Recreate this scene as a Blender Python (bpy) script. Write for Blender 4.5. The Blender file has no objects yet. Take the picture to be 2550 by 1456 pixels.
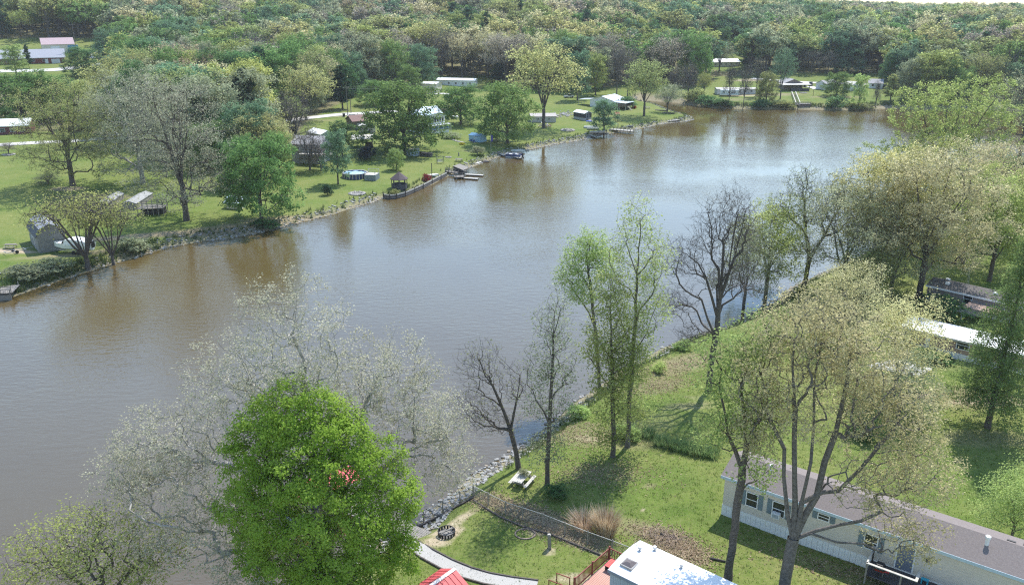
import bpy, bmesh, math, random
import numpy as np
from mathutils import Vector, Matrix

# ------------------------------------------------------------------ camera, sky, sun, exposure
SC = bpy.context.scene
COL = SC.collection
FPX, CX, CY = 2049.7, 1274.5, 728.0            # focal length and centre, in 2549 x 1456 photo units
PITCH = math.atan(815 / 2295.0)
CAMZ = 44.0
cam_d = bpy.data.cameras.new('camera')
cam_d.sensor_fit = 'HORIZONTAL'
cam_d.sensor_width = 36.0
cam_d.lens = 36.0 * FPX / 2549.0
cam_d.clip_start = 0.5
cam_d.clip_end = 20000
cam = bpy.data.objects.new('camera', cam_d)
cam.location = (0, 0, CAMZ)
cam.rotation_euler = (math.pi / 2 - PITCH, 0, 0)
COL.objects.link(cam)
SC.camera = cam

SUN_AZ = math.atan2(0.505, 0.863)              # to the right of straight ahead
SUN_EL = math.radians(56)
W = bpy.data.worlds.new('World')
SC.world = W
W.use_nodes = True
wn = W.node_tree.nodes
sky = wn.new('ShaderNodeTexSky')
sky.sky_type = 'NISHITA'
sky.sun_disc = False
sky.sun_elevation = SUN_EL
sky.sun_rotation = SUN_AZ
sky.air_density = 1.35
sky.dust_density = 0.4
sky.ozone_density = 3.2
W.node_tree.links.new(sky.outputs[0], wn['Background'].inputs[0])
wn['Background'].inputs[1].default_value = 0.15
sun_d = bpy.data.lights.new('sun', 'SUN')
sun_d.energy = 3.7
sun_d.angle = math.radians(0.55)
sun_d.color = (1.0, 0.97, 0.915)
sun = bpy.data.objects.new('sun', sun_d)
sdir = Vector((math.sin(SUN_AZ) * math.cos(SUN_EL), math.cos(SUN_AZ) * math.cos(SUN_EL), math.sin(SUN_EL)))
sun.rotation_euler = sdir.to_track_quat('Z', 'Y').to_euler()
COL.objects.link(sun)
SC.view_settings.view_transform = 'Standard'
SC.view_settings.look = 'None'
SC.view_settings.gamma = 1
SC.view_settings.exposure = 0.9
SC.cycles.max_bounces = 6
SC.cycles.diffuse_bounces = 3
SC.cycles.glossy_bounces = 3
SC.cycles.transmission_bounces = 4
SC.cycles.transparent_max_bounces = 8
SC.cycles.caustics_reflective = False
SC.cycles.caustics_refractive = False
SC.cycles.sample_clamp_indirect = 6
SC.cycles.use_denoising = False
SC.cycles.filter_width = 1.2

# ------------------------------------------------------------------ small helpers
def tag(o, label=None, cat=None, group=None, kind=None):
    if label: o['label'] = label
    if cat: o['category'] = cat
    if group: o['group'] = group
    if kind: o['kind'] = kind
    return o

def empty(name, loc=(0, 0, 0), rz=0.0, label=None, cat=None, group=None, parent=None):
    o = bpy.data.objects.new(name, None)
    o.empty_display_size = 0.2
    o.location = loc
    o.rotation_euler = (0, 0, rz)
    COL.objects.link(o)
    if parent: o.parent = parent
    return tag(o, label, cat, group)

def link(name, me, parent=None, loc=None):
    o = bpy.data.objects.new(name, me)
    COL.objects.link(o)
    if parent: o.parent = parent
    if loc is not None: o.location = loc
    return o

def mesh_np(name, V, Q=None, T=None, mats=(), mQ=None, mT=None, sQ=False, lv=None):
    V = np.asarray(V, np.float32).reshape(-1, 3)
    Q = np.zeros((0, 4), np.int32) if Q is None else np.asarray(Q, np.int32).reshape(-1, 4)
    T = np.zeros((0, 3), np.int32) if T is None else np.asarray(T, np.int32).reshape(-1, 3)
    me = bpy.data.meshes.new(name)
    nq, nt = len(Q), len(T)
    me.vertices.add(len(V)); me.vertices.foreach_set('co', V.ravel())
    me.loops.add(4 * nq + 3 * nt)
    me.loops.foreach_set('vertex_index', np.concatenate([Q.ravel(), T.ravel()]))
    me.polygons.add(nq + nt)
    me.polygons.foreach_set('loop_start', np.concatenate([np.arange(nq) * 4, 4 * nq + np.arange(nt) * 3]).astype(np.int32))
    if mQ is not None or mT is not None:
        a = np.zeros(nq, np.int32) if mQ is None else np.broadcast_to(np.asarray(mQ, np.int32), (nq,))
        b = np.zeros(nt, np.int32) if mT is None else np.broadcast_to(np.asarray(mT, np.int32), (nt,))
        me.polygons.foreach_set('material_index', np.concatenate([a, b]).astype(np.int32))
    sm = np.zeros(nq + nt, bool)
    sm[:nq] = sQ
    me.polygons.foreach_set('use_smooth', sm)
    for m in mats: me.materials.append(m)
    if lv is not None:
        at = me.attributes.new('lv', 'FLOAT', 'POINT')
        at.data.foreach_set('value', np.asarray(lv, np.float32))
    me.update(calc_edges=True)
    return me

# ------------------------------------------------------------------ materials
def nodes_of(name):
    m = bpy.data.materials.new(name)
    m.use_nodes = True
    nt = m.node_tree
    return m, nt.nodes, nt.links, nt.nodes['Principled BSDF']

_MATS = {}
def mat(name, col, rough=0.7, var=0.12, scale=3.0, bump=0.0, metal=0.0, dirt=None, dirt_amt=0.0, spec=0.35, stretch=None, stripes=None):
    """plain painted / wood / stone surface: base colour, noise variation, optional dirt stains, optional ribs"""
    if name in _MATS: return _MATS[name]
    m, N, L, b = nodes_of(name)
    b.inputs['Roughness'].default_value = rough
    b.inputs['Metallic'].default_value = metal
    b.inputs['Specular IOR Level'].default_value = spec
    tc = N.new('ShaderNodeTexCoord')
    mp = N.new('ShaderNodeMapping'); L.new(tc.outputs['Object'], mp.inputs['Vector'])
    if stretch: mp.inputs['Scale'].default_value = stretch
    ns = N.new('ShaderNodeTexNoise'); ns.inputs['Scale'].default_value = scale; ns.inputs['Detail'].default_value = 5
    L.new(mp.outputs[0], ns.inputs['Vector'])
    mx = N.new('ShaderNodeMix'); mx.data_type = 'RGBA'
    c = Vector(col)
    mx.inputs['A'].default_value = (*(c * (1 - var)), 1)
    mx.inputs['B'].default_value = (*[min(1, v) for v in c * (1 + var)], 1)
    rp = N.new('ShaderNodeMapRange'); rp.inputs['From Min'].default_value = 0.3; rp.inputs['From Max'].default_value = 0.7
    L.new(ns.outputs['Fac'], rp.inputs['Value']); L.new(rp.outputs[0], mx.inputs['Factor'])
    out = mx.outputs['Result']
    if dirt:
        n2 = N.new('ShaderNodeTexNoise'); n2.inputs['Scale'].default_value = scale * 0.35; n2.inputs['Detail'].default_value = 8
        n2.inputs['Roughness'].default_value = 0.7
        L.new(tc.outputs['Object'], n2.inputs['Vector'])
        r2 = N.new('ShaderNodeMapRange'); r2.inputs['From Min'].default_value = 0.52; r2.inputs['From Max'].default_value = 0.68
        r2.inputs['To Max'].default_value = dirt_amt
        L.new(n2.outputs['Fac'], r2.inputs['Value'])
        m2 = N.new('ShaderNodeMix'); m2.data_type = 'RGBA'
        L.new(r2.outputs[0], m2.inputs['Factor']); L.new(out, m2.inputs['A']); m2.inputs['B'].default_value = (*dirt, 1)
        out = m2.outputs['Result']
    L.new(out, b.inputs['Base Color'])
    if stripes:                                    # (axis scale, depth): fine shingle courses / siding laps as relief
        wv = N.new('ShaderNodeTexWave'); wv.wave_type = 'BANDS'; wv.bands_direction = stripes[2]; wv.wave_profile = 'SAW'
        wv.inputs['Scale'].default_value = stripes[0]; wv.inputs['Distortion'].default_value = 0.0
        L.new(tc.outputs['Object'], wv.inputs['Vector'])
        bp = N.new('ShaderNodeBump'); bp.inputs['Strength'].default_value = 1.0; bp.inputs['Distance'].default_value = stripes[1]
        L.new(wv.outputs['Fac'], bp.inputs['Height']); L.new(bp.outputs[0], b.inputs['Normal'])
    elif bump:
        bp = N.new('ShaderNodeBump'); bp.inputs['Strength'].default_value = 0.6; bp.inputs['Distance'].default_value = bump
        L.new(ns.outputs['Fac'], bp.inputs['Height']); L.new(bp.outputs[0], b.inputs['Normal'])
    _MATS[name] = m
    return m

def leaf_mat(name, c1, c2, trans=0.58, jit=0.16):
    """two leaf colours mixed leaf by leaf, with light passing through"""
    if name in _MATS: return _MATS[name]
    m, N, L, b = nodes_of(name)
    at = N.new('ShaderNodeAttribute'); at.attribute_name = 'lv'
    oi = N.new('ShaderNodeObjectInfo')
    mx = N.new('ShaderNodeMix'); mx.data_type = 'RGBA'
    mx.inputs['A'].default_value = (*c1, 1); mx.inputs['B'].default_value = (*c2, 1)
    L.new(at.outputs['Fac'], mx.inputs['Factor'])
    hs = N.new('ShaderNodeHueSaturation')
    mr = N.new('ShaderNodeMapRange'); mr.inputs['To Min'].default_value = 1 - jit; mr.inputs['To Max'].default_value = 1 + jit
    L.new(oi.outputs['Random'], mr.inputs['Value']); L.new(mr.outputs[0], hs.inputs['Value'])
    mr2 = N.new('ShaderNodeMapRange'); mr2.inputs['To Min'].default_value = 0.485; mr2.inputs['To Max'].default_value = 0.515
    ml = N.new('ShaderNodeMath'); ml.operation = 'FRACT'
    m7 = N.new('ShaderNodeMath'); m7.operation = 'MULTIPLY'; m7.inputs[1].default_value = 7.31
    L.new(oi.outputs['Random'], m7.inputs[0]); L.new(m7.outputs[0], ml.inputs[0]); L.new(ml.outputs[0], mr2.inputs['Value'])
    L.new(mr2.outputs[0], hs.inputs['Hue'])
    L.new(mx.outputs['Result'], hs.inputs['Color'])
    N.remove(b)
    df = N.new('ShaderNodeBsdfDiffuse'); tr = N.new('ShaderNodeBsdfTranslucent'); ms = N.new('ShaderNodeMixShader')
    L.new(hs.outputs[0], df.inputs['Color']); L.new(hs.outputs[0], tr.inputs['Color'])
    ms.inputs[0].default_value = trans
    L.new(df.outputs[0], ms.inputs[1]); L.new(tr.outputs[0], ms.inputs[2])
    L.new(ms.outputs[0], N['Material Output'].inputs['Surface'])
    _MATS[name] = m
    return m

LEAF = {
    'bright': ((.22, .41, .045), (.45, .64, .13)),
    'green': ((0.115, 0.215, 0.06), (0.265, 0.385, 0.135)),
    'dkgreen': ((0.068, 0.148, 0.058), (0.17, 0.285, 0.11)),
    'bluegrn': ((0.11, 0.205, 0.115), (0.235, 0.36, 0.205)),
    'ltgreen': ((0.26, 0.37, 0.1), (0.52, 0.62, 0.25)),
    'yelgrn': ((0.27, 0.33, 0.09), (0.52, 0.56, 0.21)),
    'yellow': ((0.36, 0.365, 0.135), (0.63, 0.6, 0.29)),
    'tan': ((0.4, 0.37, 0.195), (0.72, 0.66, 0.41)),
    'rust': ((0.28, 0.225, 0.135), (0.46, 0.38, 0.25)),
    'cream': ((0.31, 0.305, 0.215), (0.56, 0.55, 0.42)),
    'olive': ((0.23, 0.27, 0.1), (0.43, 0.46, 0.19)),
    'sage': ((0.22, 0.255, 0.14), (0.48, 0.51, 0.325)),
    'greybud': ((0.25, 0.23, 0.175), (0.42, 0.385, 0.295)),
    'conifer': ((0.027, 0.068, 0.038), (0.068, 0.128, 0.068)),
    'hemlock': ((0.1, 0.155, 0.05), (0.27, 0.345, 0.13)),
    'beige': ((0.45, 0.425, 0.195), (0.78, 0.72, 0.42)),
    'ash': ((0.3, 0.32, 0.215), (0.53, 0.555, 0.41)),
    'gold': ((0.462, 0.440, 0.022), (0.605, 0.572, 0.055)),
    'blossom': ((0.462, 0.462, 0.396), (0.682, 0.682, 0.605)),
    'burgundy': ((0.198, 0.022, 0.022), (0.374, 0.055, 0.055)),
    'navy': ((0.030, 0.042, 0.054), (0.072, 0.096, 0.120)),
    'purple': ((0.144, 0.064, 0.064), (0.288, 0.144, 0.128)),
}
def LM(k): return leaf_mat('leaf_' + k, *LEAF[k])
BARK = {
    'dark': mat('bark_dark', (0.095, 0.082, 0.072), 0.9, 0.4, 6, bump=0.03),
    'grey': mat('bark_grey', (0.125, 0.112, 0.10), 0.9, 0.35, 5, bump=0.03),
    'pale': mat('bark_pale', (0.30, 0.28, 0.25), 0.85, 0.45, 2.5, bump=0.02),
}
# ------------------------------------------------------------------ photo point -> place
_c, _s = math.cos(PITCH), math.sin(PITCH)
def ray(x, y):
    u, v = (x - CX) / FPX, -(y - CY) / FPX
    return np.array([u, _c + v * _s, -_s + v * _c])
def plane_pt(x, y, z=0.0):
    d = ray(x, y); t = (CAMZ - z) / -d[2]
    return np.array([d[0] * t, d[1] * t, z])
def depth_of(p):
    return p[1] * _c - (p[2] - CAMZ) * _s
def project(P):
    P = np.asarray(P, float)
    d = P[..., 1] * _c - (P[..., 2] - CAMZ) * _s
    u = P[..., 0] / d; v = (P[..., 1] * _s + (P[..., 2] - CAMZ) * _c) / d
    return CX + u * FPX, CY - v * FPX

# ------------------------------------------------------------------ shoreline (photo points on the water level)
FAR_SHORE = [(-420, 905), (-200, 822), (-60, 770), (0, 748), (45, 736), (100, 714), (180, 690), (230, 674), (300, 653), (350, 637), (430, 615), (520, 598),
    (600, 588), (640, 580), (700, 565), (760, 550), (830, 532), (900, 511), (955, 494), (985, 493), (1012, 487), (1055, 470), (1110, 441), (1150, 425),
    (1200, 406), (1230, 393), (1300, 377), (1380, 361), (1440, 350), (1480, 340), (1530, 331), (1580, 322), (1640, 312), (1700, 303), (1728, 297),
    (1715, 290), (1690, 283), (1658, 276), (1636, 266), (1612, 262), (1585, 257), (1583, 248), (1592, 245), (1640, 249), (1690, 253), (1705, 257), (1740, 262),
    (1792, 269), (1893, 271), (1984, 271), (2074, 273), (2126, 273), (2190, 269), (2260, 269), (2400, 272), (2700, 280), (3100, 285)]
NEAR_SHORE = [(3100, 345), (2800, 372), (2560, 420), (2420, 480), (2300, 545), (2190, 610), (2080, 668), (1990, 705), (1930, 745), (1850, 790), (1780, 818), (1700, 848),
    (1610, 895), (1520, 945), (1440, 1000), (1345, 1068), (1270, 1125), (1220, 1160), (1164, 1200), (1115, 1240), (1070, 1280), (1018, 1316), (960, 1352),
    (860, 1408), (720, 1472), (560, 1535), (300, 1640), (-100, 1790), (-500, 1900)]
def smooth_poly(pts, step):
    P = np.array([plane_pt(*p)[:2] for p in pts])
    out = []
    for i in range(len(P) - 1):
        p0, p1, p2, p3 = P[max(i - 1, 0)], P[i], P[i + 1], P[min(i + 2, len(P) - 1)]
        n = max(1, int(np.linalg.norm(p2 - p1) / step))
        for t in np.arange(n) / n:
            a = 0.5 * ((2 * p1) + (-p0 + p2) * t + (2 * p0 - 5 * p1 + 4 * p2 - p3) * t * t + (-p0 + 3 * p1 - 3 * p2 + p3) * t ** 3)
            out.append(a)
    out.append(P[-1])
    return np.array(out)
_rs = np.random.RandomState(5)
farS = smooth_poly(FAR_SHORE, 7.0); nearS = smooth_poly(NEAR_SHORE, 4.0)
farS[1:-1] += _rs.normal(0, 0.35, farS[1:-1].shape); nearS[1:-1] += _rs.normal(0, 0.28, nearS[1:-1].shape)
SHORE = np.vstack([farS, nearS])                    # closed ring of the lake
RING_A = SHORE; RING_B = np.roll(SHORE, -1, axis=0)
IS_NEAR = np.arange(len(SHORE)) >= len(farS)

def shore_dist(x, y):
    """signed distance to the water's edge (+ on land) and whether the nearest edge is the near bank"""
    x = np.atleast_1d(np.asarray(x, float)); y = np.atleast_1d(np.asarray(y, float))
    if x.size < 400:
        ax, ay = RING_A[:, 0][:, None], RING_A[:, 1][:, None]; bx, by = RING_B[:, 0][:, None], RING_B[:, 1][:, None]
        dx, dy = bx - ax, by - ay
        t = np.clip(((x - ax) * dx + (y - ay) * dy) / (dx * dx + dy * dy + 1e-9), 0, 1)
        d2 = (x - ax - t * dx) ** 2 + (y - ay - t * dy) ** 2
        k = d2.argmin(0)
        ins = (((ay > y) != (by > y)) & (x < dx * (y - ay) / np.where(np.abs(dy) < 1e-9, 1e-9, dy) + ax)).sum(0) % 2 == 1
        d = np.sqrt(d2.min(0))
        return np.where(ins, -d, d), IS_NEAR[k]
    best = np.full(x.shape, 1e9); near = np.zeros(x.shape, bool); inside = np.zeros(x.shape, bool)
    for k in range(len(RING_A)):
        ax, ay = RING_A[k]; bx, by = RING_B[k]
        dx, dy = bx - ax, by - ay
        L2 = dx * dx + dy * dy + 1e-9
        t = np.clip(((x - ax) * dx + (y - ay) * dy) / L2, 0, 1)
        d2 = (x - ax - t * dx) ** 2 + (y - ay - t * dy) ** 2
        w = d2 < best
        best = np.where(w, d2, best); near = np.where(w, IS_NEAR[k], near)
        if (ay > by) or (ay < by):
            c = ((ay > y) != (by > y)) & (x < dx * (y - ay) / (dy if abs(dy) > 1e-9 else 1e-9) + ax)
            inside ^= c
    d = np.sqrt(best)
    return np.where(inside, -d, d), near

def sstep(a, b, x):
    t = np.clip((x - a) / (b - a), 0, 1); return t * t * (3 - 2 * t)

def ground_h(x, y, sd=None):
    x = np.atleast_1d(np.asarray(x, float)); y = np.atleast_1d(np.asarray(y, float))
    d, near = shore_dist(x, y) if sd is None else sd
    zn = 1.9 * sstep(0, 4.6, d) + 0.006 * np.clip(d, 0, 60)
    zf = 0.95 * sstep(0, 3.2, d) + 0.028 * np.clip(d, 0, 110)
    z = np.where(near, zn, zf)
    z = np.where(d < 0, -1.4 * sstep(0, 5, -d), z)
    D = np.hypot(x, y)
    A = 32 - 19.0 * sstep(-0.06, 0.5, x / np.maximum(y, 1))     # wooded rise behind the far bank
    hill = A * sstep(330, 780, D)
    hill = hill + sstep(380, 700, D) * (2.2 * np.sin(x * 0.011 + 1.0) * np.cos(y * 0.008) + 1.4 * np.sin(x * 0.021 + y * 0.013))
    bump = 0.10 * np.sin(x * 0.31 + 1.3 * np.sin(y * 0.17)) * np.sin(y * 0.27 + 0.6) * sstep(3, 9, d)
    return z + hill + bump

def gh(x, y): return float(ground_h(x, y)[0])
def G(x, y, dz=0.0):
    """the ground point seen at photo point (x, y)"""
    if y < 215:
        d = ray(x, y); t = 150.0 * 1.0085 ** np.arange(390)
        gz = ground_h(d[0] * t, d[1] * t); k = int(np.argmax(gz >= CAMZ + d[2] * t)) or 389
        f0, f1 = CAMZ + d[2] * t[k - 1] - gz[k - 1], CAMZ + d[2] * t[k] - gz[k]
        tt = t[k - 1] + (t[k] - t[k - 1]) * f0 / (f0 - f1 + 1e-9)
        return np.array([d[0] * tt, d[1] * tt, gh(d[0] * tt, d[1] * tt)])
    h = 2.0
    p = plane_pt(x, y, h)
    for _ in range(14):
        h = 0.5 * h + 0.5 * (gh(p[0], p[1]) + dz)
        p = plane_pt(x, y, h)
    return np.array([p[0], p[1], gh(p[0], p[1])])
def height_at(base, ytop, xtop=None):
    """how tall an upright thing at base is when its top shows at photo row ytop"""
    bx, _ = project(base)
    d = ray(float(bx) if xtop is None else xtop, ytop)
    return CAMZ + d[2] * base[1] / d[1] - base[2]
def px2m(base): return depth_of(base) / FPX

# ------------------------------------------------------------------ terrain sheet
ys = np.concatenate([np.linspace(-25, 7.5, 16), 8.0 * 1.0118 ** np.arange(0, 538)])
ss = np.linspace(-1, 1, 421)
YY = np.repeat(ys[:, None], len(ss), 1)
XX = ss[None, :] * (np.maximum(ys, 0)[:, None] * 0.92 + 70)
XX = XX + 26 * sstep(30, 90, YY) * 0
SD = shore_dist(XX.ravel(), YY.ravel())
ZZ = ground_h(XX.ravel(), YY.ravel(), SD)
SDg = SD[0]
px, py = project(np.stack([XX.ravel(), YY.ravel(), ZZ], 1))

def blob(zx, zy, rx_m, ry_m, strength=1.0, soft=0.6, ang=0.0):
    c = G(zx, zy)
    dx, dy = XX.ravel() - c[0], YY.ravel() - c[1]
    u = dx * math.cos(ang) + dy * math.sin(ang); v = -dx * math.sin(ang) + dy * math.cos(ang)
    r = np.sqrt((u / rx_m) ** 2 + (v / ry_m) ** 2)
    return strength * (1 - sstep(1 - soft, 1 + soft * 0.5, r))
nearf = SD[1]
litter = np.zeros(XX.size)
for b in [(1250, 1255, 6, 1.6, .9, .6, -.6), (1330, 1285, 5, 2.2, .95, .6, -.45), (1420, 1330, 5, 1.6, .8, .6, -.5), (1500, 1180, 6, 3, .6), (1450, 1080, 5, 4, .7), (1600, 1060, 8, 3.5, .6, .6, .5),
          (1700, 905, 9, 3, .9, .6, .55), (1640, 960, 6, 2.5, .7, .6, .5), (1720, 1010, 5, 1.6, .75, .6, .2), (1640, 1330, 4.5, 1.6, .95, .6, -.5), (1690, 1370, 3.4, 1.8, .95, .6, -.6), (1560, 1310, 3, 2, .7), (1620, 1210, .7, .6, .9),
          (1560, 1105, 6, 2.0, .7), (1850, 860, 12, 4, .6, .6, .4), (2050, 780, 22, 8, .75, .6, .4), (1290, 1165, 4, 2, .35),
          (2330, 900, 10, 5, .6), (2400, 990, 9, 4, .75), (2450, 1090, 8, 3, .7), (2230, 760, 14, 5, .8), (2300, 720, 9, 4, .5), (2100, 1000, 14, 8, .45), (2000, 940, 12, 6, .5),
          (2150, 1440, 9, 2.2, .55, .6, -.5), (1980, 1420, 6, 1.6, .5, .6, -.5), (2380, 1290, 8, 3, .4), (1170, 1275, 2.5, .8, .8, .6, .7), (1060, 1345, 2, 1.2, .8)]:
    litter = np.maximum(litter, blob(*b))
litter *= nearf * .72
for b in [(170, 470, 6, 3, .9), (250, 490, 12, 3, .7), (520, 575, 40, 2.5, .9, .6, .35), (330, 630, 26, 2.2, .8, .6, .35), (730, 545, 16, 2.2, .8, .6, .4), (1180, 377, 9, 3, .5), (800, 300, 9, 5, .5),
          (840, 275, 10, 3, .6), (1660, 262, 12, 4, .4), (1900, 235, 30, 5, .7), (2080, 242, 16, 4, .7), (2160, 260, 26, 4, .7), (1780, 250, 26, 5, .6), (640, 560, 20, 2.6, .85, .6, .4), (1100, 395, 14, 1.2, .45, .6, .4), (1190, 372, 8, 1, .5)]:
    litter = np.maximum(litter, blob(*b) * ~nearf)
dirt = np.zeros(XX.size)
for b in [(1110, 1320, 2.0, 1.2, .9), (1145, 1290, 2.2, .8, .7, .6, .7), (1085, 1350, 1.6, 1.0, .8), (1390, 1330, 3.4, .7, .7, .6, -.5), (1470, 1368, 3, .6, .75, .6, -.5), (1368, 1372, .9, .6, .8), (1330, 1325, 1.0, .8, .7),
          (1440, 1440, 3, 1, .7), (1115, 1330, 1.3, .9, .9), (1655, 1345, 1.0, .5, .9), (1730, 990, 3, 1.2, .45), (2290, 985, 2.2, 1, .8), (2420, 1000, 4, 1.2, .7), (2520, 1000, 6, 2, .6), (2230, 770, 5, 2, .5), (2370, 1480, 6, 1.4, .8, .6, -.4),
          (1000, 1345, 2, 1.0, .6), (1600, 1265, .5, .4, .8), (1470, 1090, 2.4, 1.5, .6), (700, 1500, 12, 5, .5)]:
    dirt = np.maximum(dirt, blob(*b))
for b in [(20, 625, 7, 2.0, .95), (1860, 238, 16, 3, .7), (1980, 222, 6, 3, .5), (2100, 236, 10, 2.4, .8), (850, 290, 9, 3, .6), (600, 330, 10, 4, .7), (1880, 200, 16, 6, .8), (1350, 305, 5, 3, .5), (1420, 283, 10, 4, .5), (1190, 372, 5, 1.5, .5), (25, 352, 10, 4, .3), (812, 345, 5, 4, .4)]:
    dirt = np.maximum(dirt, blob(*b) * ~nearf)
# woodland floor: where the trees close up beyond the lawns
WOOD_LINE = [(-200, 335), (0, 335), (150, 330), (300, 345), (430, 395), (560, 440), (640, 430), (700, 400), (760, 310), (830, 270), (900, 235), (1000, 215), (1050, 212), (1200, 195), (1280, 225), (1420, 225), (1520, 222),
             (1600, 205), (1700, 222), (1800, 205), (1900, 190), (2050, 185), (2210, 200), (2300, 260), (2600, 260), (3200, 260)]
wl = np.interp(px, [p[0] for p in WOOD_LINE], [p[1] for p in WOOD_LINE])
wood = sstep(6, -10, py - wl) * ~nearf
wood = np.where(YY.ravel() > 900, 1.0, wood)
for (x0_, x1_, y0_, y1_) in ((-80, 262, 96, 200), (1690, 1850, 130, 176), (1780, 1905, 190, 262), (1925, 2215, 184, 268), (1030, 1215, 190, 240)):
    wood = np.where((px > x0_) & (px < x1_) & (py > y0_) & (py < y1_), 0.0, wood)
bare = sstep(2.6, 0.8, SDg) * 1.0                    # the bank itself
me = mesh_np('ground', np.stack([XX.ravel(), YY.ravel(), ZZ], 1))
nr, nc = XX.shape
idx = np.arange(nr * nc).reshape(nr, nc)
Qg = np.stack([idx[:-1, :-1], idx[:-1, 1:], idx[1:, 1:], idx[1:, :-1]], -1).reshape(-1, 4)
bpy.data.meshes.remove(me)
me = mesh_np('ground', np.stack([XX.ravel(), YY.ravel(), ZZ], 1), Qg, sQ=True)
for nm, arr in (('litter', litter), ('dirt', dirt), ('wood', wood), ('bank', bare), ('nearb', nearf.astype(float))):
    a = me.attributes.new(nm, 'FLOAT', 'POINT'); a.data.foreach_set('value', arr.astype(np.float32))
ground = link('ground', me)
tag(ground, 'grass and leaf litter ground around the lake', kind='structure')

m, N, L, b = nodes_of('ground')
b.inputs['Roughness'].default_value = 0.95; b.inputs['Specular IOR Level'].default_value = 0.12
geo = N.new('ShaderNodeNewGeometry')
def noise(scale, detail=6, rough=0.6):
    n = N.new('ShaderNodeTexNoise'); n.inputs['Scale'].default_value = scale; n.inputs['Detail'].default_value = detail; n.inputs['Roughness'].default_value = rough
    L.new(geo.outputs['Position'], n.inputs['Vector']); return n.outputs['Fac']
def rng(v, a, b2, lo=0.0, hi=1.0):
    r = N.new('ShaderNodeMapRange'); r.inputs['From Min'].default_value = a; r.inputs['From Max'].default_value = b2
    r.inputs['To Min'].default_value = lo; r.inputs['To Max'].default_value = hi; L.new(v, r.inputs['Value']); return r.outputs[0]
def mixc(f, a, b2):
    x = N.new('ShaderNodeMix'); x.data_type = 'RGBA'
    if isinstance(f, float): x.inputs['Factor'].default_value = f
    else: L.new(f, x.inputs['Factor'])
    for k, v in (('A', a), ('B', b2)):
        if isinstance(v, tuple): x.inputs[k].default_value = (*v, 1)
        else: L.new(v, x.inputs[k])
    return x.outputs['Result']
def mth(op, a, b2):
    x = N.new('ShaderNodeMath'); x.operation = op; x.use_clamp = True
    for i, v in enumerate((a, b2)):
        if isinstance(v, (int, float)): x.inputs[i].default_value = v
        else: L.new(v, x.inputs[i])
    return x.outputs[0]
def attr(nm):
    a = N.new('ShaderNodeAttribute'); a.attribute_name = nm; return a.outputs['Fac']
g1 = mixc(rng(noise(0.45, 7, .65), .34, .66), (0.068, 0.12, 0.017), (0.125, 0.18, 0.034))
g2 = mixc(rng(noise(0.06, 4), .38, .62), g1, mixc(rng(noise(1.7, 6, .7), .35, .65), (0.10, 0.145, 0.026), (0.20, 0.21, 0.065)))
g3 = mixc(rng(noise(7.0, 6, .8), .48, .72, 0, .7), g2, (0.24, 0.215, 0.11))                      # dry stems in the lawn
g3 = mixc(rng(noise(0.16, 8, .75), .50, .72, 0, .5), g3, (0.22, 0.215, 0.075))
g3 = mixc(rng(noise(4.5, 5, .7), .52, .7, 0, .45), g3, (0.05, 0.085, 0.014))
lit_n = noise(5.5, 8, .8)
lit_c = mixc(rng(lit_n, .35, .66), (0.15, 0.118, 0.072), (0.34, 0.28, 0.17))
lit_c = mixc(rng(noise(14, 4, .7), .52, .68, 0, .8), lit_c, (0.50, 0.40, 0.30))
edge = noise(0.9, 6, .7); edge2 = noise(1.6, 9, .85)
def masked(at, w=0.6):
    s = N.new('ShaderNodeMath'); s.operation = 'MULTIPLY_ADD'
    L.new(edge2 if at in ('litter', 'dirt') else edge, s.inputs[0]); s.inputs[1].default_value = w; L.new(attr(at), s.inputs[2])
    m0 = rng(s.outputs[0], 0.62, 1.15)
    return mth('MULTIPLY', m0, rng(attr(at), 0.02, 0.2))
c = mixc(masked('litter'), g3, lit_c)
c = mixc(masked('dirt', .5), c, mixc(rng(noise(3.5, 7, .7), .35, .65), (0.33, 0.25, 0.17), (0.56, 0.46, 0.34)))
wood_c = mixc(rng(noise(0.5, 6, .7), .35, .65), (0.11, 0.12, 0.045), (0.21, 0.175, 0.105))
c = mixc(masked('wood', .35), c, wood_c)
c = mixc(mth('MULTIPLY', attr('bank'), 0.85), c, mixc(rng(noise(2.2, 7, .75), .35, .66), (0.13, 0.11, 0.07), (0.36, 0.30, 0.21)))
L.new(c, b.inputs['Base Color'])
bp = N.new('ShaderNodeBump'); bp.inputs['Strength'].default_value = 0.7; bp.inputs['Distance'].default_value = 0.14
L.new(noise(3.2, 8, .75), bp.inputs['Height']); L.new(bp.outputs[0], b.inputs['Normal'])
me.materials.append(m)

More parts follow.
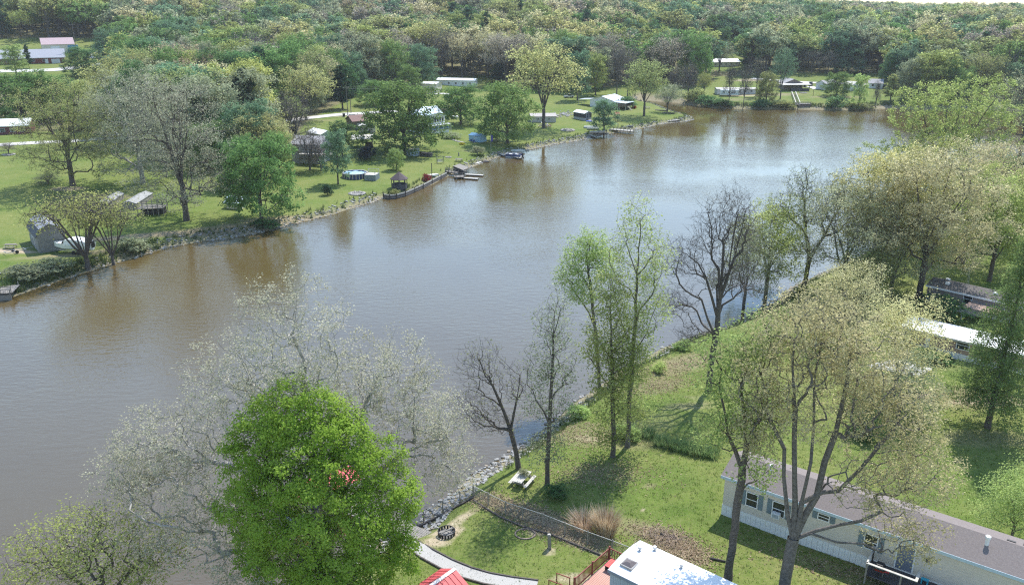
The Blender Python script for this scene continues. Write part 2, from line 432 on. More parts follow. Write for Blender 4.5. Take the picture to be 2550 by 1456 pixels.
# ------------------------------------------------------------------ water
wx = np.linspace(-560, 900, 2); wy = np.linspace(20, 760, 2)
me = mesh_np('water', [(-560, 20, 0), (950, 20, 0), (950, 760, 0), (-560, 760, 0)], [(0, 1, 2, 3)])
water = link('water', me)
tag(water, 'muddy brown lake rippled by a light wind', kind='structure')
m, N, L, b = nodes_of('water')
geo = N.new('ShaderNodeNewGeometry')
b.inputs['Roughness'].default_value = 0.02
b.inputs['IOR'].default_value = 1.5
b.inputs['Specular Tint'].default_value = (0.82, 0.93, 1.0, 1)  # blue put into the reflection colour to deepen the sky sheen
b.inputs['Specular IOR Level'].default_value = 1.0
murk = mixc(rng(noise(0.03, 4), .35, .65), (0.088, 0.061, 0.021), (0.100, 0.073, 0.029))
L.new(murk, b.inputs['Base Color'])
def wav(scale, sx, sy, rot, detail=3, rough=.55):
    mp = N.new('ShaderNodeMapping'); mp.inputs['Rotation'].default_value = (0, 0, rot); mp.inputs['Scale'].default_value = (sx, sy, 1)
    L.new(geo.outputs['Position'], mp.inputs['Vector'])
    n = N.new('ShaderNodeTexNoise'); n.inputs['Scale'].default_value = scale; n.inputs['Detail'].default_value = detail; n.inputs['Roughness'].default_value = rough
    L.new(mp.outputs[0], n.inputs['Vector']); return n.outputs['Fac']
w1 = wav(1.35, 0.42, 1.0, -0.35, 3)
w2 = wav(3.6, 0.6, 1.0, 0.25, 2)
gust = rng(noise(0.022, 3, .5), .34, .64, 0.12, 1.15)       # calmer and rougher patches
sm = N.new('ShaderNodeMath'); sm.operation = 'MULTIPLY_ADD'; L.new(w2, sm.inputs[0]); sm.inputs[1].default_value = 0.35; L.new(w1, sm.inputs[2])
hh = N.new('ShaderNodeMath'); hh.operation = 'MULTIPLY'; L.new(sm.outputs[0], hh.inputs[0]); L.new(gust, hh.inputs[1])
bp = N.new('ShaderNodeBump'); bp.inputs['Strength'].default_value = 1.0; bp.inputs['Distance'].default_value = 0.08
L.new(hh.outputs[0], bp.inputs['Height']); L.new(bp.outputs[0], b.inputs['Normal'])
me.materials.append(m)

def strip(name, pts, width, dz, material, label=None, parent=None, kind='structure', thick=0.0):
    """a road or path laid on the ground along photo points"""
    P = np.array([G(*p)[:2] for p in pts])
    out = []
    for i in range(len(P) - 1):
        n = max(2, int(np.linalg.norm(P[i + 1] - P[i]) / 2.0))
        for t in np.arange(n) / n: out.append(P[i] * (1 - t) + P[i + 1] * t)
    out.append(P[-1]); P = np.array(out)
    for _ in range(6): P[1:-1] = 0.5 * P[1:-1] + 0.25 * (P[:-2] + P[2:])
    T = np.gradient(P, axis=0); T /= np.linalg.norm(T, axis=1)[:, None] + 1e-9
    nrm = np.stack([-T[:, 1], T[:, 0]], 1)
    K = 4
    rows = []
    for k in range(K + 1):
        q = P + nrm * width * (k / K - 0.5)
        rows.append(np.stack([q[:, 0], q[:, 1], ground_h(q[:, 0], q[:, 1]) + dz], 1))
    V = np.stack(rows, 1).reshape(-1, 3)
    n = len(P); ix = np.arange(n * (K + 1)).reshape(n, K + 1)
    Q = np.stack([ix[:-1, :-1], ix[1:, :-1], ix[1:, 1:], ix[:-1, 1:]], -1).reshape(-1, 4)[:, ::-1]
    o = link(name, mesh_np(name, V, Q, mats=[material], sQ=True), parent)
    if kind: tag(o, label, kind=kind)
    return o, P, nrm
# ------------------------------------------------------------------ tree growing
def lobes_points(rs, lobes, n, shell=2.0, flat_bottom=0.35):
    w = np.array([l[6] if len(l) > 6 else l[3] * l[4] * l[5] for l in lobes], float); w /= w.sum()
    k = rs.choice(len(lobes), n, p=w)
    L_ = np.array([l[:6] for l in lobes])[k]
    d = rs.normal(size=(n, 3)); d /= np.linalg.norm(d, axis=1)[:, None]
    r = rs.rand(n) ** (1.0 / (shell + 1))
    p = d * r[:, None]
    p[:, 2] = np.where(p[:, 2] < -flat_bottom, -flat_bottom + (p[:, 2] + flat_bottom) * 0.45, p[:, 2])
    return L_[:, :3] + p * L_[:, 3:6]

def mst(stems, pts, bf):
    """grow branches from the stem polylines to every point: nearest node, weighed against the way back to the root"""
    P, par, plen = [], [], []
    for st in stems:
        base = -1
        if P and st[0] is not None:
            a = np.array(P); base = int(np.argmin(((a - np.array(st[0])) ** 2).sum(1)))
        for i, q in enumerate(st):
            q = np.array(q, float)
            if i == 0 and base >= 0: prev = base; continue
            prev = (base if i == 1 and base >= 0 else len(P) - 1) if i > 0 else -1
            P.append(q); par.append(prev)
            plen.append(0.0 if prev < 0 else plen[prev] + np.linalg.norm(q - P[prev]))
    n0 = len(P); n = len(pts)
    A = np.zeros((n0 + n, 3)); A[:n0] = P; pa = np.full(n0 + n, -1); pa[:n0] = par
    pl = np.zeros(n0 + n); pl[:n0] = plen
    best = np.full(n, 1e18); bp_ = np.zeros(n, int)
    for j in range(n0):
        if j == 0 and n0 > 2: continue
        d = np.sqrt(((pts - A[j]) ** 2).sum(1)); c_ = d + bf * pl[j] + np.maximum(0, A[j, 2] - pts[:, 2]) * 0.35
        w = c_ < best; best[w] = c_[w]; bp_[w] = j
    bd = best.copy()
    for k in range(n):
        i = int(np.argmin(bd)); j = n0 + k
        A[j] = pts[i]; pa[j] = bp_[i]; pl[j] = pl[bp_[i]] + np.linalg.norm(pts[i] - A[bp_[i]])
        bd[i] = 1e19; best[i] = -1
        d = np.sqrt(((pts - pts[i]) ** 2).sum(1)); c_ = d + bf * pl[j]
        w = (c_ < best); best[w] = c_[w]; bp_[w] = j; bd[w] = c_[w]
    return A, pa, n0

def tubes(A, B, ra, rb, k, lap=0.35):
    n = len(A)
    d = B - A; ln = np.linalg.norm(d, axis=1)[:, None] + 1e-9; d = d / ln
    ref = np.where(np.abs(d[:, 2:3]) > 0.9, np.array([[1.0, 0, 0]]), np.array([[0, 0, 1.0]]))
    u = np.cross(d, ref); u /= np.linalg.norm(u, axis=1)[:, None] + 1e-9
    v = np.cross(d, u)
    A = A - d * ra[:, None] * lap; B = B + d * rb[:, None] * lap
    an = np.arange(k) * 2 * np.pi / k
    ring = np.cos(an)[None, :, None] * u[:, None, :] + np.sin(an)[None, :, None] * v[:, None, :]
    Va = A[:, None, :] + ring * ra[:, None, None]; Vb = B[:, None, :] + ring * rb[:, None, None]
    V = np.concatenate([Va, Vb], 1).reshape(-1, 3)
    o = (np.arange(n) * 2 * k)[:, None]; i = np.arange(k)[None, :]; i2 = (i + 1) % k
    Q = np.stack([o + i, o + i2, o + k + i2, o + k + i], -1).reshape(-1, 4)
    return V, Q

def leaf_quads(rs, P, size, up=0.35, aspect=0.7, out=None):
    n = len(P)
    nrm = rs.normal(size=(n, 3)); nrm[:, 2] = np.abs(nrm[:, 2]) + up
    if out is not None: nrm = nrm * .55 + out * 1.0
    nrm /= np.linalg.norm(nrm, axis=1)[:, None]
    t = rs.normal(size=(n, 3)); t -= nrm * (t * nrm).sum(1)[:, None]; t /= np.linalg.norm(t, axis=1)[:, None] + 1e-9
    b2 = np.cross(nrm, t)
    s = (size * (0.6 + 0.8 * rs.rand(n)))[:, None]
    V = np.stack([P - t * s * .5, P + b2 * s * .5 * aspect, P + t * s * .5, P - b2 * s * .5 * aspect], 1).reshape(-1, 3)
    Q = np.arange(n * 4).reshape(-1, 4)
    return V, Q

def grow_tree(seed, stems, lobes, n_pts=500, bf=0.35, r_base=0.3, r_tip=0.014, leaves=6000, leaf=0.3, clump=0.45, shell=1.6,
              twigs=3, twig_len=0.9, bark='grey', leafk='green', trunk_share=0.12, leaf_up=0.8, leaf_zmin=None, droop=0.0, flat=0.35, along=0.5, skew=1.0, face=0.25):
    rs = np.random.RandomState(seed)
    pts = lobes_points(rs, lobes, n_pts, shell, flat)
    A, pa, n0 = mst(stems, pts, bf)
    n = len(A)
    ch = np.zeros(n); order = np.argsort([0])
    cnt = np.zeros(n)
    nch = np.bincount(pa[pa >= 0], minlength=n)
    cnt[nch == 0] = 1
    # children always come after their parents in A, except stems joined to earlier ones: still later
    for j in range(n - 1, 0, -1):
        if pa[j] >= 0: cnt[pa[j]] += cnt[j]
    tot = cnt.max()
    e = math.log(r_base / r_tip) / math.log(max(tot, 2))
    r = r_tip * np.maximum(cnt, 1) ** e
    root = pa < 0
    j = np.where(~root)[0]
    a, b2 = A[pa[j]], A[j]
    ra = np.minimum(r[pa[j]], r[j] * 1.35); rb = r[j]
    # bend longer edges once, so that limbs are not ruler-straight
    ln = np.linalg.norm(b2 - a, axis=1)
    mid = 0.5 * (a + b2) + rs.normal(0, 0.07, a.shape) * (ln * np.where(rb > r_base * .35, .25, 1.0))[:, None]; mid[:, 2] += (0.05 - droop * 0.12) * ln
    rm = 0.5 * (ra + rb)
    S = np.concatenate([a, mid]); E_ = np.concatenate([mid, b2]); RA = np.concatenate([ra, rm]); RB = np.concatenate([rm, rb])
    base_z = min(st[0][2] for st in stems)
    low = S[:, 2] < base_z + 0.6
    RA = np.where(low & (RA > r_base * .5), RA * 1.3, RA)
    big = RA > r_base * trunk_share
    Vt, Qt = tubes(S[big], E_[big], RA[big], RB[big], 7)
    trunk_me = mesh_np('trunk', Vt, Qt, mats=[BARK[bark]], sQ=True)
    sm_ = ~big
    Vs, Qs = tubes(S[sm_], E_[sm_], RA[sm_], RB[sm_], 3)
    tips = np.where(nch == 0)[0]; tips = tips[tips >= n0] if (tips >= n0).any() else tips
    parts = [(Vs, Qs)]
    tw_end = A[tips]
    if twigs:
        src = np.repeat(tips, twigs)
        dirn = A[src] - A[pa[src]]; dirn /= np.linalg.norm(dirn, axis=1)[:, None] + 1e-9
        dirn = dirn * 0.8 + rs.normal(0, 0.55, dirn.shape); dirn[:, 2] += 0.25 - droop
        dirn /= np.linalg.norm(dirn, axis=1)[:, None]
        e1 = A[src] + dirn * twig_len * (0.5 + rs.rand(len(src)))[:, None]
        parts.append(tubes(A[src], e1, np.full(len(src), r_tip * .9), np.full(len(src), r_tip * .45), 3))
        tw_end = np.concatenate([A[tips], e1, 0.5 * (A[src] + e1)])
    V = []; Q = []; off = 0
    for v, q in parts: V.append(v); Q.append(q + off); off += len(v)
    nb = sum(len(q) for q in Q); nvb = off
    lvv = [np.zeros(nvb)]
    if leaves:
        la = max(1, int(leaves * along * 0.5))
        src = tw_end[rs.randint(0, len(tw_end), leaves - la)]
        jj = rs.randint(0, len(j), la); t = rs.rand(la)[:, None]
        thin = rb[jj] < r_base * 0.12
        edgep = a[jj] * (1 - t) + b2[jj] * t
        edgep[~thin] = tw_end[rs.randint(0, len(tw_end), int((~thin).sum()))]
        LP = np.concatenate([src, edgep]) + rs.normal(0, clump, (leaves, 3)) * np.array([1, 1, 0.75])
        if leaf_zmin is not None: LP = LP[LP[:, 2] > leaf_zmin]
        C_ = np.array([l[:3] for l in lobes]); R_ = np.array([l[3:6] for l in lobes])
        kk = np.argmin(np.stack([(((LP - C_[q]) / R_[q]) ** 2).sum(1) for q in range(len(lobes))]), 0)
        ov = (LP - C_[kk]) / R_[kk]; ov /= np.linalg.norm(ov, axis=1)[:, None] + 1e-6
        lv_, lq = leaf_quads(rs, LP, leaf, leaf_up, out=ov * face)
        V.append(lv_); Q.append(lq + off)
        # leaf tone: clump by clump plus leaf by leaf
        k = rs.rand(60, 3) * 2 - 1
        f = np.sin(LP @ (k[:3].T * 1.1)).mean(1) * .5 + .5
        tone = np.clip(0.55 * f + 0.45 * rs.rand(len(LP)), 0, 1) ** skew
        lvv.append(np.repeat(tone, 4))
    Vv = np.concatenate(V); Qv = np.concatenate(Q)
    mq = np.zeros(len(Qv), int); mq[nb:] = 1
    crown_me = mesh_np('crown', Vv, Qv, mats=[BARK[bark], LM(leafk)], mQ=mq, lv=np.concatenate(lvv))
    return trunk_me, crown_me

def plant(name, label, cat, base, trunk_me, crown_me, rz=0.0, sc=(1, 1, 1), leafk=None, bark=None, group=None, sink=0.15):
    o = empty(name, (base[0], base[1], base[2] - sink), rz, label, cat, group)
    o.scale = sc
    for nm, me_ in (('trunk', trunk_me), ('crown', crown_me)):
        if me_ is None or len(me_.vertices) == 0: continue
        c = link(nm, me_, o)
        if nm == 'crown' and leafk:
            c.material_slots[1].link = 'OBJECT'; c.material_slots[1].material = LM(leafk)
        if bark and c.material_slots:
            c.material_slots[0].link = 'OBJECT'; c.material_slots[0].material = BARK[bark]
    return o

def stem_line(h, lean=(0, 0), n=6, wob=0.15, seed=0, z0=0.0):
    wob *= .3
    rs = np.random.RandomState(seed)
    out = []
    for i in range(n + 1):
        t = i / n
        out.append((lean[0] * t ** 1.3 + rs.normal(0, wob) * (t > 0), lean[1] * t ** 1.3 + rs.normal(0, wob) * (t > 0), z0 + h * t))
    return out
# ------------------------------------------------------------------ the trees of the near bank, each grown for its own place
def at_tree(bx, by, ytop):
    """base point, height and metres per photo unit at the tree"""
    b0 = G(bx, by); return b0, height_at(b0, ytop), px2m(b0)

# big pale sycamore over the water
b0, h, k = at_tree(815, 1500, 684)
st = [stem_line(h * .5, (0.6, 0.3), 6, .15, 1)]
st += [[(0.3, .2, h * .22), (-2.5, .3, h * .36), (-5.2, .6, h * .43), (-7.6, 1.0, h * .45), (-10, .8, h * .47)],
       [(0.4, .2, h * .26), (3.0, 1.5, h * .36), (5.8, 2.6, h * .44), (8.6, 3.2, h * .47)],
       [(0.6, .3, h * .5), (-.6, .9, h * .66), (-1.0, 1.3, h * .82), (-.6, 1.6, h * .93)],
       [(0.5, .3, h * .42), (-2.6, 1.6, h * .55), (-4.4, 2.4, h * .66), (-5.6, 2.8, h * .75)],
       [(0.5, .3, h * .38), (2.8, 2.2, h * .54), (4.2, 3.0, h * .66)],
       [(0.3, .2, h * .18), (-2.6, -1.4, h * .24), (-5.4, -2.2, h * .25), (-7.5, -2.6, h * .22)],
       [(0.4, .2, h * .3), (.5, 3.4, h * .42), (.2, 6.0, h * .52)]]
lob = [(-1.0, 1.4, h * .80, 4.3, 4.0, h * .19, 2.0), (-5.2, 1.8, h * .66, 4.4, 4.2, h * .15, 2.0), (-10.4, .8, h * .49, 4.2, 4.0, h * .13, 1.8), (-8.4, -1.6, h * .32, 4.8, 4.0, h * .15, 1.8),
       (4.6, 2.8, h * .66, 4.0, 3.6, h * .13, 1.5), (7.0, 3.2, h * .52, 3.6, 3.6, h * .14, 1.4), (8.8, 2.6, h * .42, 2.4, 3, h * .12, .7), (.4, 5, h * .56, 4, 3, h * .14, 1), (-13.0, .2, h * .43, 2.4, 3, h * .09, .8),
       (-4.0, -3.0, h * .22, 3.6, 3, h * .12, .8), (1.5, -1, h * .3, 4, 3, h * .1, .6)]
t_, c_ = grow_tree(11, st, lob, 2500, .22, .62, .013, 50000, .135, .18, 1.3, 4, .7, 'pale', 'cream', .06, .6, along=.5)
plant('sycamore_tree', 'wide pale budding sycamore leaning over the water behind the bright green maple', 'tree', b0, t_, c_)

# bright green maple in full leaf
b0, h, k = at_tree(808, 1560, 938)
st = [stem_line(h * .42, (.1, .1), 5, .08, 2), [(.05, .05, h * .3), (-1.8, .3, h * .5), (-3.0, .5, h * .66), (-3.2, .6, h * .78)], [(.05, .05, h * .36), (1.9, .2, h * .55), (3.4, .2, h * .68)],
      [(.1, .1, h * .42), (.2, .6, h * .7), (0, .8, h * .92)], [(.05, 0, h * .28), (.6, -1.9, h * .46), (.9, -2.6, h * .6)]]
lob = [(-.8, .6, h * .86, 2.3, 2.5, h * .11), (.9, .4, h * .82, 2.0, 2.3, h * .11), (-2.6, .5, h * .80, 2.0, 2.2, h * .11), (2.6, .3, h * .74, 1.9, 2.2, h * .12), (-3.9, .4, h * .68, 1.9, 2.2, h * .12), (-.6, -1.4, h * .70, 2.4, 2.2, h * .12),
       (1.6, -1.3, h * .66, 2.1, 2.1, h * .12), (4.6, .3, h * .66, 1.6, 1.9, h * .11), (5.5, .2, h * .55, 1.5, 1.8, h * .12), (-4.4, .1, h * .52, 1.9, 2, h * .12), (-2.4, -1.3, h * .56, 2.1, 2, h * .12), (.3, -2.2, h * .54, 2.2, 2, h * .12), (3.2, -1.2, h * .52, 2.0, 2, h * .12),
       (-3.8, -.4, h * .38, 1.9, 2, h * .11), (-1.4, -1.6, h * .40, 2.2, 2, h * .12), (1.4, -1.9, h * .38, 2.1, 2, h * .11), (4.2, -.5, h * .40, 2.1, 2, h * .12), (-2.2, -.8, h * .26, 2.2, 2, h * .1), (.6, -1.2, h * .25, 2.2, 2, h * .1), (3.0, -.6, h * .25, 2.0, 2, h * .1), (5.4, 0, h * .33, 1.4, 1.6, h * .09)]
t_, c_ = grow_tree(12, st, lob, 2200, .25, .36, .012, 100000, .16, .24, 2.6, 3, .45, 'grey', 'bright', .1, .9, along=.15, face=1.0)
plant('maple_tree', 'bright lime green maple in full leaf above the red canopy', 'tree', b0, t_, c_)

# yellow-green tree in the bottom left corner
b0, h, k = at_tree(285, 1625, 1262)
st = [stem_line(h * .55, (.2, 0), 5, .12, 3), [(.1, 0, h * .3), (-2.6, .5, h * .55), (-4.2, .8, h * .7)], [(.1, 0, h * .35), (2.4, .4, h * .6), (3.8, .6, h * .74)], [(.2, 0, h * .5), (.4, .9, h * .85)]]
lob = [(0, .4, h * .78, 3.4, 3.2, h * .2), (-3.6, .4, h * .68, 3.0, 3, h * .17), (3.4, .5, h * .68, 2.8, 3, h * .17), (0, -1.4, h * .55, 4.6, 3, h * .18), (-5.2, 0, h * .56, 1.6, 2, h * .1)]
t_, c_ = grow_tree(13, st, lob, 900, .25, .26, .012, 10000, .16, .32, 1.5, 3, .6, 'dark', 'yelgrn', .12, skew=.7)
plant('leafing_tree', 'yellow green leafing tree in the lower left corner by the water', 'tree', b0, t_, c_)

# leaning bare tree by the picnic table
b0, h, k = at_tree(1291, 1166, 832)
st = [[(0, 0, 0), (-.25, .1, h * .14), (-.75, .2, h * .3), (-1.5, .4, h * .46), (-2.4, .6, h * .62), (-3.6, .8, h * .8)], [(-.6, .15, h * .25), (-1.9, -.2, h * .33), (-3.2, -.5, h * .36), (-4.4, -.7, h * .33)],
      [(-.9, .25, h * .35), (-.2, .4, h * .52), (.1, .5, h * .7)], [(-1.5, .4, h * .46), (-3.2, .5, h * .55), (-4.6, .5, h * .60)]]
lob = [(-3.4, .6, h * .76, 2.6, 2.4, h * .18), (-4.3, .2, h * .48, 2.4, 2.4, h * .16), (-.6, .5, h * .62, 2.2, 2, h * .16), (-2.4, .3, h * .36, 2.8, 2, h * .13)]
t_, c_ = grow_tree(14, st, lob, 1100, .35, .24, .010, 900, .13, .3, 1.2, 3, .6, 'dark', 'olive', .12)
plant('bare_tree', 'thin bare tree leaning left over the water beside the picnic table', 'tree', b0, t_, c_)

# slender tree right of the picnic table
b0, h, k = at_tree(1362, 1207, 690)
st = [stem_line(h * .95, (.5, .2), 9, .14, 4)] + [[(.1, .1, h * f), (dx, .3, h * (f + .08)), (dx * 1.7, .5, h * (f + .15))] for f, dx in ((.35, -1.1), (.42, 1.2), (.52, -1.3), (.6, 1.1), (.7, -.8), (.75, .8))]
lob = [(.3, .2, h * .8, 1.7, 1.6, h * .17), (.2, .2, h * .6, 2.6, 2.2, h * .16), (0, .1, h * .42, 2.8, 2.2, h * .14), (-.2, 0, h * .2, 1.8, 1.6, h * .1, 8)]
t_, c_ = grow_tree(15, st, lob, 800, .18, .21, .010, 5200, .16, .32, 1.0, 3, .55, 'dark', 'sage', .13)
plant('slender_tree', 'slender sparsely leafed tree just right of the picnic table', 'tree', b0, t_, c_)

# light green leafy tree
b0, h, k = at_tree(1525, 1136, 655)
st = [stem_line(h * .9, (-.9, .2), 8, .12, 5)] + [[(-.2, .1, h * f), (dx, .3, h * (f + .1)), (dx * 1.8, .4, h * (f + .19))] for f, dx in ((.34, -1.4), (.40, 1.2), (.5, -1.5), (.58, 1.0), (.68, -.9))]
lob = [(-.8, .2, h * .82, 1.9, 1.8, h * .14), (-1.6, .2, h * .62, 2.2, 2, h * .15), (1.0, .3, h * .60, 2.0, 2, h * .15), (-.3, 0, h * .45, 2.8, 2.2, h * .14), (.4, -.2, h * .27, 2.4, 2, h * .12), (-.6, 0, h * .13, 2.0, 1.6, h * .08)]
t_, c_ = grow_tree(16, st, lob, 700, .2, .23, .011, 14000, .18, .34, 1.2, 3, .55, 'dark', 'yelgrn', .13)
plant('leafy_tree', 'fresh light green tree on the bank with twin slim trunks behind it', 'tree', b0, t_, c_)

# tall tree with a pale yellow top
b0, h, k = at_tree(1562, 1112, 457)
st = [stem_line(h * .97, (.1, .3), 10, .12, 6)] + [[(0, .1, h * f), (dx, .3, h * (f + .10)), (dx * 1.7, .5, h * (f + .22))] for f, dx in ((.36, 1.3), (.42, -1.3), (.5, 1.5), (.55, -1.5), (.64, 1.2), (.7, -1.1))]
lob = [(0, .3, h * .86, 1.7, 1.7, h * .12), (-1.5, .3, h * .73, 1.9, 1.8, h * .13), (1.5, .3, h * .72, 1.9, 1.8, h * .13), (.8, .2, h * .55, 2.6, 2, h * .13), (.2, 0, h * .36, 2.2, 2, h * .1), (.6, 0, h * .17, 1.8, 1.5, h * .08)]
t_, c_ = grow_tree(17, st, lob, 900, .16, .23, .010, 11500, .16, .32, 1.2, 3, .6, 'grey', 'yelgrn', .12)
plant('tall_tree', 'tallest slim tree on the near bank with a sparse pale yellow top', 'tree', b0, t_, c_)

# green topped tree at the water's edge
b0, h, k = at_tree(1492, 978, 548)
st = [stem_line(h * .8, (-2.0, .4), 8, .12, 7)] + [[(-.6, .2, h * f), (dx, .4, h * (f + .1)), (dx * 1.5, .5, h * (f + .18))] for f, dx in ((.45, -2.4), (.52, .6), (.62, -3.0))]
lob = [(-1.8, .4, h * .84, 2.4, 2.2, h * .13), (-3.6, .4, h * .72, 2.0, 2, h * .12), (-.2, .4, h * .74, 1.8, 1.8, h * .13), (-2.0, .2, h * .60, 2.6, 2, h * .08)]
t_, c_ = grow_tree(18, st, lob, 520, .22, .2, .011, 11000, .18, .36, 1.4, 3, .5, 'dark', 'ltgreen', .13)
plant('shore_tree', 'green crowned tree rooted at the edge of the water on the near bank', 'tree', b0, t_, c_)

# the bare tree with the long shadow
b0, h, k = at_tree(1764, 972, 452)
st = [stem_line(h * .55, (.5, .1), 6, .1, 8), [(.4, .1, h * .5), (.3, .3, h * .72), (.5, .5, h * .95)], [(.45, .1, h * .47), (1.6, .3, h * .66), (2.4, .5, h * .88)], [(.35, .1, h * .4), (1.0, -.3, h * .6), (1.2, -.5, h * .85)],
      [(.3, .1, h * .38), (-1.3, .2, h * .56), (-3.2, .3, h * .66), (-5.0, .3, h * .67)], [(.2, .1, h * .31), (-1.6, .3, h * .46), (-3.4, .5, h * .5), (-5.2, .6, h * .45)], [(.15, .1, h * .27), (-1.6, -.2, h * .3), (-3.4, -.4, h * .27)],
      [(.3, .1, h * .44), (-.8, .4, h * .65), (-1.6, .7, h * .86)], [(.3, .1, h * .35), (2.0, .6, h * .46), (3.6, .9, h * .52)]]
lob = [(.9, .3, h * .82, 2.6, 2.4, h * .18), (2.4, .4, h * .76, 2.2, 2, h * .15), (-1.4, .5, h * .77, 2.2, 2, h * .16), (-4.2, .3, h * .64, 2.6, 2.2, h * .11), (-4.3, .5, h * .44, 2.6, 2, h * .1), (-2.4, -.3, h * .29, 2.4, 2, h * .07), (2.8, .7, h * .54, 2, 2, h * .12), (.5, .2, h * .58, 3.0, 2.4, h * .12)]
t_, c_ = grow_tree(19, st, lob, 2600, .38, .34, .012, 0, .15, .3, 1.0, 4, .8, 'dark', 'olive', .1)
plant('bare_tree', 'leafless dark tree casting a branching shadow on the grass', 'tree', b0, t_, c_)

# sparse light green tree with a bare lower trunk, before the mauve roofed home
b0, h, k = at_tree(1812, 1442, 735)
st = [stem_line(h * .5, (.3, .2), 6, .08, 9), [(.3, .2, h * .44), (.9, .4, h * .58), (1.0, .6, h * .74), (.9, .7, h * .9)], [(.25, .15, h * .38), (-1.0, .4, h * .54), (-1.9, .7, h * .7), (-2.4, .8, h * .8)], [(.25, .15, h * .30), (1.3, .1, h * .38), (2.2, .1, h * .42)],
      [(.3, .2, h * .5), (-.3, .5, h * .68), (-.5, .7, h * .84)]]
lob = [(1.0, .6, h * .86, 1.6, 1.6, h * .1), (-1.9, .8, h * .76, 1.9, 1.8, h * .12), (-.4, .6, h * .8, 1.7, 1.6, h * .12), (.6, .4, h * .62, 2.6, 2.2, h * .12), (1.4, .1, h * .42, 1.8, 1.6, h * .08), (-1.6, .3, h * .55, 1.6, 1.6, h * .1)]
t_, c_ = grow_tree(20, st, lob, 520, .22, .30, .011, 8000, .19, .32, 1.2, 3, .55, 'dark', 'ltgreen', .1)
plant('sparse_tree', 'straight trunked tree with sparse light green leaves before the mauve roofed home', 'tree', b0, t_, c_)

# big tan budding tree, lower right
b0, h, k = at_tree(1945, 1500, 692)
st = [[(0, 0, 0), (.1, .1, h * .1), (.3, .2, h * .22), (.6, .3, h * .34)], [(.2, .15, h * .2), (-.1, .4, h * .42), (-.5, .8, h * .62), (-1.0, 1.2, h * .82)], [(.3, .2, h * .22), (1.6, .3, h * .36), (2.4, .6, h * .55), (2.8, 1.0, h * .76)],
      [(.6, .3, h * .34), (.9, .8, h * .58), (1.0, 1.4, h * .86)], [(.5, .25, h * .28), (3.0, .2, h * .38), (5.2, .4, h * .50), (6.6, .6, h * .58)], [(.4, .2, h * .24), (3.2, -.2, h * .28), (6.0, -.4, h * .33), (8.4, -.4, h * .33)],
      [(.1, .1, h * .2), (-.8, .6, h * .42), (-2.0, 1.2, h * .58)], [(.3, .2, h * .22), (3.0, -.8, h * .24), (6.0, -1.2, h * .22), (8.6, -1.2, h * .18)]]
lob = [(.2, 1.2, h * .84, 3.6, 3.4, h * .12, 2), (3.0, 1.2, h * .76, 3.6, 3.4, h * .14, 2), (-2.2, 1.2, h * .70, 2.8, 3, h * .15, 1.5), (5.9, .6, h * .62, 3.4, 3.2, h * .13, 1.8), (1.4, .8, h * .62, 4.4, 3.4, h * .12, 1.2), (7.8, -.3, h * .45, 3.0, 3, h * .12, 1.4),
       (-3.0, 1.1, h * .56, 1.8, 2, h * .1, .7), (4.6, -.6, h * .42, 3, 3, h * .1, .8), (7.6, -1, h * .27, 2.8, 2.4, h * .07, .6)]
t_, c_ = grow_tree(21, st, lob, 2300, .2, .42, .011, 36000, .15, .2, 1.3, 4, .5, 'grey', 'beige', .08, skew=.8)
plant('budding_tree', 'broad tan budding tree in front of the mauve roofed mobile home', 'tree', b0, t_, c_)

# grey forked tree by the water and its yellow neighbour
b0, h, k = at_tree(2002, 712, 405)
st = [[(0, 0, 0), (.1, 0, h * .12), (.3, 0, h * .24)], [(.3, 0, h * .24), (-.8, .3, h * .45), (-1.4, .5, h * .7), (-1.8, .6, h * .95)], [(.3, 0, h * .24), (2.2, .2, h * .42), (3.6, .3, h * .6), (4.4, .3, h * .85)], [(-.8, .3, h * .45), (-3.0, .5, h * .55), (-5.0, .6, h * .66)],
      [(2.2, .2, h * .42), (4.4, .2, h * .46), (6.0, .2, h * .58)]]
lob = [(-1.8, .5, h * .82, 3, 3, h * .17), (3.8, .3, h * .78, 3, 3, h * .17), (-4.8, .5, h * .62, 3, 3, h * .16), (1, .3, h * .62, 3.6, 3, h * .16), (6, .2, h * .55, 2.6, 2.6, h * .15), (-2, 0, h * .36, 3.6, 3, h * .12)]
t_, c_ = grow_tree(22, st, lob, 1900, .3, .36, .014, 4200, .24, .4, 1.1, 3, .9, 'dark', 'sage', .1)
plant('forked_tree', 'dark forked nearly bare tree by the lake on the near bank', 'tree', b0, t_, c_)

def vase(seed, h, w, n_st=6, z_split=.25, top=1.0):
    rs = np.random.RandomState(seed)
    st = [stem_line(h * z_split, (0, 0), 3, .05, seed)]
    for i in range(n_st):
        a = 2 * math.pi * (i + rs.rand() * .6) / n_st; q = w * .5 * (.35 + .4 * rs.rand())
        st.append([(0, 0, h * z_split * (.8 + .2 * rs.rand())), (math.cos(a) * q * .45, math.sin(a) * q * .45, h * .5), (math.cos(a) * q * .8, math.sin(a) * q * .8, h * (.7 + .1 * rs.rand())), (math.cos(a) * q, math.sin(a) * q, h * (.82 + .1 * rs.rand()) * top)])
    return st
def puffs(seed, h, w, n=9, z0=.35, z1=.86, r=.32, rz=.14):
    """foliage masses of uneven size over a rounded crown"""
    rs = np.random.RandomState(seed + 77)
    out = [(0, 0, h * (z0 + z1) / 2, w * .30, w * .30, h * (z1 - z0) * .42, w * w * .2)]
    for i in range(n):
        a = 2.399 * i + rs.rand() * .5; t = (i + .5) / n
        z = z0 + (z1 - z0) * t
        rad = w * .5 * math.sqrt(max(0.05, 1 - ((t - .35) / .75) ** 2)) * (.60 + .2 * rs.rand())
        s = r * w * (.75 + .5 * rs.rand())
        out.append((math.cos(a) * rad, math.sin(a) * rad, h * z, s * .8, s * .8, h * rz * (.8 + .4 * rs.rand()), s * s))
    return out

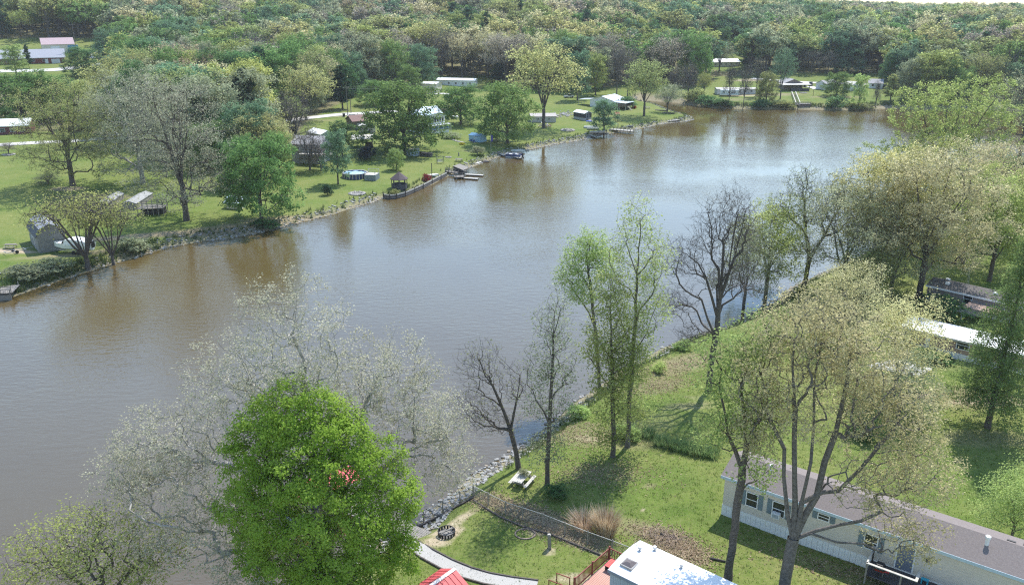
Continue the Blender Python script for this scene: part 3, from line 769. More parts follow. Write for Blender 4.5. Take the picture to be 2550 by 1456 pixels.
NEAR = [  # name, label, base, top row, crown width, kind of leaf, bark, points, leaves, leaf size
    ('leafing_tree', 'yellow green half leafed tree at the lakeside left of the forked tree', (1905, 742), 478, 190, 'yelgrn', 'dark', 700, 7000, .26),
    ('budding_tree', 'yellow topped budding tree leading the row along the near shore', (2185, 705), 338, 260, 'yellow', 'grey', 1000, 14000, .27),
    ('budding_tree', 'tan budding crown tree right of the yellow topped one', (2285, 748), 336, 300, 'tan', 'dark', 1100, 14000, .27),
    ('budding_tree', 'dull tan half bare tree between the two budding trees', (2215, 738), 470, 220, 'sage', 'grey', 800, 5000, .25),
    ('leafing_tree', 'light green leafing tree above the grey brown mobile home', (2462, 700), 425, 230, 'yelgrn', 'dark', 800, 11000, .28),
    ('shore_tree', 'big pale olive tree standing where the near shore bends away', (2335, 478), 172, 330, 'yelgrn', 'dark', 1100, 15000, .40),
    ('shore_tree', 'dark trunked tree at the right edge beyond the pale olive one', (2536, 398), 150, 170, 'sage', 'dark', 700, 6000, .42),
    ('young_tree', 'small light green tree at the right edge beside the mauve roof', (2516, 1352), 1165, 150, 'ltgreen', 'dark', 350, 5200, .15),
    ('leafing_tree', 'light yellow green tree filling the bank above the concrete slab', (2395, 655), 395, 250, 'yelgrn', 'dark', 800, 9000, .28),
    ('leafing_tree', 'dull green half leafed tree between the forked and the yellow topped tree', (2095, 728), 425, 240, 'sage', 'grey', 800, 6500, .26),
    ('budding_tree', 'orange tan budding tree high on the right behind the row', (2425, 585), 345, 260, 'tan', 'dark', 900, 9000, .3),
    ('leafing_tree', 'olive tree crowding the right edge above the light green one', (2530, 600), 420, 220, 'yelgrn', 'dark', 700, 8000, .3),
    ('leafing_tree', 'pale green tree closing the row before the bend of the shore', (2275, 600), 330, 260, 'yelgrn', 'dark', 800, 8000, .3),
    ('leafing_tree', 'small grey green tree left of the yellow green lakeside one', (1850, 775), 560, 150, 'sage', 'dark', 500, 3600, .22),
    ('budding_tree', 'pale tan tree before the left end of the brown mobile home', (2222, 985), 735, 200, 'beige', 'dark', 600, 6000, .19),
    ('budding_tree', 'thin tan tree with a hidden trunk behind the broad tan one', (2090, 850), 640, 170, 'tan', 'dark', 500, 4500, .2),
    ('sparse_tree', 'low grey twiggy tree beside the pale concrete slab', (2235, 1050), 870, 170, 'sage', 'dark', 500, 2600, .17),
    ('leafing_tree', 'short half leafed tree under the forked tree', (2150, 765), 600, 150, 'olive', 'dark', 500, 3600, .24),
]
for i, (nm, lab, bs, top, wpx, lk, bk, npnt, nl, ls) in enumerate(NEAR):
    b0 = G(*bs); h = height_at(b0, top); w = wpx * px2m(b0)
    st = vase(40 + i, h, w, 6, .26)
    lob = puffs(40 + i, h, w, 14, .24, .88, .30, .12)
    t_, c_ = grow_tree(60 + i, st, lob, int(npnt * 1.25), .2, .018 * h, .0006 * h, int(nl * 2.3), ls * .92, .34, 1.3, 3, .8, bk, lk, .1)
    plant(nm, lab, 'tree', b0, t_, c_, group='trees along the near shore' if i < 7 or 8 <= i < 14 else None)

# feathery conifer at the right
b0, h, k = at_tree(2458, 1064, 545)
st = [stem_line(h * .98, (.4, 0), 10, .05, 31)]
pf = lambda f: 5.2 * (1 - f) ** .95 + .25
for i in range(60):
    f = .16 + .8 * i / 60; a = i * 2.4; q = pf(f) * (.8 + .3 * ((i * 7) % 5) / 5)
    st.append([(.2 * f, 0, h * f), (math.cos(a) * q * .5, math.sin(a) * q * .5, h * f + .1), (math.cos(a) * q, math.sin(a) * q, h * f - .9)])
lob = [(.2 * f, 0, h * f - .3, pf(f), pf(f), h * .05, (1 - f) ** 1.5 + .04) for f in np.linspace(.15, .97, 16)]
t_, c_ = grow_tree(32, st, lob, 1100, .2, .30, .010, 36000, .17, .26, 1.1, 3, .7, 'dark', 'hemlock', .16, .3, droop=1.1, flat=.9)
plant('conifer_tree', 'feathery dark green conifer at the right beyond the mauve roof', 'tree', b0, t_, c_)
# ------------------------------------------------------------------ tree kinds of the far bank: a few grown trees, then copies with their own size and colour
PROTO = {}
def proto(key, h, w, maker):
    PROTO.setdefault(key, []).append((h, w, *maker))
for s in range(3):
    h, w = 15, 12
    proto('round', h, w, grow_tree(100 + s, vase(100 + s, h, w, 6, .24), puffs(100 + s, h, w, 22, .13, .88, .25, .10), 480, .25, .34, .02, 15000, .36, .42, 2.4, 2, .7, 'dark', 'green', .12, .6, along=.2, face=.75))
for s in range(2):
    h, w = 17, 9
    proto('oval', h, w, grow_tree(110 + s, vase(110 + s, h, w, 5, .22), puffs(110 + s, h, w, 14, .2, .9, .3, .1), 340, .2, .3, .02, 8000, .42, .42, 2.2, 2, .7, 'dark', 'green', .12, .5, along=.25))
for s in range(3):
    h, w = 17, 13
    proto('open', h, w, grow_tree(120 + s, vase(120 + s, h, w, 8, .22), puffs(120 + s, h, w, 12, .46, .9, .3, .11), 520, .18, .34, .02, 6500, .36, .42, 1.3, 3, .9, 'dark', 'tan', .1, .4, along=.35))
for s in range(2):
    h, w = 17, 9
    proto('bare', h, w, grow_tree(130 + s, vase(130 + s, h, w, 6, .26), puffs(130 + s, h, w, 10, .34, .9, .32, .13), 900, .3, .26, .028, 500, .3, .4, 1.0, 4, 1.0, 'grey', 'greybud', .1))
for s in range(2):
    h, w = 20, 15
    proto('pale', h, w, grow_tree(140 + s, [stem_line(h * .92, (0, 0), 8, .1, 140 + s)] + vase(240 + s, h, w * .8, 7, .3)[1:], puffs(140 + s, h, w, 20, .14, .92, .27, .09), 1300, .22, .4, .02, 26000, .18, .26, 1.1, 3, .8, 'pale', 'cream', .1, along=.4))
def conifer(seed, h, w, n_b, prof, leaves, leaf, z0=.16):
    st = [stem_line(h * .98, (0, 0), 8, .03, seed)]
    for i in range(n_b):
        f = z0 + (.95 - z0) * i / n_b; a = i * 2.4; q = w * .5 * prof(f)
        st.append([(0, 0, h * f), (math.cos(a) * q * .5, math.sin(a) * q * .5, h * f + .1), (math.cos(a) * q, math.sin(a) * q, h * f - .2)])
    lob = [(0, 0, h * f, w * .5 * prof(f), w * .5 * prof(f), h * .05, prof(f) ** 1.5 + .05) for f in np.linspace(z0, .96, 10)]
    return grow_tree(seed, st, lob, 320, .2, .26, .02, leaves, leaf, .3, 2.2, 2, .5, 'dark', 'conifer', .2, .2, along=.3)
proto('spruce', 14, 7, conifer(150, 14, 7, 30, lambda f: (1 - f) ** .8 * 1.15 + .05, 6000, .42))
for s in range(2):
    proto('pine', 15, 8, conifer(151 + s, 15, 8, 26, lambda f: min(1, 1.6 * (1 - f) ** .6) * (.75 + .25 * math.sin(f * 23 + s)), 6500, .5, .22))
h, w = 9, 15
proto('willow', h, w, grow_tree(160, vase(160, h, w, 9, .16), [(math.cos(a) * 5 * q, math.sin(a) * 5 * q, h * (.86 - .13 * q), 2.8, 2.8, 1.15) for a, q in [(i * .9, .4 + .6 * ((i * 7) % 5) / 4) for i in range(14)]], 900, .14, .3, .018, 3400, .22, .28, 1.2, 3, .8, 'dark', 'yelgrn', .12, droop=.5, skew=.7))
for s in range(2):
    h, w = 3, 3.2
    proto('shrub', h, w, grow_tree(170 + s, vase(170 + s, h, w, 7, .1), puffs(170 + s, h, w, 8, .25, .8, .34, .2), 160, .2, .06, .012, 2200, .24, .2, 2, 2, .3, 'dark', 'green', .3, .5))

_pk = {}
USED_POS = []
def tree(kind, leafk, bx, by, top, wpx, label, name=None, bark=None, group=None, cat='tree', rz=None, var=None):
    b0 = G(bx, by)
    h = max(0.6, height_at(b0, top)); w = max(0.6, wpx * px2m(b0))
    lst = PROTO[kind]; i = _pk.get(kind, 0); _pk[kind] = i + 1
    ph, pw, t_, c_ = lst[i % len(lst) if var is None else var]
    USED_POS.append((b0[0], b0[1], w * .5))
    nm = name or {'round': 'leafy_tree', 'oval': 'leafy_tree', 'open': 'budding_tree', 'bare': 'bare_tree', 'pale': 'sycamore_tree', 'spruce': 'spruce_tree', 'pine': 'pine_tree', 'willow': 'willow_tree', 'shrub': 'shrub'}[kind]
    return plant(nm, label, cat, b0, t_, c_, (i * 2.1) % 6.28 if rz is None else rz, (w / pw, w / pw, h / ph), leafk, bark, group)

GF, GW, GN, GR = 'trees on the lawns of the far bank', 'trees massed behind the far bank lawns', 'trees of the far woods', 'trees on the far right shore'
T = [
 # ---- far bank lawns, left to right
 ('pale', 'olive', 182, 463, 196, 235, 'grey green leaning tree alone on the left lawn', GF, 'dark'),
 ('pale', 'ash', 465, 549, 186, 262, 'large pale cream sycamore on the far lawn right of the willow', GF, 'dark'),
 ('pale', 'sage', 356, 456, 160, 215, 'pale sycamore with white limbs behind the larger cream one', GF, 'pale'),
 ('willow', 'yelgrn', 220, 672, 466, 292, 'low spreading yellow green willow in front of the grey barn', GF, 'dark'),
 ('willow', 'yelgrn', 283, 660, 505, 190, 'smaller willow rooted at the water right of the spreading one', GF, 'dark'),
 ('round', 'green', 652, 548, 334, 178, 'round green shore tree left of the small evergreen ball shrub', GF, None),
 ('oval', 'bluegrn', 842, 459, 318, 62, 'slim young tree standing beside the round pool', GF, None),
 ('oval', 'dkgreen', 853, 392, 300, 66, 'dense dark green tree left of the open carport', GF, None),
 ('round', 'ltgreen', 987, 424, 366, 44, 'small light green tree behind the dark gazebo', GF, None),
 ('round', 'green', 1007, 378, 194, 196, 'largest green maple in front of the blue white house', GF, None),
 ('round', 'green', 1147, 310, 208, 104, 'green maple beside the white propane tank', GF, None),
 ('round', 'green', 1263, 357, 198, 146, 'green maple right of the small blue shed', GF, None),
 ('open', 'yellow', 1353, 320, 98, 160, 'tall yellow green tree above the cluttered shed', GF, 'dark'),
 ('oval', 'bluegrn', 1503, 336, 244, 60, 'small willowy green tree between the docks of the point', GF, None),
 ('open', 'olive', 1603, 289, 140, 110, 'sparse dark trunked tree on the grassy point', GF, 'dark'),
 ('open', 'sage', 1661, 279, 208, 62, 'small round half leafed tree at the tip of the point', GF, 'dark'),
 ('oval', 'bluegrn', 1437, 250, 122, 54, 'narrow blue green tree left of the metal roofed lake house', GF, None),
 ('oval', 'yelgrn', 1482, 237, 128, 52, 'yellow green tree behind the metal roofed lake house', GF, 'dark'),
 ('bare', 'greybud', 1535, 236, 112, 50, 'pale bare tree of a clump behind the metal roofed lake house, left one', GF, None),
 ('bare', 'greybud', 1562, 240, 108, 54, 'pale bare tree of a clump behind the metal roofed lake house, right one', GF, None),
 ('shrub', 'conifer', 815, 486, 457, 24, 'small dark evergreen ball shrub on the lawn', GF, None),
 ('shrub', 'navy', 913, 398, 363, 40, 'dark blue green bush in front of the open carport', GF, None),
 ('shrub', 'burgundy', 1062, 452, 432, 19, 'red leaved bush at the corner of the timber seawall', GF, None),
 ('shrub', 'sage', 1188, 386, 362, 30, 'rounded grey green bush near the pontoon dock', GF, None),
 ('shrub', 'burgundy', 1579, 271, 263, 10, 'dark red ball shrub on the lawn of the point', GF, None),
 ('shrub', 'olive', 985, 487, 470, 20, 'low bush at the foot of the dark gazebo', GF, None),
 ('shrub', 'greybud', 1105, 282, 268, 22, 'brown twiggy bush above the stone steps', GF, None),
 ('bare', 'rust', 22, 384, 352, 40, 'little bare shrub tree in a ringed bed on the left lawn', GF, None),
 ('bare', 'greybud', 738, 378, 228, 86, 'bare grey tree in front of the grey house', GF, 'dark'),
 ('bare', 'greybud', 800, 425, 352, 76, 'low leafless brushy tree under the wooden deck', GF, 'grey'),
 ('oval', 'olive', 22, 326, 292, 24, 'small columnar tree at the dark red house', GF, None),
 ('bare', 'sage', 120, 458, 430, 60, 'scrub of bare sprouts by the leaning tree', GF, None),
 # ---- trees massed behind, left
 ('round', 'dkgreen', 210, 190, 114, 84, 'dark round tree right of the long brick building', GW, None),
 ('oval', 'ltgreen', 42, 192, 108, 50, 'light green tree in front of the brick building', GW, None),
 ('pine', 'conifer', 73, 170, 112, 20, 'thin dark conifer before the brick building windows', GW, None),
 ('round', 'green', 60, 308, 172, 170, 'wide green tree over the dark red house', GW, None),
 ('round', 'green', 150, 300, 180, 120, 'green tree behind the leaning tree', GW, None),
 ('round', 'yelgrn', 236, 318, 194, 116, 'yellow green round tree left of the white limbed sycamore', GW, None),
 ('round', 'bluegrn', 285, 170, 66, 84, 'blue green tree right of the mauve roofed barn', GW, None),
 ('round', 'dkgreen', 385, 250, 92, 132, 'big dark green tree above the white limbed sycamore', GW, None),
 ('round', 'bluegrn', 440, 172, 48, 130, 'broad hazy green tree above the dark green one', GW, None),
 ('round', 'rust', 500, 300, 136, 118, 'rusty tan tree in a gap of green trees on the left', GW, None),
 ('round', 'dkgreen', 560, 296, 114, 130, 'dark green tree right of the rusty tan tree', GW, None),
 ('round', 'green', 612, 200, 68, 84, 'tall mid green tree above the yellow crowned one', GW, None),
 ('oval', 'green', 690, 292, 124, 88, 'slender green tree with a bare lower trunk by the road', GW, None),
 ('open', 'yellow', 762, 300, 155, 118, 'yellow budding tree above the white roofed shed', GW, None),
 ('open', 'yelgrn', 696, 200, 98, 92, 'yellow green rounded tree behind the yellow budding one', GW, None),
 ('pine', 'conifer', 800, 262, 150, 48, 'dark pine left of the tall utility poles', GW, None),
 ('pine', 'conifer', 853, 272, 164, 66, 'broad dark pine right behind the utility poles', GW, None),
 ('round', 'green', 848, 220, 136, 82, 'green tree rising behind the two dark pines', GW, None),
 ('oval', 'green', 902, 188, 76, 84, 'leaning open green tree behind the cream trailer', GW, None),
 ('round', 'green', 985, 218, 94, 84, 'deep green tree left of the cream trailer', GW, None),
 ('round', 'bluegrn', 1048, 214, 106, 84, 'blue green round tree just behind the cream trailer', GW, None),
 ('open', 'yellow', 1065, 178, 44, 120, 'bright yellow budding tree over the long white trailer', GW, None),
 ('pine', 'conifer', 1246, 206, 156, 60, 'dark pine right of the long white trailer', GW, None),
 ('open', 'tan', 1150, 194, 80, 70, 'tan budding tree with bare stems behind the long white trailer, left', GW, 'grey'),
 ('open', 'tan', 1215, 194, 72, 90, 'tan budding tree with bare stems behind the long white trailer, right', GW, 'grey'),
 ('bare', 'tan', 1180, 192, 92, 50, 'bare stemmed tree between the two tan trees behind the long trailer', GW, 'grey'),
 ('round', 'green', 610, 440, 330, 60, 'green bushy tree behind the blue roofed playhouse', GW, None),
 ('round', 'dkgreen', 560, 400, 270, 90, 'dark green tree behind the cream sycamore', GW, None),
 ('bare', 'greybud', 660, 372, 286, 70, 'grey twiggy tree left of the grey house', GW, None),
 ('round', 'dkgreen', 650, 350, 270, 80, 'low dark green tree by the road bend', GW, None),
 ('round', 'dkgreen', 592, 468, 340, 92, 'dark green low tree filling the gap left of the round shore tree', GW, None),
 ('round', 'green', 696, 440, 322, 84, 'green tree left of the grey house', GW, None),
 ('bare', 'greybud', 772, 424, 318, 84, 'bare tangle of branches in front of the grey house wall', GW, 'grey'),
 ('round', 'ltgreen', 640, 470, 380, 60, 'light green low tree behind the round shore tree', GW, None),
 ('round', 'green', 520, 425, 300, 110, 'green tree right behind the cream sycamore trunk', GW, None),
 ('open', 'sage', 430, 400, 240, 130, 'sage green tree left behind the cream sycamore', GW, 'grey'),
 ('round', 'ltgreen', 690, 392, 300, 74, 'light green tree left of the bare grey tree', GW, None),
 ('round', 'bluegrn', 618, 392, 268, 96, 'blue green tree over the road bend', GW, None),
 ('round', 'green', 470, 345, 212, 116, 'mid green tree below the rusty tan tree', GW, None),
 ('bare', 'greybud', 600, 372, 262, 80, 'bare grey tree before the road bend', GW, 'grey'),
 ('round', 'dkgreen', 305, 338, 214, 104, 'dark green tree left below the white limbed sycamore crown', GW, None),
 ('open', 'olive', 722, 330, 238, 74, 'olive tree beside the slender roadside tree', GW, None),
 ('round', 'green', 935, 262, 196, 78, 'green tree between the dark pines and the largest maple', GW, None),
 ('oval', 'green', 672, 330, 220, 60, 'upright green tree left of the slender roadside tree', GW, None),
 ('open', 'yelgrn', 545, 340, 226, 80, 'yellow green tree right of the rusty tan tree', GW, None),
 ('round', 'ltgreen', 100, 290, 190, 120, 'light green round tree between the wide and the leaning tree', GW, None),
 ('round', 'bluegrn', 190, 282, 196, 90, 'blue green tree below the dark round one', GW, None),
 ('round', 'green', 1020, 235, 160, 60, 'green tree at the left end of the cream trailer', GW, None),
 ('open', 'yelgrn', 1330, 222, 120, 80, 'yellow green tree between the dark pine and the tall one', GW, None),
 ('open', 'sage', 265, 360, 230, 110, 'pale olive tree beside the white limbed sycamore', GW, 'grey'),
 ('round', 'bluegrn', 330, 210, 110, 90, 'mid green tree between the barn and the white limbed sycamore', GW, None),
 ('open', 'yellow', 320, 84, 16, 130, 'big yellow tan crowned tree far behind the brick building', GN, None),
 ('open', 'yelgrn', 52, 90, 24, 58, 'yellow green distant tree above the brick building', GN, None),
 ('round', 'green', 940, 140, 74, 60, 'fresh green tree high behind the cream trailer', GW, None),
 ('open', 'yelgrn', 1000, 120, 40, 60, 'yellow green tree in the woods above the cream trailer', GN, None),
 ('oval', 'green', 960, 92, 40, 50, 'dark topped tree rising out of the woods, centre', GN, None),
 # ---- behind the point and the right shore
 ('round', 'green', 1395, 200, 70, 90, 'green tree behind the tall yellow green one', GW, None),
 ('oval', 'green', 1665, 172, 94, 46, 'weeping green tree above the inlet', GR, None),
 ('oval', 'dkgreen', 1793, 142, 66, 50, 'tall dark green tree behind the white far garages', GR, None),
 ('round', 'dkgreen', 1690, 88, 36, 60, 'dark green tree in the woods above the weeping one', GR, None),
 ('round', 'dkgreen', 1731, 124, 72, 62, 'dark green tree left of the white far garages', GR, None),
 ('round', 'dkgreen', 1541, 110, 50, 86, 'dark green wide tree above the pale bare clump', GR, None),
 ('open', 'tan', 1608, 104, 28, 64, 'tan open crowned tree right of the wide dark green one', GR, None),
 ('open', 'yelgrn', 1605, 176, 96, 50, 'yellow green narrow tree over the inlet, left', GR, None),
 ('open', 'yelgrn', 1640, 176, 98, 34, 'yellow green narrow tree over the inlet, right', GR, None),
 ('round', 'blossom', 1430, 150, 98, 42, 'white blossoming tree in the woods above the point', GR, None),
 ('bare', 'greybud', 1712, 252, 150, 46, 'bare dark tree on the right shore left of the white trailer', GR, 'dark'),
 ('bare', 'sage', 1680, 232, 160, 40, 'bare tree behind the inlet shore', GR, 'dark'),
 ('open', 'yelgrn', 1752, 240, 178, 40, 'light green brush tree beside the bare dark shore tree', GR, 'dark'),
 ('bare', 'sage', 1813, 269, 150, 30, 'thin shore tree in front of the white trailer, left one', GR, 'dark'),
 ('bare', 'sage', 1850, 268, 160, 34, 'thin shore tree in front of the white trailer, right one', GR, 'dark'),
 ('bare', 'sage', 1881, 240, 130, 26, 'slim tall tree at the right end of the white trailer', GR, 'dark'),
 ('round', 'olive', 1906, 262, 175, 52, 'thick grey olive shore tree left of the porch house', GR, None),
 ('open', 'bluegrn', 1942, 247, 118, 56, 'tall dark trunked tree by the porch house', GR, 'dark'),
 ('round', 'green', 2082, 240, 176, 66, 'green clump tree in front of the white garage', GR, None),
 ('shrub', 'dkgreen', 2080, 272, 238, 44, 'dark dense bush at the water below the white garage', GR, None),
 ('oval', 'ltgreen', 2136, 270, 182, 34, 'twin stemmed light green tree on the right shore', GR, 'dark'),
 ('bare', 'sage', 2178, 272, 200, 22, 'thin bare shore tree at the right end of the lawn', GR, 'dark'),
 ('pine', 'olive', 2216, 252, 186, 44, 'olive conical tree at the end of the far right lawn', GR, None),
 ('round', 'sage', 2262, 250, 140, 72, 'pale green tree right of the grey far house', GR, None),
 ('round', 'dkgreen', 2218, 214, 130, 60, 'deep green tree behind the grey far house', GR, None),
 ('round', 'yellow', 2250, 166, 104, 82, 'pale yellow round tree behind the deep green one', GR, None),
 ('round', 'yellow', 2300, 128, 86, 80, 'pale yellow tree beyond the round pale yellow one, left', GR, None),
 ('round', 'yellow', 2352, 140, 92, 62, 'pale yellow tree beyond the round pale yellow one, right', GR, None),
 ('round', 'dkgreen', 2340, 190, 120, 100, 'dark green wide tree over the big pale olive shore tree', GR, None),
 ('round', 'green', 2040, 132, 80, 70, 'green tree in the woods behind the porch house', GR, None),
 ('spruce', 'conifer', 2155, 158, 92, 32, 'dark pointed spruce in the woods behind the white garage', GR, None),
 ('round', 'gold', 2078, 102, 76, 36, 'brilliant yellow flowering tree in the woods on the right', GR, None),
 ('oval', 'dkgreen', 1990, 134, 78, 60, 'dark green tree left of the brilliant yellow one', GR, None),
 ('round', 'bluegrn', 2110, 182, 118, 80, 'hazy green tree behind the green clump tree', GR, None),
 ('bare', 'sage', 2020, 182, 120, 60, 'grey bare row tree behind the porch house, left', GR, 'grey'),
 ('bare', 'sage', 2060, 184, 126, 50, 'grey bare row tree behind the porch house, right', GR, 'grey'),
 ('pine', 'conifer', 1860, 168, 120, 34, 'dark cedar right of the white far garages', GR, None),
 ('open', 'sage', 1790, 178, 100, 66, 'grey green open tree before the white far garages', GR, 'dark'),
 ('oval', 'bluegrn', 1745, 170, 116, 30, 'small blue green tree in front of the white far garages', GR, None),
]
for r in T:
    tree(r[0], r[1], r[2], r[3], r[4], r[5], r[6], bark=r[8], group=r[7], cat='shrub' if r[0] == 'shrub' else 'tree')
# ------------------------------------------------------------------ the far woods
def dome(seed, h, w, z0):
    rs_ = np.random.RandomState(seed); zc_ = (z0 + .9) / 2
    out = [(0, 0, h * zc_, w * .42, w * .42, h * (.92 - z0) * .48, 3.0)]
    for i in range(7):
        a = i * .9 + rs_.rand(); out.append((math.cos(a) * w * .3, math.sin(a) * w * .3, h * (zc_ + rs_.uniform(-.1, .14)), w * .2, w * .2, h * .12, .3))
    return out
FARP = []          # (height, width, mesh) of trees too far off to show their parts
def far_tree(seed, h, w, kind, leafk, bark):
    if kind == 'conifer':
        t_, c_ = conifer(seed, h, w, 12, lambda f: (1 - f) ** .7 * 1.1 + .05, 900, 1.0)
    else:
        z0 = {'round': .28, 'open': .5, 'bare': .45}[kind]; nl = {'round': 3200, 'open': 1900, 'bare': 200}[kind]
        t_, c_ = grow_tree(seed, vase(seed, h, w, 6, .25), dome(seed, h, w, z0), 110, .2, .3, .05, nl, .66, .5, 2.0 if kind == 'round' else 1.3, 2, 1.4, bark, leafk, .1, .5, along=.2, face=.8 if kind == 'round' else .4)
    def arr(me_, key, n, ty=np.float32):
        a = np.zeros(n, ty); me_.vertices.foreach_get('co', a) if key == 'co' else me_.loops.foreach_get('vertex_index', a); return a
    V1 = arr(t_, 'co', len(t_.vertices) * 3).reshape(-1, 3); V2 = arr(c_, 'co', len(c_.vertices) * 3).reshape(-1, 3)
    Q1 = arr(t_, 'v', len(t_.loops), np.int32).reshape(-1, 4); Q2 = arr(c_, 'v', len(c_.loops), np.int32).reshape(-1, 4)
    m2 = np.zeros(len(Q2), np.int32); c_.polygons.foreach_get('material_index', m2)
    lv = np.zeros(len(V2), np.float32); c_.attributes['lv'].data.foreach_get('value', lv)
    me_ = mesh_np('far_tree', np.concatenate([V1, V2]), np.concatenate([Q1, Q2 + len(V1)]), mats=[BARK[bark], LM(leafk)], mQ=np.concatenate([np.zeros(len(Q1), np.int32), m2]), lv=np.concatenate([np.zeros(len(V1)), lv]))
    bpy.data.meshes.remove(t_); bpy.data.meshes.remove(c_)
    return me_
SPEC = [('round', 'green', 'dark', 'fresh green'), ('round', 'bluegrn', 'dark', 'blue green'), ('round', 'dkgreen', 'dark', 'dark green'), ('round', 'yelgrn', 'dark', 'yellow green'), ('round', 'sage', 'dark', 'grey green'),
        ('open', 'tan', 'grey', 'tan budding'), ('open', 'yellow', 'grey', 'yellow budding'), ('open', 'rust', 'grey', 'rusty budding'), ('open', 'olive', 'dark', 'olive half leafed'), ('bare', 'greybud', 'grey', 'bare grey'),
        ('conifer', 'conifer', 'dark', 'dark evergreen'), ('open', 'greybud', 'grey', 'greyish budding')]
for i, (kd, lk, bk, _) in enumerate(SPEC):
    h, w = (17, 12) if kd != 'conifer' else (16, 8)
    FARP.append((h, w, far_tree(300 + i, h, w, kd, lk, bk)))

# where trees may stand: beyond the lawns, clear of buildings, roads and the trees already there
CLEAR = [[(-50, 96), (262, 96), (262, 196), (120, 205), (-50, 205)], [(1690, 128), (1850, 128), (1850, 176), (1690, 176)], [(1570, 205), (1660, 195), (1660, 246), (1570, 250)], [(1780, 186), (1900, 186), (1900, 262), (1780, 262)],
         [(1930, 180), (2215, 180), (2215, 268), (1930, 268)], [(1030, 196), (1215, 186), (1215, 240), (1030, 240)], [(715, 325), (850, 290), (850, 420), (715, 420)], [(-60, 290), (80, 290), (80, 345), (-60, 345)], [(-90, 196), (300, 196), (300, 350), (-90, 350)]]
def in_poly(x, y, poly):
    ins = np.zeros(x.shape, bool)
    for (ax, ay), (bx, by) in zip(poly, poly[1:] + poly[:1]):
        if ay != by: ins ^= ((ay > y) != (by > y)) & (x < (bx - ax) * (y - ay) / (by - ay) + ax)
    return ins
rs = np.random.RandomState(77)
cand = []
d = 190.0
while d < 1250:
    sp = 11.0 + 3.0 * sstep(600, 1200, d)
    xs = np.arange(-d * .72 - 30, d * .72 + 30, sp) + rs.uniform(0, sp)
    cand.append(np.stack([xs + rs.normal(0, sp * .33, len(xs)), d + rs.normal(0, sp * .3, len(xs))], 1))
    d += sp * .92
cand = np.concatenate(cand)
sdv, nr_ = shore_dist(cand[:, 0], cand[:, 1])
zc = ground_h(cand[:, 0], cand[:, 1], (sdv, nr_))
qx, qy = project(np.stack([cand[:, 0], cand[:, 1], zc], 1))
ok = (sdv > 5) & ~(nr_ & (cand[:, 1] < 420))
wl = np.interp(qx, [p[0] for p in WOOD_LINE], [p[1] for p in WOOD_LINE])
ok &= (qy < wl - 4) | (cand[:, 1] > 700)
for pl_ in CLEAR: ok &= ~in_poly(qx, qy, pl_)
U = np.array(USED_POS)
for (ux, uy, ur) in U:
    ok &= np.hypot(cand[:, 0] - ux, cand[:, 1] - uy) > min(ur * .75, 6.0)
ROADS = [[(-80, 366), (0, 361), (130, 355), (330, 342), (500, 336), (600, 330), (720, 300), (830, 287), (900, 283), (1000, 276)], [(-80, 180), (0, 178), (90, 177), (170, 172), (260, 160)], [(1880, 203), (1960, 205), (2100, 209), (2220, 214)], [(1500, 108), (1700, 107), (1800, 108)]]
for rd in ROADS:
    for (ax, ay), (bx, by) in zip(rd, rd[1:]):
        a, b_ = G(ax, ay)[:2], G(bx, by)[:2]
        v = b_ - a; t = np.clip(((cand - a) @ v) / (v @ v), 0, 1)
        ok &= np.hypot(*(cand - a - t[:, None] * v).T) > 5.0
cand, zc, qx, qy = cand[ok], zc[ok], qx[ok], qy[ok]
vis = (qx > -60) & (qx < 2610)
cand, zc, qx, qy = cand[vis], zc[vis], qx[vis], qy[vis]
# what grows where: drifts of kinds, seen as colour patches across the woods
def drift(seed):
    k = np.random.RandomState(seed).normal(0, .012, (5, 2)); p = np.random.RandomState(seed + 1).rand(5) * 6
    return np.sin(cand @ k.T + p).mean(1) * 1.6
u = qx / 2549.0
Wt = np.zeros((len(cand), len(SPEC)))
leafy = np.exp(drift(1)); budd = np.exp(drift(2)); grey = np.exp(drift(3))
centre = np.exp(-((u - .45) / .2) ** 2)
Wt[:, 0] = leafy * 1.0; Wt[:, 1] = leafy * 1.1; Wt[:, 2] = .55 * np.exp(drift(4)); Wt[:, 3] = 1.1 * np.exp(drift(5)); Wt[:, 4] = .8 * leafy
Wt[:, 5] = budd * (.14 + .75 * centre); Wt[:, 6] = .4 * budd * (.3 + 1.0 * centre); Wt[:, 7] = .12 * budd * (.3 + centre); Wt[:, 8] = .9
Wt[:, 9] = grey * (.18 + .8 * centre); Wt[:, 10] = .32 * np.exp(drift(6)); Wt[:, 11] = .5 * grey * (.3 + 1.2 * centre)
Wt /= Wt.sum(1)[:, None]
kind = (Wt.cumsum(1) > rs.rand(len(cand))[:, None]).argmax(1)
size = rs.uniform(.9, 1.55, len(cand)); wide = size * rs.uniform(.9, 1.4, len(cand))
rot = rs.uniform(0, 6.28, len(cand))
dist = np.hypot(cand[:, 0], cand[:, 1])
order = np.argsort(dist)
N_SINGLE = 140
ZONES = [(0, 'above the brick building'), (330, 'above the white limbed sycamore'), (620, 'above the road and pines'), (900, 'behind the cream trailer'), (1130, 'behind the long white trailer'), (1300, 'above the grassy point'),
         (1560, 'above the inlet'), (1750, 'behind the white far garages'), (1950, 'behind the porch house'), (2200, 'above the big pale olive tree')]
NAMEK = {'round': 'leafy_tree', 'open': 'budding_tree', 'bare': 'bare_tree', 'conifer': 'evergreen_tree'}
LABS, SINGLES = {}, []
FAR_ONE = [next(j for j in order[N_SINGLE:] if kind[j] == k_) for k_ in range(len(SPEC)) if (kind[order[N_SINGLE:]] == k_).any()]
single = list(order[:N_SINGLE]) + FAR_ONE
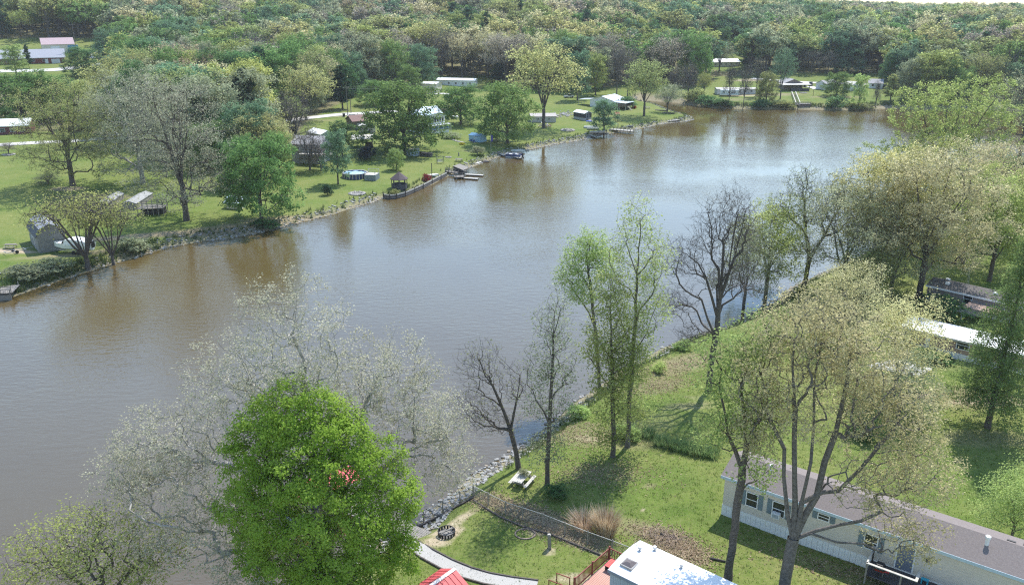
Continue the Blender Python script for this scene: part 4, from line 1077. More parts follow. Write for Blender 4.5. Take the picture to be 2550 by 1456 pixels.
for i in single:
    h, w, me_ = FARP[kind[i]]
    z = [zn for x0, zn in ZONES if qx[i] >= x0 or x0 == 0][-1]
    row = 'front edge' if dist[i] < 330 else ('second rank' if dist[i] < 400 else 'third rank')
    lab = (SPEC[kind[i]][3], row, z)
    LABS.setdefault(lab, []).append((qx[i], len(SINGLES)))
    if i in FAR_ONE:
        o = link(NAMEK[SPEC[kind[i]][0]], me_, None, (cand[i, 0], cand[i, 1], zc[i] - .3))
        o.rotation_euler = (0, 0, rot[i]); o.scale = (wide[i], wide[i], size[i])
    else:
        pk_ = {'round': ('round', 'oval', 'round')[i % 3], 'open': 'open', 'bare': 'bare', 'conifer': 'pine'}[SPEC[kind[i]][0]]
        ph, pw, t_, c_ = PROTO[pk_][int(i) % len(PROTO[pk_])]
        o = plant(NAMEK[SPEC[kind[i]][0]], '-', 'tree', (cand[i, 0], cand[i, 1], zc[i]), t_, c_, rot[i], (w * wide[i] / pw, w * wide[i] / pw, h * size[i] / ph), SPEC[kind[i]][1], sink=.3)
    tag(o, '-', 'tree', 'trees in the ' + row + ' of woods ' + z); SINGLES.append(o)
ORD = 'first second third fourth fifth sixth seventh eighth ninth tenth eleventh twelfth thirteenth fourteenth fifteenth sixteenth'.split()
for (cn, row, z), mem in LABS.items():
    mem.sort()
    for n_, (_, k_) in enumerate(mem):
        SINGLES[k_]['label'] = f'{cn} tree in the {row} of woods {z}' if len(mem) == 1 else f'{ORD[min(n_, 15)]} {cn} tree from left, {row} of woods {z}'
rest = np.array([j for j in order[N_SINGLE:] if j not in set(FAR_ONE)])
# the rest reads as one mass: points that carry the same far-off trees
me_ = mesh_np('far_woods', np.column_stack([cand[rest], zc[rest] - .3]))
for nm, arr in (('kind_i', kind[rest]), ('rot', rot[rest]), ('sx', wide[rest]), ('sz', size[rest])):
    a = me_.attributes.new(nm, 'INT' if nm == 'kind_i' else 'FLOAT', 'POINT'); a.data.foreach_set('value', arr.astype(np.int32 if nm == 'kind_i' else np.float32))
woods = link('far_woods', me_)
tag(woods, 'far mixed spring woods reaching to the skyline', 'woods', kind='stuff')
# one source tree of each kind, taken from the single trees already standing
src = {}
for o in COL.objects:
    if o.type == 'MESH':
        for k_, (h, w, m_) in enumerate(FARP):
            if o.data == m_ and k_ not in src: src[k_] = o
gn = bpy.data.node_groups.new('woods', 'GeometryNodeTree')
gn.interface.new_socket('Geometry', in_out='INPUT', socket_type='NodeSocketGeometry')
gn.interface.new_socket('Geometry', in_out='OUTPUT', socket_type='NodeSocketGeometry')
gi = gn.nodes.new('NodeGroupInput'); go = gn.nodes.new('NodeGroupOutput')
join = gn.nodes.new('GeometryNodeJoinGeometry')
def named(nm, ty):
    n = gn.nodes.new('GeometryNodeInputNamedAttribute'); n.data_type = ty; n.inputs['Name'].default_value = nm; return n.outputs[0]
ki = named('kind_i', 'INT')
cr = gn.nodes.new('ShaderNodeCombineXYZ'); gn.links.new(named('rot', 'FLOAT'), cr.inputs[2])
cs = gn.nodes.new('ShaderNodeCombineXYZ'); sx_ = named('sx', 'FLOAT')
gn.links.new(sx_, cs.inputs[0]); gn.links.new(sx_, cs.inputs[1]); gn.links.new(named('sz', 'FLOAT'), cs.inputs[2])
for k_ in range(len(FARP)):
    if k_ not in src: continue
    oi = gn.nodes.new('GeometryNodeObjectInfo'); oi.inputs['Object'].default_value = src[k_]; oi.transform_space = 'ORIGINAL'; oi.inputs['As Instance'].default_value = False
    ip = gn.nodes.new('GeometryNodeInstanceOnPoints')
    cmp_ = gn.nodes.new('FunctionNodeCompare'); cmp_.data_type = 'INT'; cmp_.operation = 'EQUAL'
    gn.links.new(ki, cmp_.inputs[2]); cmp_.inputs[3].default_value = k_
    gn.links.new(gi.outputs[0], ip.inputs['Points']); gn.links.new(cmp_.outputs[0], ip.inputs['Selection']); gn.links.new(oi.outputs['Geometry'], ip.inputs['Instance'])
    gn.links.new(cr.outputs[0], ip.inputs['Rotation']); gn.links.new(cs.outputs[0], ip.inputs['Scale'])
    gn.links.new(ip.outputs[0], join.inputs[0])
gn.links.new(join.outputs[0], go.inputs[0])
woods.modifiers.new('woods', 'NODES').node_group = gn
# ------------------------------------------------------------------ building blocks
class MB:
    def __init__(s): s.V, s.F = [], []
    def quad(s, *p):
        n = len(s.V); s.V += [tuple(map(float, q)) for q in p]; s.F.append(tuple(range(n, n + len(p)))); return s
    def hexa(s, c):
        n = len(s.V); s.V += [tuple(map(float, q)) for q in c]
        s.F += [tuple(n + i for i in f) for f in ((0, 3, 2, 1), (4, 5, 6, 7), (0, 1, 5, 4), (1, 2, 6, 5), (2, 3, 7, 6), (3, 0, 4, 7))]; return s
    def box(s, x0, x1, y0, y1, z0, z1):
        return s.hexa([(x0, y0, z0), (x1, y0, z0), (x1, y1, z0), (x0, y1, z0), (x0, y0, z1), (x1, y0, z1), (x1, y1, z1), (x0, y1, z1)])
    def bar(s, p, q, w, h=None):
        """square bar from p to q"""
        p, q = Vector(p), Vector(q); h = w if h is None else h
        d = (q - p).normalized(); r = Vector((0, 0, 1)) if abs(d.z) < .95 else Vector((0, 1, 0))
        u = d.cross(r).normalized() * w * .5; v = u.cross(d).normalized() * h * .5
        return s.hexa([p - u - v, p + u - v, q + u - v, q - u - v, p - u + v, p + u + v, q + u + v, q - u + v])
    def tube(s, p, q, r0, r1=None, k=8, cap=True):
        p, q = Vector(p), Vector(q); r1 = r0 if r1 is None else r1
        d = (q - p).normalized(); r = Vector((0, 0, 1)) if abs(d.z) < .95 else Vector((1, 0, 0))
        u = d.cross(r).normalized(); v = u.cross(d)
        n = len(s.V)
        for c, rr in ((p, r0), (q, r1)):
            for i in range(k):
                a = 2 * math.pi * i / k; s.V.append(tuple(c + u * math.cos(a) * rr + v * math.sin(a) * rr))
        for i in range(k):
            j = (i + 1) % k; s.F.append((n + i, n + j, n + k + j, n + k + i))
        if cap: s.F += [tuple(n + i for i in range(k - 1, -1, -1)), tuple(n + k + i for i in range(k))]
        return s
    def prism(s, prof, y0, y1, ax='y'):
        """closed profile [(x, z)] pulled along y (or [(y, z)] along x)"""
        k = len(prof); n = len(s.V)
        for y in (y0, y1):
            for a, z in prof: s.V.append((a, y, z) if ax == 'y' else (y, a, z))
        for i in range(k):
            j = (i + 1) % k; s.F.append((n + i, n + j, n + k + j, n + k + i))
        s.F += [tuple(n + i for i in range(k - 1, -1, -1)), tuple(n + k + i for i in range(k))]
        return s
    def mesh(s, name, material, smooth=False):
        me_ = bpy.data.meshes.new(name); me_.from_pydata(s.V, [], s.F)
        bm = bmesh.new(); bm.from_mesh(me_); bmesh.ops.recalc_face_normals(bm, faces=bm.faces); bm.to_mesh(me_); bm.free()
        if smooth: me_.polygons.foreach_set('use_smooth', [True] * len(me_.polygons))
        if material: me_.materials.append(material)
        return me_
    def build(s, name, material, parent=None, loc=None, smooth=False):
        return link(name, s.mesh(name, material, smooth), parent, loc)

WHITE = mat('white_paint', (0.74, 0.74, 0.73), .55, .05, 1.5, dirt=(.45, .43, .38), dirt_amt=.35)
ROOFW = mat('white_roof', (0.80, 0.80, 0.79), .5, .05, .8, dirt=(.52, .50, .46), dirt_amt=.5)
GLASS = mat('window_glass', (0.02, 0.025, 0.03), .06, .1, 1, spec=.6)
TRIM = mat('trim_white', (0.70, 0.71, 0.72), .5, .05, 2)
WOODG = mat('weathered_wood', (0.23, 0.21, 0.185), .9, .3, 4, stretch=(1, 1, 6), bump=.01)
WOODD = mat('dark_wood', (0.055, 0.048, 0.045), .85, .25, 4)
WOODB = mat('brown_boards', (0.16, 0.125, 0.10), .9, .35, 3, stretch=(4, 4, .4))
CONC = mat('concrete', (0.50, 0.48, 0.45), .9, .14, 1.2, dirt=(.33, .31, .28), dirt_amt=.6)
BLACK = mat('black_plastic', (0.02, 0.02, 0.022), .5, .2, 2)
STEEL = mat('galvanised_steel', (0.42, 0.43, 0.44), .45, .12, 4, metal=.6)
LT = mat('pale_boards', (0.47, 0.445, 0.395), .85, .18, 2, dirt=(.3, .28, .25), dirt_amt=.6)

class Frame:
    """a building's own axes: x along its front from A to B, y away from the lake, z up"""
    def __init__(s, A, B, length=None, z=None, drop=0.0):
        a, b_ = (G(*A) if len(A) == 2 else np.array(A)), (G(*B) if len(B) == 2 else np.array(B))
        d = b_[:2] - a[:2]; s.L = float(np.linalg.norm(d)) if length is None else length
        s.yaw = math.atan2(d[1], d[0]); s.o = np.array([a[0], a[1], (min(a[2], b_[2]) if z is None else z) - drop])
        s.ex = np.array([math.cos(s.yaw), math.sin(s.yaw), 0]); s.ey = np.array([-s.ex[1], s.ex[0], 0])
    def hit(s, px_, py_, y=0.0):
        """where photo point meets the plane of the front (local x, z)"""
        d = ray(px_, py_); c0 = np.array([0, 0, CAMZ]); p0 = s.o + s.ey * y
        t = ((p0 - c0) @ s.ey) / (d @ s.ey); q = c0 + d * t - s.o
        return float(q @ s.ex), float(q[2])
    def up(s, py_, px_=None, y=0.0):
        if px_ is None: px_ = float(project(s.o + s.ex * s.L * .5)[0])
        return s.hit(px_, py_, y)[1]
    def root(s, name, label, cat, group=None): return empty(name, s.o, s.yaw, label, cat, group)
    def local(s, p): q = np.asarray(p, float) - s.o; return float(q @ s.ex), float(q @ s.ey), float(q[2])

def side_map(side, L_, D):
    return {'f': lambda u, d, z: (u, -d, z), 'b': lambda u, d, z: (u, D + d, z), 'l': lambda u, d, z: (-d, u, z), 'r': lambda u, d, z: (L_ + d, u, z)}[side]
def mbox(mb, mp, u0, u1, d0, d1, z0, z1):
    return mb.hexa([mp(u0, d0, z0), mp(u1, d0, z0), mp(u1, d1, z0), mp(u0, d1, z0), mp(u0, d0, z1), mp(u1, d0, z1), mp(u1, d1, z1), mp(u0, d1, z1)])
def window(root, mp, u, z, w, h, frame_m=None, shutter=None, mull=True):
    fm = frame_m or TRIM; t = min(.07, w * .12)
    mb = MB()
    mbox(mb, mp, u, u + t, .004, .07, z, z + h); mbox(mb, mp, u + w - t, u + w, .004, .07, z, z + h)
    mbox(mb, mp, u + t, u + w - t, .004, .065, z, z + t); mbox(mb, mp, u + t, u + w - t, .004, .065, z + h - t, z + h)
    if mull: mbox(mb, mp, u + t, u + w - t, .012, .055, z + h * .5 - t * .4, z + h * .5 + t * .4)
    o = mb.build('window', fm, root)
    p = MB(); mbox(p, mp, u + t, u + w - t, .004, .022, z + t, z + h - t); p.build('pane', GLASS, o)
    if shutter:
        for a in (u - .42, u + w + .04):
            q = MB(); mbox(q, mp, a, a + .38, .004, .04, z - .02, z + h + .02)
            for i in range(5): mbox(q, mp, a + .05, a + .33, .04, .055, z + h * (i + .15) / 5, z + h * (i + .8) / 5)
            q.build('shutter', shutter, root)
    return o
def door(root, mp, u, z, w, h, dm, fm=None):
    mb = MB(); mbox(mb, mp, u, u + w, .004, .05, z, z + h)
    o = mb.build('door', dm, root)
    f = MB()
    mbox(f, mp, u - .1, u, .004, .07, z, z + h + .1); mbox(f, mp, u + w, u + w + .1, .004, .07, z, z + h + .1); mbox(f, mp, u, u + w, .004, .065, z + h, z + h + .1)
    f.build('door_frame', fm or TRIM, o)
    k = MB(); mbox(k, mp, u + w - .14, u + w - .07, .05, .11, z + h * .45, z + h * .45 + .1); k.build('handle', STEEL, o)
    return o
def house(F, root, D, wall_h, rise, wall_m, roof_m, ridge='x', over=.3, base=-.8, ribs=0, roof_name='roof', trim_m=None, shed=False, off=0.0, z0=0.0):
    """walls and a pitched roof over the box (0..L, 0..D); ribs: standing seams on the roof"""
    L_ = F.L
    if ridge == 'x':
        prof = [(0, base), (D, base), (D, wall_h), (D * .5, wall_h + rise), (0, wall_h)] if not shed else [(0, base), (D, base), (D, wall_h + rise), (0, wall_h)]
        MB().prism(prof, off, L_ + off, 'x').build('wall', wall_m, root)
    else:
        prof = [(off, base), (L_ + off, base), (L_ + off, wall_h), (off + L_ * .5, wall_h + rise), (off, wall_h)]
        MB().prism(prof, 0, D, 'y').build('wall', wall_m, root)
    W_ = D if ridge == 'x' else L_
    t = .1
    half = W_ * .5 if not shed else W_
    sl = rise / half
    r = MB()
    def slope(a0, z_0, a1, z_1, e0, e1):
        P_ = (lambda a, e, z: (e, a, z)) if ridge == 'x' else (lambda a, e, z: (a + off, e, z))
        r.hexa([P_(a0, e0, z_0), P_(a1, e0, z_1), P_(a1, e1, z_1), P_(a0, e1, z_0), P_(a0, e0, z_0 + t), P_(a1, e0, z_1 + t), P_(a1, e1, z_1 + t), P_(a0, e1, z_0 + t)])
        for i in range(ribs):
            e = e0 + (e1 - e0) * (i + .5) / ribs
            r.hexa([P_(a0, e - .03, z_0 + t), P_(a1, e - .03, z_1 + t), P_(a1, e + .03, z_1 + t), P_(a0, e + .03, z_0 + t), P_(a0, e - .03, z_0 + t + .05), P_(a1, e - .03, z_1 + t + .05), P_(a1, e + .03, z_1 + t + .05), P_(a0, e + .03, z_0 + t + .05)])
    e0, e1 = (off - over, L_ + off + over) if ridge == 'x' else (-over, D + over)
    zt = wall_h + .004
    if shed: slope(-over, zt - sl * over, W_ + over, zt + rise + sl * over, e0, e1)
    else:
        slope(-over, zt - sl * over, half, zt + rise, e0, e1); slope(W_ + over, zt - sl * over, half, zt + rise, e0, e1)
    ro = r.build(roof_name, roof_m, root)
    if trim_m:
        P_ = (lambda a, e, z: (e, a, z)) if ridge == 'x' else (lambda a, e, z: (a + off, e, z))
        tm = MB(); a = -over - .03
        zz = zt - sl * over
        tm.hexa([P_(a, e0, zz - .16), P_(a + .028, e0, zz - .16), P_(a + .028, e1, zz - .16), P_(a, e1, zz - .16), P_(a, e0, zz + t), P_(a + .028, e0, zz + t), P_(a + .028, e1, zz + t), P_(a, e1, zz + t)])
        tm.build('eaves_trim', trim_m, ro)
    return ro
def win_px(F, root, x0, y0, x1, y1, **kw):
    u0, z1 = F.hit(x0, y0); u1, z0 = F.hit(x1, y1)
    u0, u1 = min(u0, u1), max(u0, u1)
    return window(root, side_map('f', F.L, 0), u0, z0, u1 - u0, max(.3, z1 - z0), **kw)
def panel_row(root, name, mat_, mp, u0, u1, z0, z1, n, d=.03, jit=.006, seed=0):
    """upright boards or sheets side by side, one mesh shared"""
    w = (u1 - u0) / n
    rs_ = random.Random(seed)
    b = MB(); b.box(0, w - .016, 0, d, z0, z1); b.box(w * .42, w * .5, -.012, 0, z0, z1); me_ = b.mesh(name, mat_)
    o0, o1 = Vector(mp(u0, 0, 0)), Vector(mp(u1, 0, 0)); ax = (o1 - o0).normalized(); outw = (Vector(mp(u0, 1, 0)) - o0)
    M = Matrix((ax, -outw, Vector((0, 0, 1)))).transposed().to_4x4()
    for i in range(n):
        o = link(name, me_, root)
        o.matrix_local = Matrix.Translation(o0 + ax * (w * i) + outw * (d + .004 + rs_.uniform(0, jit))) @ M
# ------------------------------------------------------------------ near bank buildings
MAUVE = mat('mauve_shingles', (0.20, 0.17, 0.158), .95, .14, 9, dirt=(.16, .13, .13), dirt_amt=.35, stripes=(1.15, .035, 'Y'))
SIDING = mat('tan_siding', (0.60, 0.545, 0.475), .7, .05, 2, stripes=(1.3, .02, 'Z'))
SKIRT = mat('skirting', (0.74, 0.74, 0.72), .6, .05, 3, dirt=(.42, .46, .40), dirt_amt=.35)
SHUT = mat('slate_shutter', (0.16, 0.21, 0.235), .6, .1, 3)
EAVE = mat('blue_eaves', (0.42, 0.52, 0.60), .5, .05, 2)
DECKD = mat('dark_deck', (0.075, 0.07, 0.075), .85, .25, 2, stretch=(1, 8, 1))
F1 = Frame((1796, 1279), (2143, 1408), 24.0)
R = F1.root('mobile_home', 'long mauve roofed mobile home with pale skirting in the lower right', 'mobile home')
eh = F1.hit(1811, 1183)[1]
house(F1, R, 4.6, eh, .85, SIDING, MAUVE, 'x', .28, base=.9, trim_m=EAVE)
MB().box(.05, F1.L - .05, .05, 4.55, -.5, .898).build('foundation', SKIRT, R)
mp = side_map('f', F1.L, 4.6)
panel_row(R, 'skirting_panel', SKIRT, mp, 0, F1.L, -.1, 1.0, 56, .03, .01)
panel_row(R, 'skirting_panel', SKIRT, side_map('l', F1.L, 4.6), 0, 4.6, -.1, 1.0, 10, .03, .01)
for (x0, y0, x1, y1) in ((1860, 1212, 1886, 1258), (1926, 1230, 1954, 1280), (2036, 1279, 2064, 1302), (2154, 1322, 2184, 1362)):
    u0, z1 = F1.hit(x0, y0); u1, z0 = F1.hit(x1, y1)
    w_ = u1 - u0; zc_ = (z0 + z1) * .5; hh_ = .62 if y0 == 1279 else 1.35
    window(R, mp, u0, 1.1 + (2.35 - hh_) if hh_ < 1 else 1.75, w_, hh_, shutter=SHUT)
    if x0 == 1926:
        ac = MB(); mbox(ac, mp, u0 + .15, u0 + .8, .07, .5, 1.78, 2.2); a_ = ac.build('air_conditioner', TRIM, R)
        g_ = MB()
        for i in range(5): mbox(g_, mp, u0 + .2, u0 + .75, .501, .51, 1.83 + i * .07, 1.87 + i * .07)
        g_.build('grille', SHUT, a_)
u0, _ = F1.hit(2235, 1370)
door(R, mp, u0, 1.05, 1.15, 2.1, mat('storm_door', (0.15, 0.17, 0.22), .3, .1, 2))
lamp = MB(); mbox(lamp, mp, u0 + 2.0, u0 + 2.2, .004, .2, 2.5, 2.8); lamp.build('wall_lamp', BLACK, R)
def on_slope(u, v): return (u, v, eh + .1 + .85 * (v / 2.3 if v < 2.3 else (4.6 - v) / 2.3))
u, _ = F1.hit(2448, 1390, 1.6)
for (uu, vv, r_, hh_) in ((u, 1.5, .17, .55), (3.2, 1.8, .14, .35)):
    x, y, z = on_slope(uu, vv); v_ = MB(); v_.tube((x, y, z - .1), (x, y, z + hh_), r_ * .8); v_.tube((x, y, z + hh_), (x, y, z + hh_ + .16), r_ * 1.15, r_ * 1.1, 10); v_.build('roof_vent', WHITE, R, smooth=False)
for uu in (u + 2.2, u + 3.2):
    x, y, z = on_slope(uu, 2.9); v_ = MB(); v_.tube((x, y, z - .1), (x, y, z + .35), .05); v_.build('vent_pipe', BLACK, R)
v_ = MB(); x, y, z = on_slope(u + 1.4, 2.75); v_.box(x - .3, x + .3, y - .08, y + .08, z - .05, z + .09); v_.build('ridge_vent', BLACK, R)

# its deck
u_a, _ = F1.hit(2168, 1400)
DK = empty('wooden_deck', F1.o, F1.yaw, 'dark floored deck with pale railing along the mauve roofed mobile home', 'deck')
x0 = u_a; x1 = F1.L
b = MB()
for i in range(13):
    m_ = MB(); m_.box(x0, x1, -2.1 + i * .16, -2.1 + i * .16 + .145, .86, .9); m_.build('deck_board', DECKD, DK)
for px_ in np.arange(x0 + .1, x1, 2.4):
    MB().box(px_ - .06, px_ + .06, -2.12, -2.0, -.4, 1.9).build('post', WOODG, DK)
MB().box(x0, x0 + 3.4, -2.16, -1.96, 1.9, 1.95).build('top_rail', LT, DK)
MB().box(x0 + 3.9, x1, -2.2, -1.7, 1.4, 1.46).build('bench_top', mat('bench_wood', (0.50, 0.44, 0.40), .9, .2, 3), DK)
MB().box(x0 + 3.4, x0 + 3.6, -2.16, -.9, 1.9, 1.95).build('top_rail', LT, DK)
MB().box(x0, x0 + .12, -2.1, -.1, 1.9, 1.95).build('top_rail', LT, DK)
bal = MB(); bal.box(-.018, .018, -.018, .018, .98, 1.88); bme = bal.mesh('baluster', BLACK)
for px_ in np.arange(x0 + .3, x1, .18): link('baluster', bme, DK, (px_, -2.06, -.5 if px_ > x0 + 3.6 else 0))
MB().box(x1 - 2.4, x1 - 2.28, -1.2, -1.08, .9, 2.1).build('post', LT, DK)
# grill, stool, feeder
gx, gy, gz = x0 + .9, -1.5, .9
def wpt(Fr, x, y, z): return tuple(Fr.o + Fr.ex * x + Fr.ey * y + np.array([0, 0, z]))
GR_ = empty('grill', wpt(F1, gx, gy, gz), F1.yaw, 'black and red barbecue grill on the deck corner', 'grill')
MB().prism([(-.35, .55), (.35, .55), (.35, .8), (.22, 1.0), (-.22, 1.0), (-.35, .8)], -.25, .25).build('lid', BLACK, GR_)
MB().box(-.35, .35, -.25, .25, .42, .548).build('firebox', mat('red_enamel', (.42, .02, .02), .35, .1, 2), GR_)
for sx in (-.3, .3):
    for sy in (-.2, .2): MB().tube((sx, sy, 0), (sx, sy, .42), .02).build('leg', STEEL, GR_)
MB().box(.37, .7, -.2, .2, .5, .53).build('side_shelf', mat('red_cloth', (.5, .03, .03), .8), GR_)
MB().tube((-.3, -.32, .72), (.3, -.32, .72), .02).build('handle', STEEL, GR_)
ux, uz = F1.hit(2305, 1431, -.5)
ST_ = empty('step_stool', wpt(F1, ux, -.55, .9), F1.yaw, 'small turquoise plastic step stool against the mobile home wall', 'stool')
TQ = mat('turquoise_plastic', (0.03, 0.36, 0.50), .4, .08, 3)
MB().box(-.26, .26, -.16, .16, .36, .41).build('seat', TQ, ST_)
for sx in (-.2, .2): MB().prism([(sx - .05, 0), (sx + .05, 0), (sx + .035, .358), (sx - .035, .358)], -.15, .15).build('leg', TQ, ST_)
FD = empty('post_lantern', wpt(F1, x0 + .1, -.25, .9), F1.yaw, 'dark post with a pale round lantern at the deck end', 'lantern')
MB().tube((0, 0, 0), (0, 0, 1.3), .06).build('post', WOODD, FD)
MB().tube((0, 0, 1.3), (0, 0, 1.36), .24, .2, 12).build('lamp_top', LT, FD)

# white roofed trailer at the bottom
zr = gh(*plane_pt(1519.7, 1414.6, 5.0)[:2]) + 3.0
p0, p1 = plane_pt(1519.7, 1414.6, zr), plane_pt(1594.2, 1346.4, zr)
dv = (p1 - p0)[:2]; TD = float(np.linalg.norm(dv)); yw = math.atan2(dv[1], dv[0]) - math.pi / 2
org = np.array([p0[0], p0[1], zr - 3.0])
F2 = Frame(tuple(org), tuple(org + np.array([math.cos(yw), math.sin(yw), 0]) * 14), 15.0)
TR = F2.root('mobile_home', 'white roofed mobile home cut off by the lower edge beside the red deck', 'mobile home')
BLUEW = mat('blue_grey_siding', (0.38, 0.44, 0.53), .6, .06, 2)
prof = [(0, -.5), (TD, -.5), (TD, 2.9), (TD * .5, 3.12), (0, 2.9)]
MB().prism(prof, 0, 15, 'x').build('wall', BLUEW, TR)
ro = MB()
zs = lambda y: 2.95 + .26 * (1 - ((y - TD / 2) / (TD / 2 + .15)) ** 2)
yy = np.linspace(-.15, TD + .15, 9)
for a, c_ in zip(yy[:-1], yy[1:]):
    ro.hexa([(-.12, a, zs(a) - .06), (15.1, a, zs(a) - .06), (15.1, c_, zs(c_) - .06), (-.12, c_, zs(c_) - .06), (-.12, a, zs(a)), (15.1, a, zs(a)), (15.1, c_, zs(c_)), (-.12, c_, zs(c_))])
RF = ro.build('roof', mat('coated_roof', (0.80, 0.80, 0.80), .45, .04, 1.2, dirt=(.6, .58, .55), dirt_amt=.45), TR)
MB().box(-.14, 15.1, -.19, -.152, 2.72, 2.98).build('eaves_trim', mat('slate_trim', (.22, .26, .34), .5), TR)
panel_row(TR, 'siding_panel', BLUEW, side_map('f', 15, TD), .02, 6, -.2, 2.72, 20, .02, .004)
panel_row(TR, 'siding_panel', BLUEW, side_map('l', 15, TD), .02, TD, -.2, 2.72, 13, .02, .004)
for (qx_, qy_, r_, hh_, cap) in ((1592.4, 1370, .13, .3, 1), (1630, 1366, .13, .3, 1), (1585.6, 1354, .04, .25, 0), (1648, 1385, .04, .25, 0), (1696, 1412, .12, .25, 1)):
    q = plane_pt(qx_, qy_, F2.o[2] + 3.15); x, y, z = F2.local(q); y = min(max(y, .2), TD - .2); z = zs(y)
    v_ = MB(); v_.tube((x, y, z - .02), (x, y, z + hh_), r_ * .7)
    if cap: v_.tube((x, y, z + hh_ * .6), (x, y, z + hh_ + .05), r_ * 1.2, r_ * 1.0, 10)
    v_.build('roof_vent', STEEL if cap else BLACK, RF)
q = plane_pt(1566, 1404, F2.o[2] + 3.15); x, y, z = F2.local(q); z = zs(y)
sk = MB(); sk.box(x - .5, x + .5, y - .5, y + .5, z - .05, z + .1); sko = sk.build('skylight', mat('grey_curb', (.3, .29, .28), .8), RF)
MB().hexa([(x - .42, y - .42, z + .103), (x + .42, y - .42, z + .103), (x + .42, y + .42, z + .103), (x - .42, y + .42, z + .103), (x - .15, y - .15, z + .28), (x + .15, y - .15, z + .28), (x + .15, y + .15, z + .28), (x - .15, y + .15, z + .28)]).build('dome', mat('smoked_dome', (.13, .11, .11), .25, .1, 2), sko)

# red railed deck beside it
zd = F2.o[2] + .9
c1 = F2.local(plane_pt(1431.8, 1440.9, zd + 1.0)); c2 = F2.local(plane_pt(1519.3, 1363.8, zd + 1.0))
xl = min(c1[0], c2[0]); ylo, yhi = c1[1], c2[1]
DR = empty('wooden_deck', F2.o, F2.yaw, 'reddish deck with red brown railing left of the white roofed mobile home', 'deck')
REDW = mat('red_deck_boards', (0.47, 0.26, 0.205), .8, .16, 2, stretch=(6, .6, 1), dirt=(.55, .42, .36), dirt_amt=.5)
REDR = mat('red_brown_rail', (0.21, 0.055, 0.04), .6, .15, 3)
nb_ = int((-xl) / .15)
bd = MB(); bd.box(0, .138, ylo - .1, yhi, .86, .9); bme = bd.mesh('deck_board', REDW)
for i in range(nb_): link('deck_board', bme, DR, (xl + .15 * i, 0, 0))
for yy_ in np.linspace(ylo, yhi, 3): MB().box(xl - .12, xl - .005, yy_ - .06, yy_ + .06, -.3, 2.05).build('post', REDR, DR)
for zz_ in (1.0, 1.84): MB().box(xl - .09, xl - .03, ylo + .06, yhi - .06, zz_, zz_ + .08).build('rail', REDR, DR)
bal = MB(); bal.box(-.02, .02, -.02, .02, 1.08, 1.84); bme = bal.mesh('baluster', REDR)
for yy_ in np.arange(ylo + .2, yhi - .1, .16): link('baluster', bme, DR, (xl - .06, yy_, 0))
for zz_ in (1.0, 1.84): MB().box(xl, -.05, yhi - .03, yhi + .03, zz_, zz_ + .08).build('rail', REDR, DR)
for xx_ in np.arange(xl + .2, -.1, .22): link('baluster', bme, DR, (xx_, yhi, 0))
BN = empty('bench', wpt(F2, -1.0, yhi - .9, .9), F2.yaw, 'red slatted bench at the head of the reddish deck', 'bench')
for i in range(6): MB().box(-.7, .7, -.5 + i * .17, -.5 + i * .17 + .15, .42, .46).build('slat', mat('red_slats', (.56, .10, .09), .7, .1, 3), BN)
for sx in (-.62, .62): MB().box(sx - .04, sx + .04, -.45, .45, 0, .419).build('leg', WOODD, BN)
PLB = empty('planter_box', wpt(F2, xl + .35, ylo - .35, .3), F2.yaw + .5, 'red brown wooden planter box at the deck stairs', 'planter')
for (a0, a1, b0_, b1_) in ((-.5, .5, -.2, -.15), (-.5, .5, .15, .2), (-.5, -.45, -.15, .15), (.45, .5, -.15, .15)): MB().box(a0, a1, b0_, b1_, 0, .9).build('board', REDR, PLB)
MB().box(-.45, .45, -.15, .15, 0, .8).build('soil', mat('soil', (.05, .035, .025), .95), PLB)
SR = empty('stair_rail', wpt(F2, xl - .9, ylo + .1, 0), F2.yaw, 'thin red stair handrail below the reddish deck', 'handrail')
for yy_ in (-.5, .5):
    MB().bar((0, yy_, .2), (0, yy_, 1.2), .06).build('post', REDR, SR); MB().bar((-1.2, yy_, .0), (-1.2, yy_, 1.0), .06).build('post', REDR, SR); MB().bar((-1.25, yy_, 1.0), (.05, yy_, 1.2), .06).build('rail', REDR, SR)

# red metal roofed shed at the lower edge
zg = gh(*plane_pt(1131, 1440, 2)[:2]) + 2.7
ra_, rb_ = plane_pt(1131.9, 1414.7, zg), plane_pt(1073, 1456, zg)
dv = (rb_ - ra_)[:2]; dv /= np.linalg.norm(dv)
yaw_s = math.atan2(dv[1], dv[0])                       # ridge runs towards the viewer
SH = empty('garden_shed', (ra_[0], ra_[1], zg - 2.7), yaw_s, 'red metal roofed shed at the lower edge by the gravel path', 'shed')
REDM = mat('red_metal_roof', (0.50, 0.075, 0.075), .38, .06, 1.5)
hw = 1.45
MB().prism([(-hw + .2, 0), (hw - .2, 0), (hw - .2, 1.95), (0, 2.62), (-hw + .2, 1.95)], .2, 5.0, 'x').build('wall', mat('barn_red', (.26, .04, .045), .7, .1, 2), SH)
for sgn in (-1, 1):
    for i in range(12):
        x_ = i * .42
        pm = MB(); pm.hexa([(x_, 0, 2.68), (x_ + .4, 0, 2.68), (x_ + .4, sgn * hw, 1.93), (x_, sgn * hw, 1.93), (x_, 0, 2.73), (x_ + .4, 0, 2.73), (x_ + .4, sgn * hw, 1.98), (x_, sgn * hw, 1.98)])
        pm.hexa([(x_ + .36, 0, 2.732), (x_ + .41, 0, 2.732), (x_ + .41, sgn * hw, 1.982), (x_ + .36, sgn * hw, 1.982), (x_ + .36, 0, 2.77), (x_ + .41, 0, 2.77), (x_ + .41, sgn * hw, 2.02), (x_ + .36, sgn * hw, 2.02)])
        pm.build('roof_panel', REDM, SH)
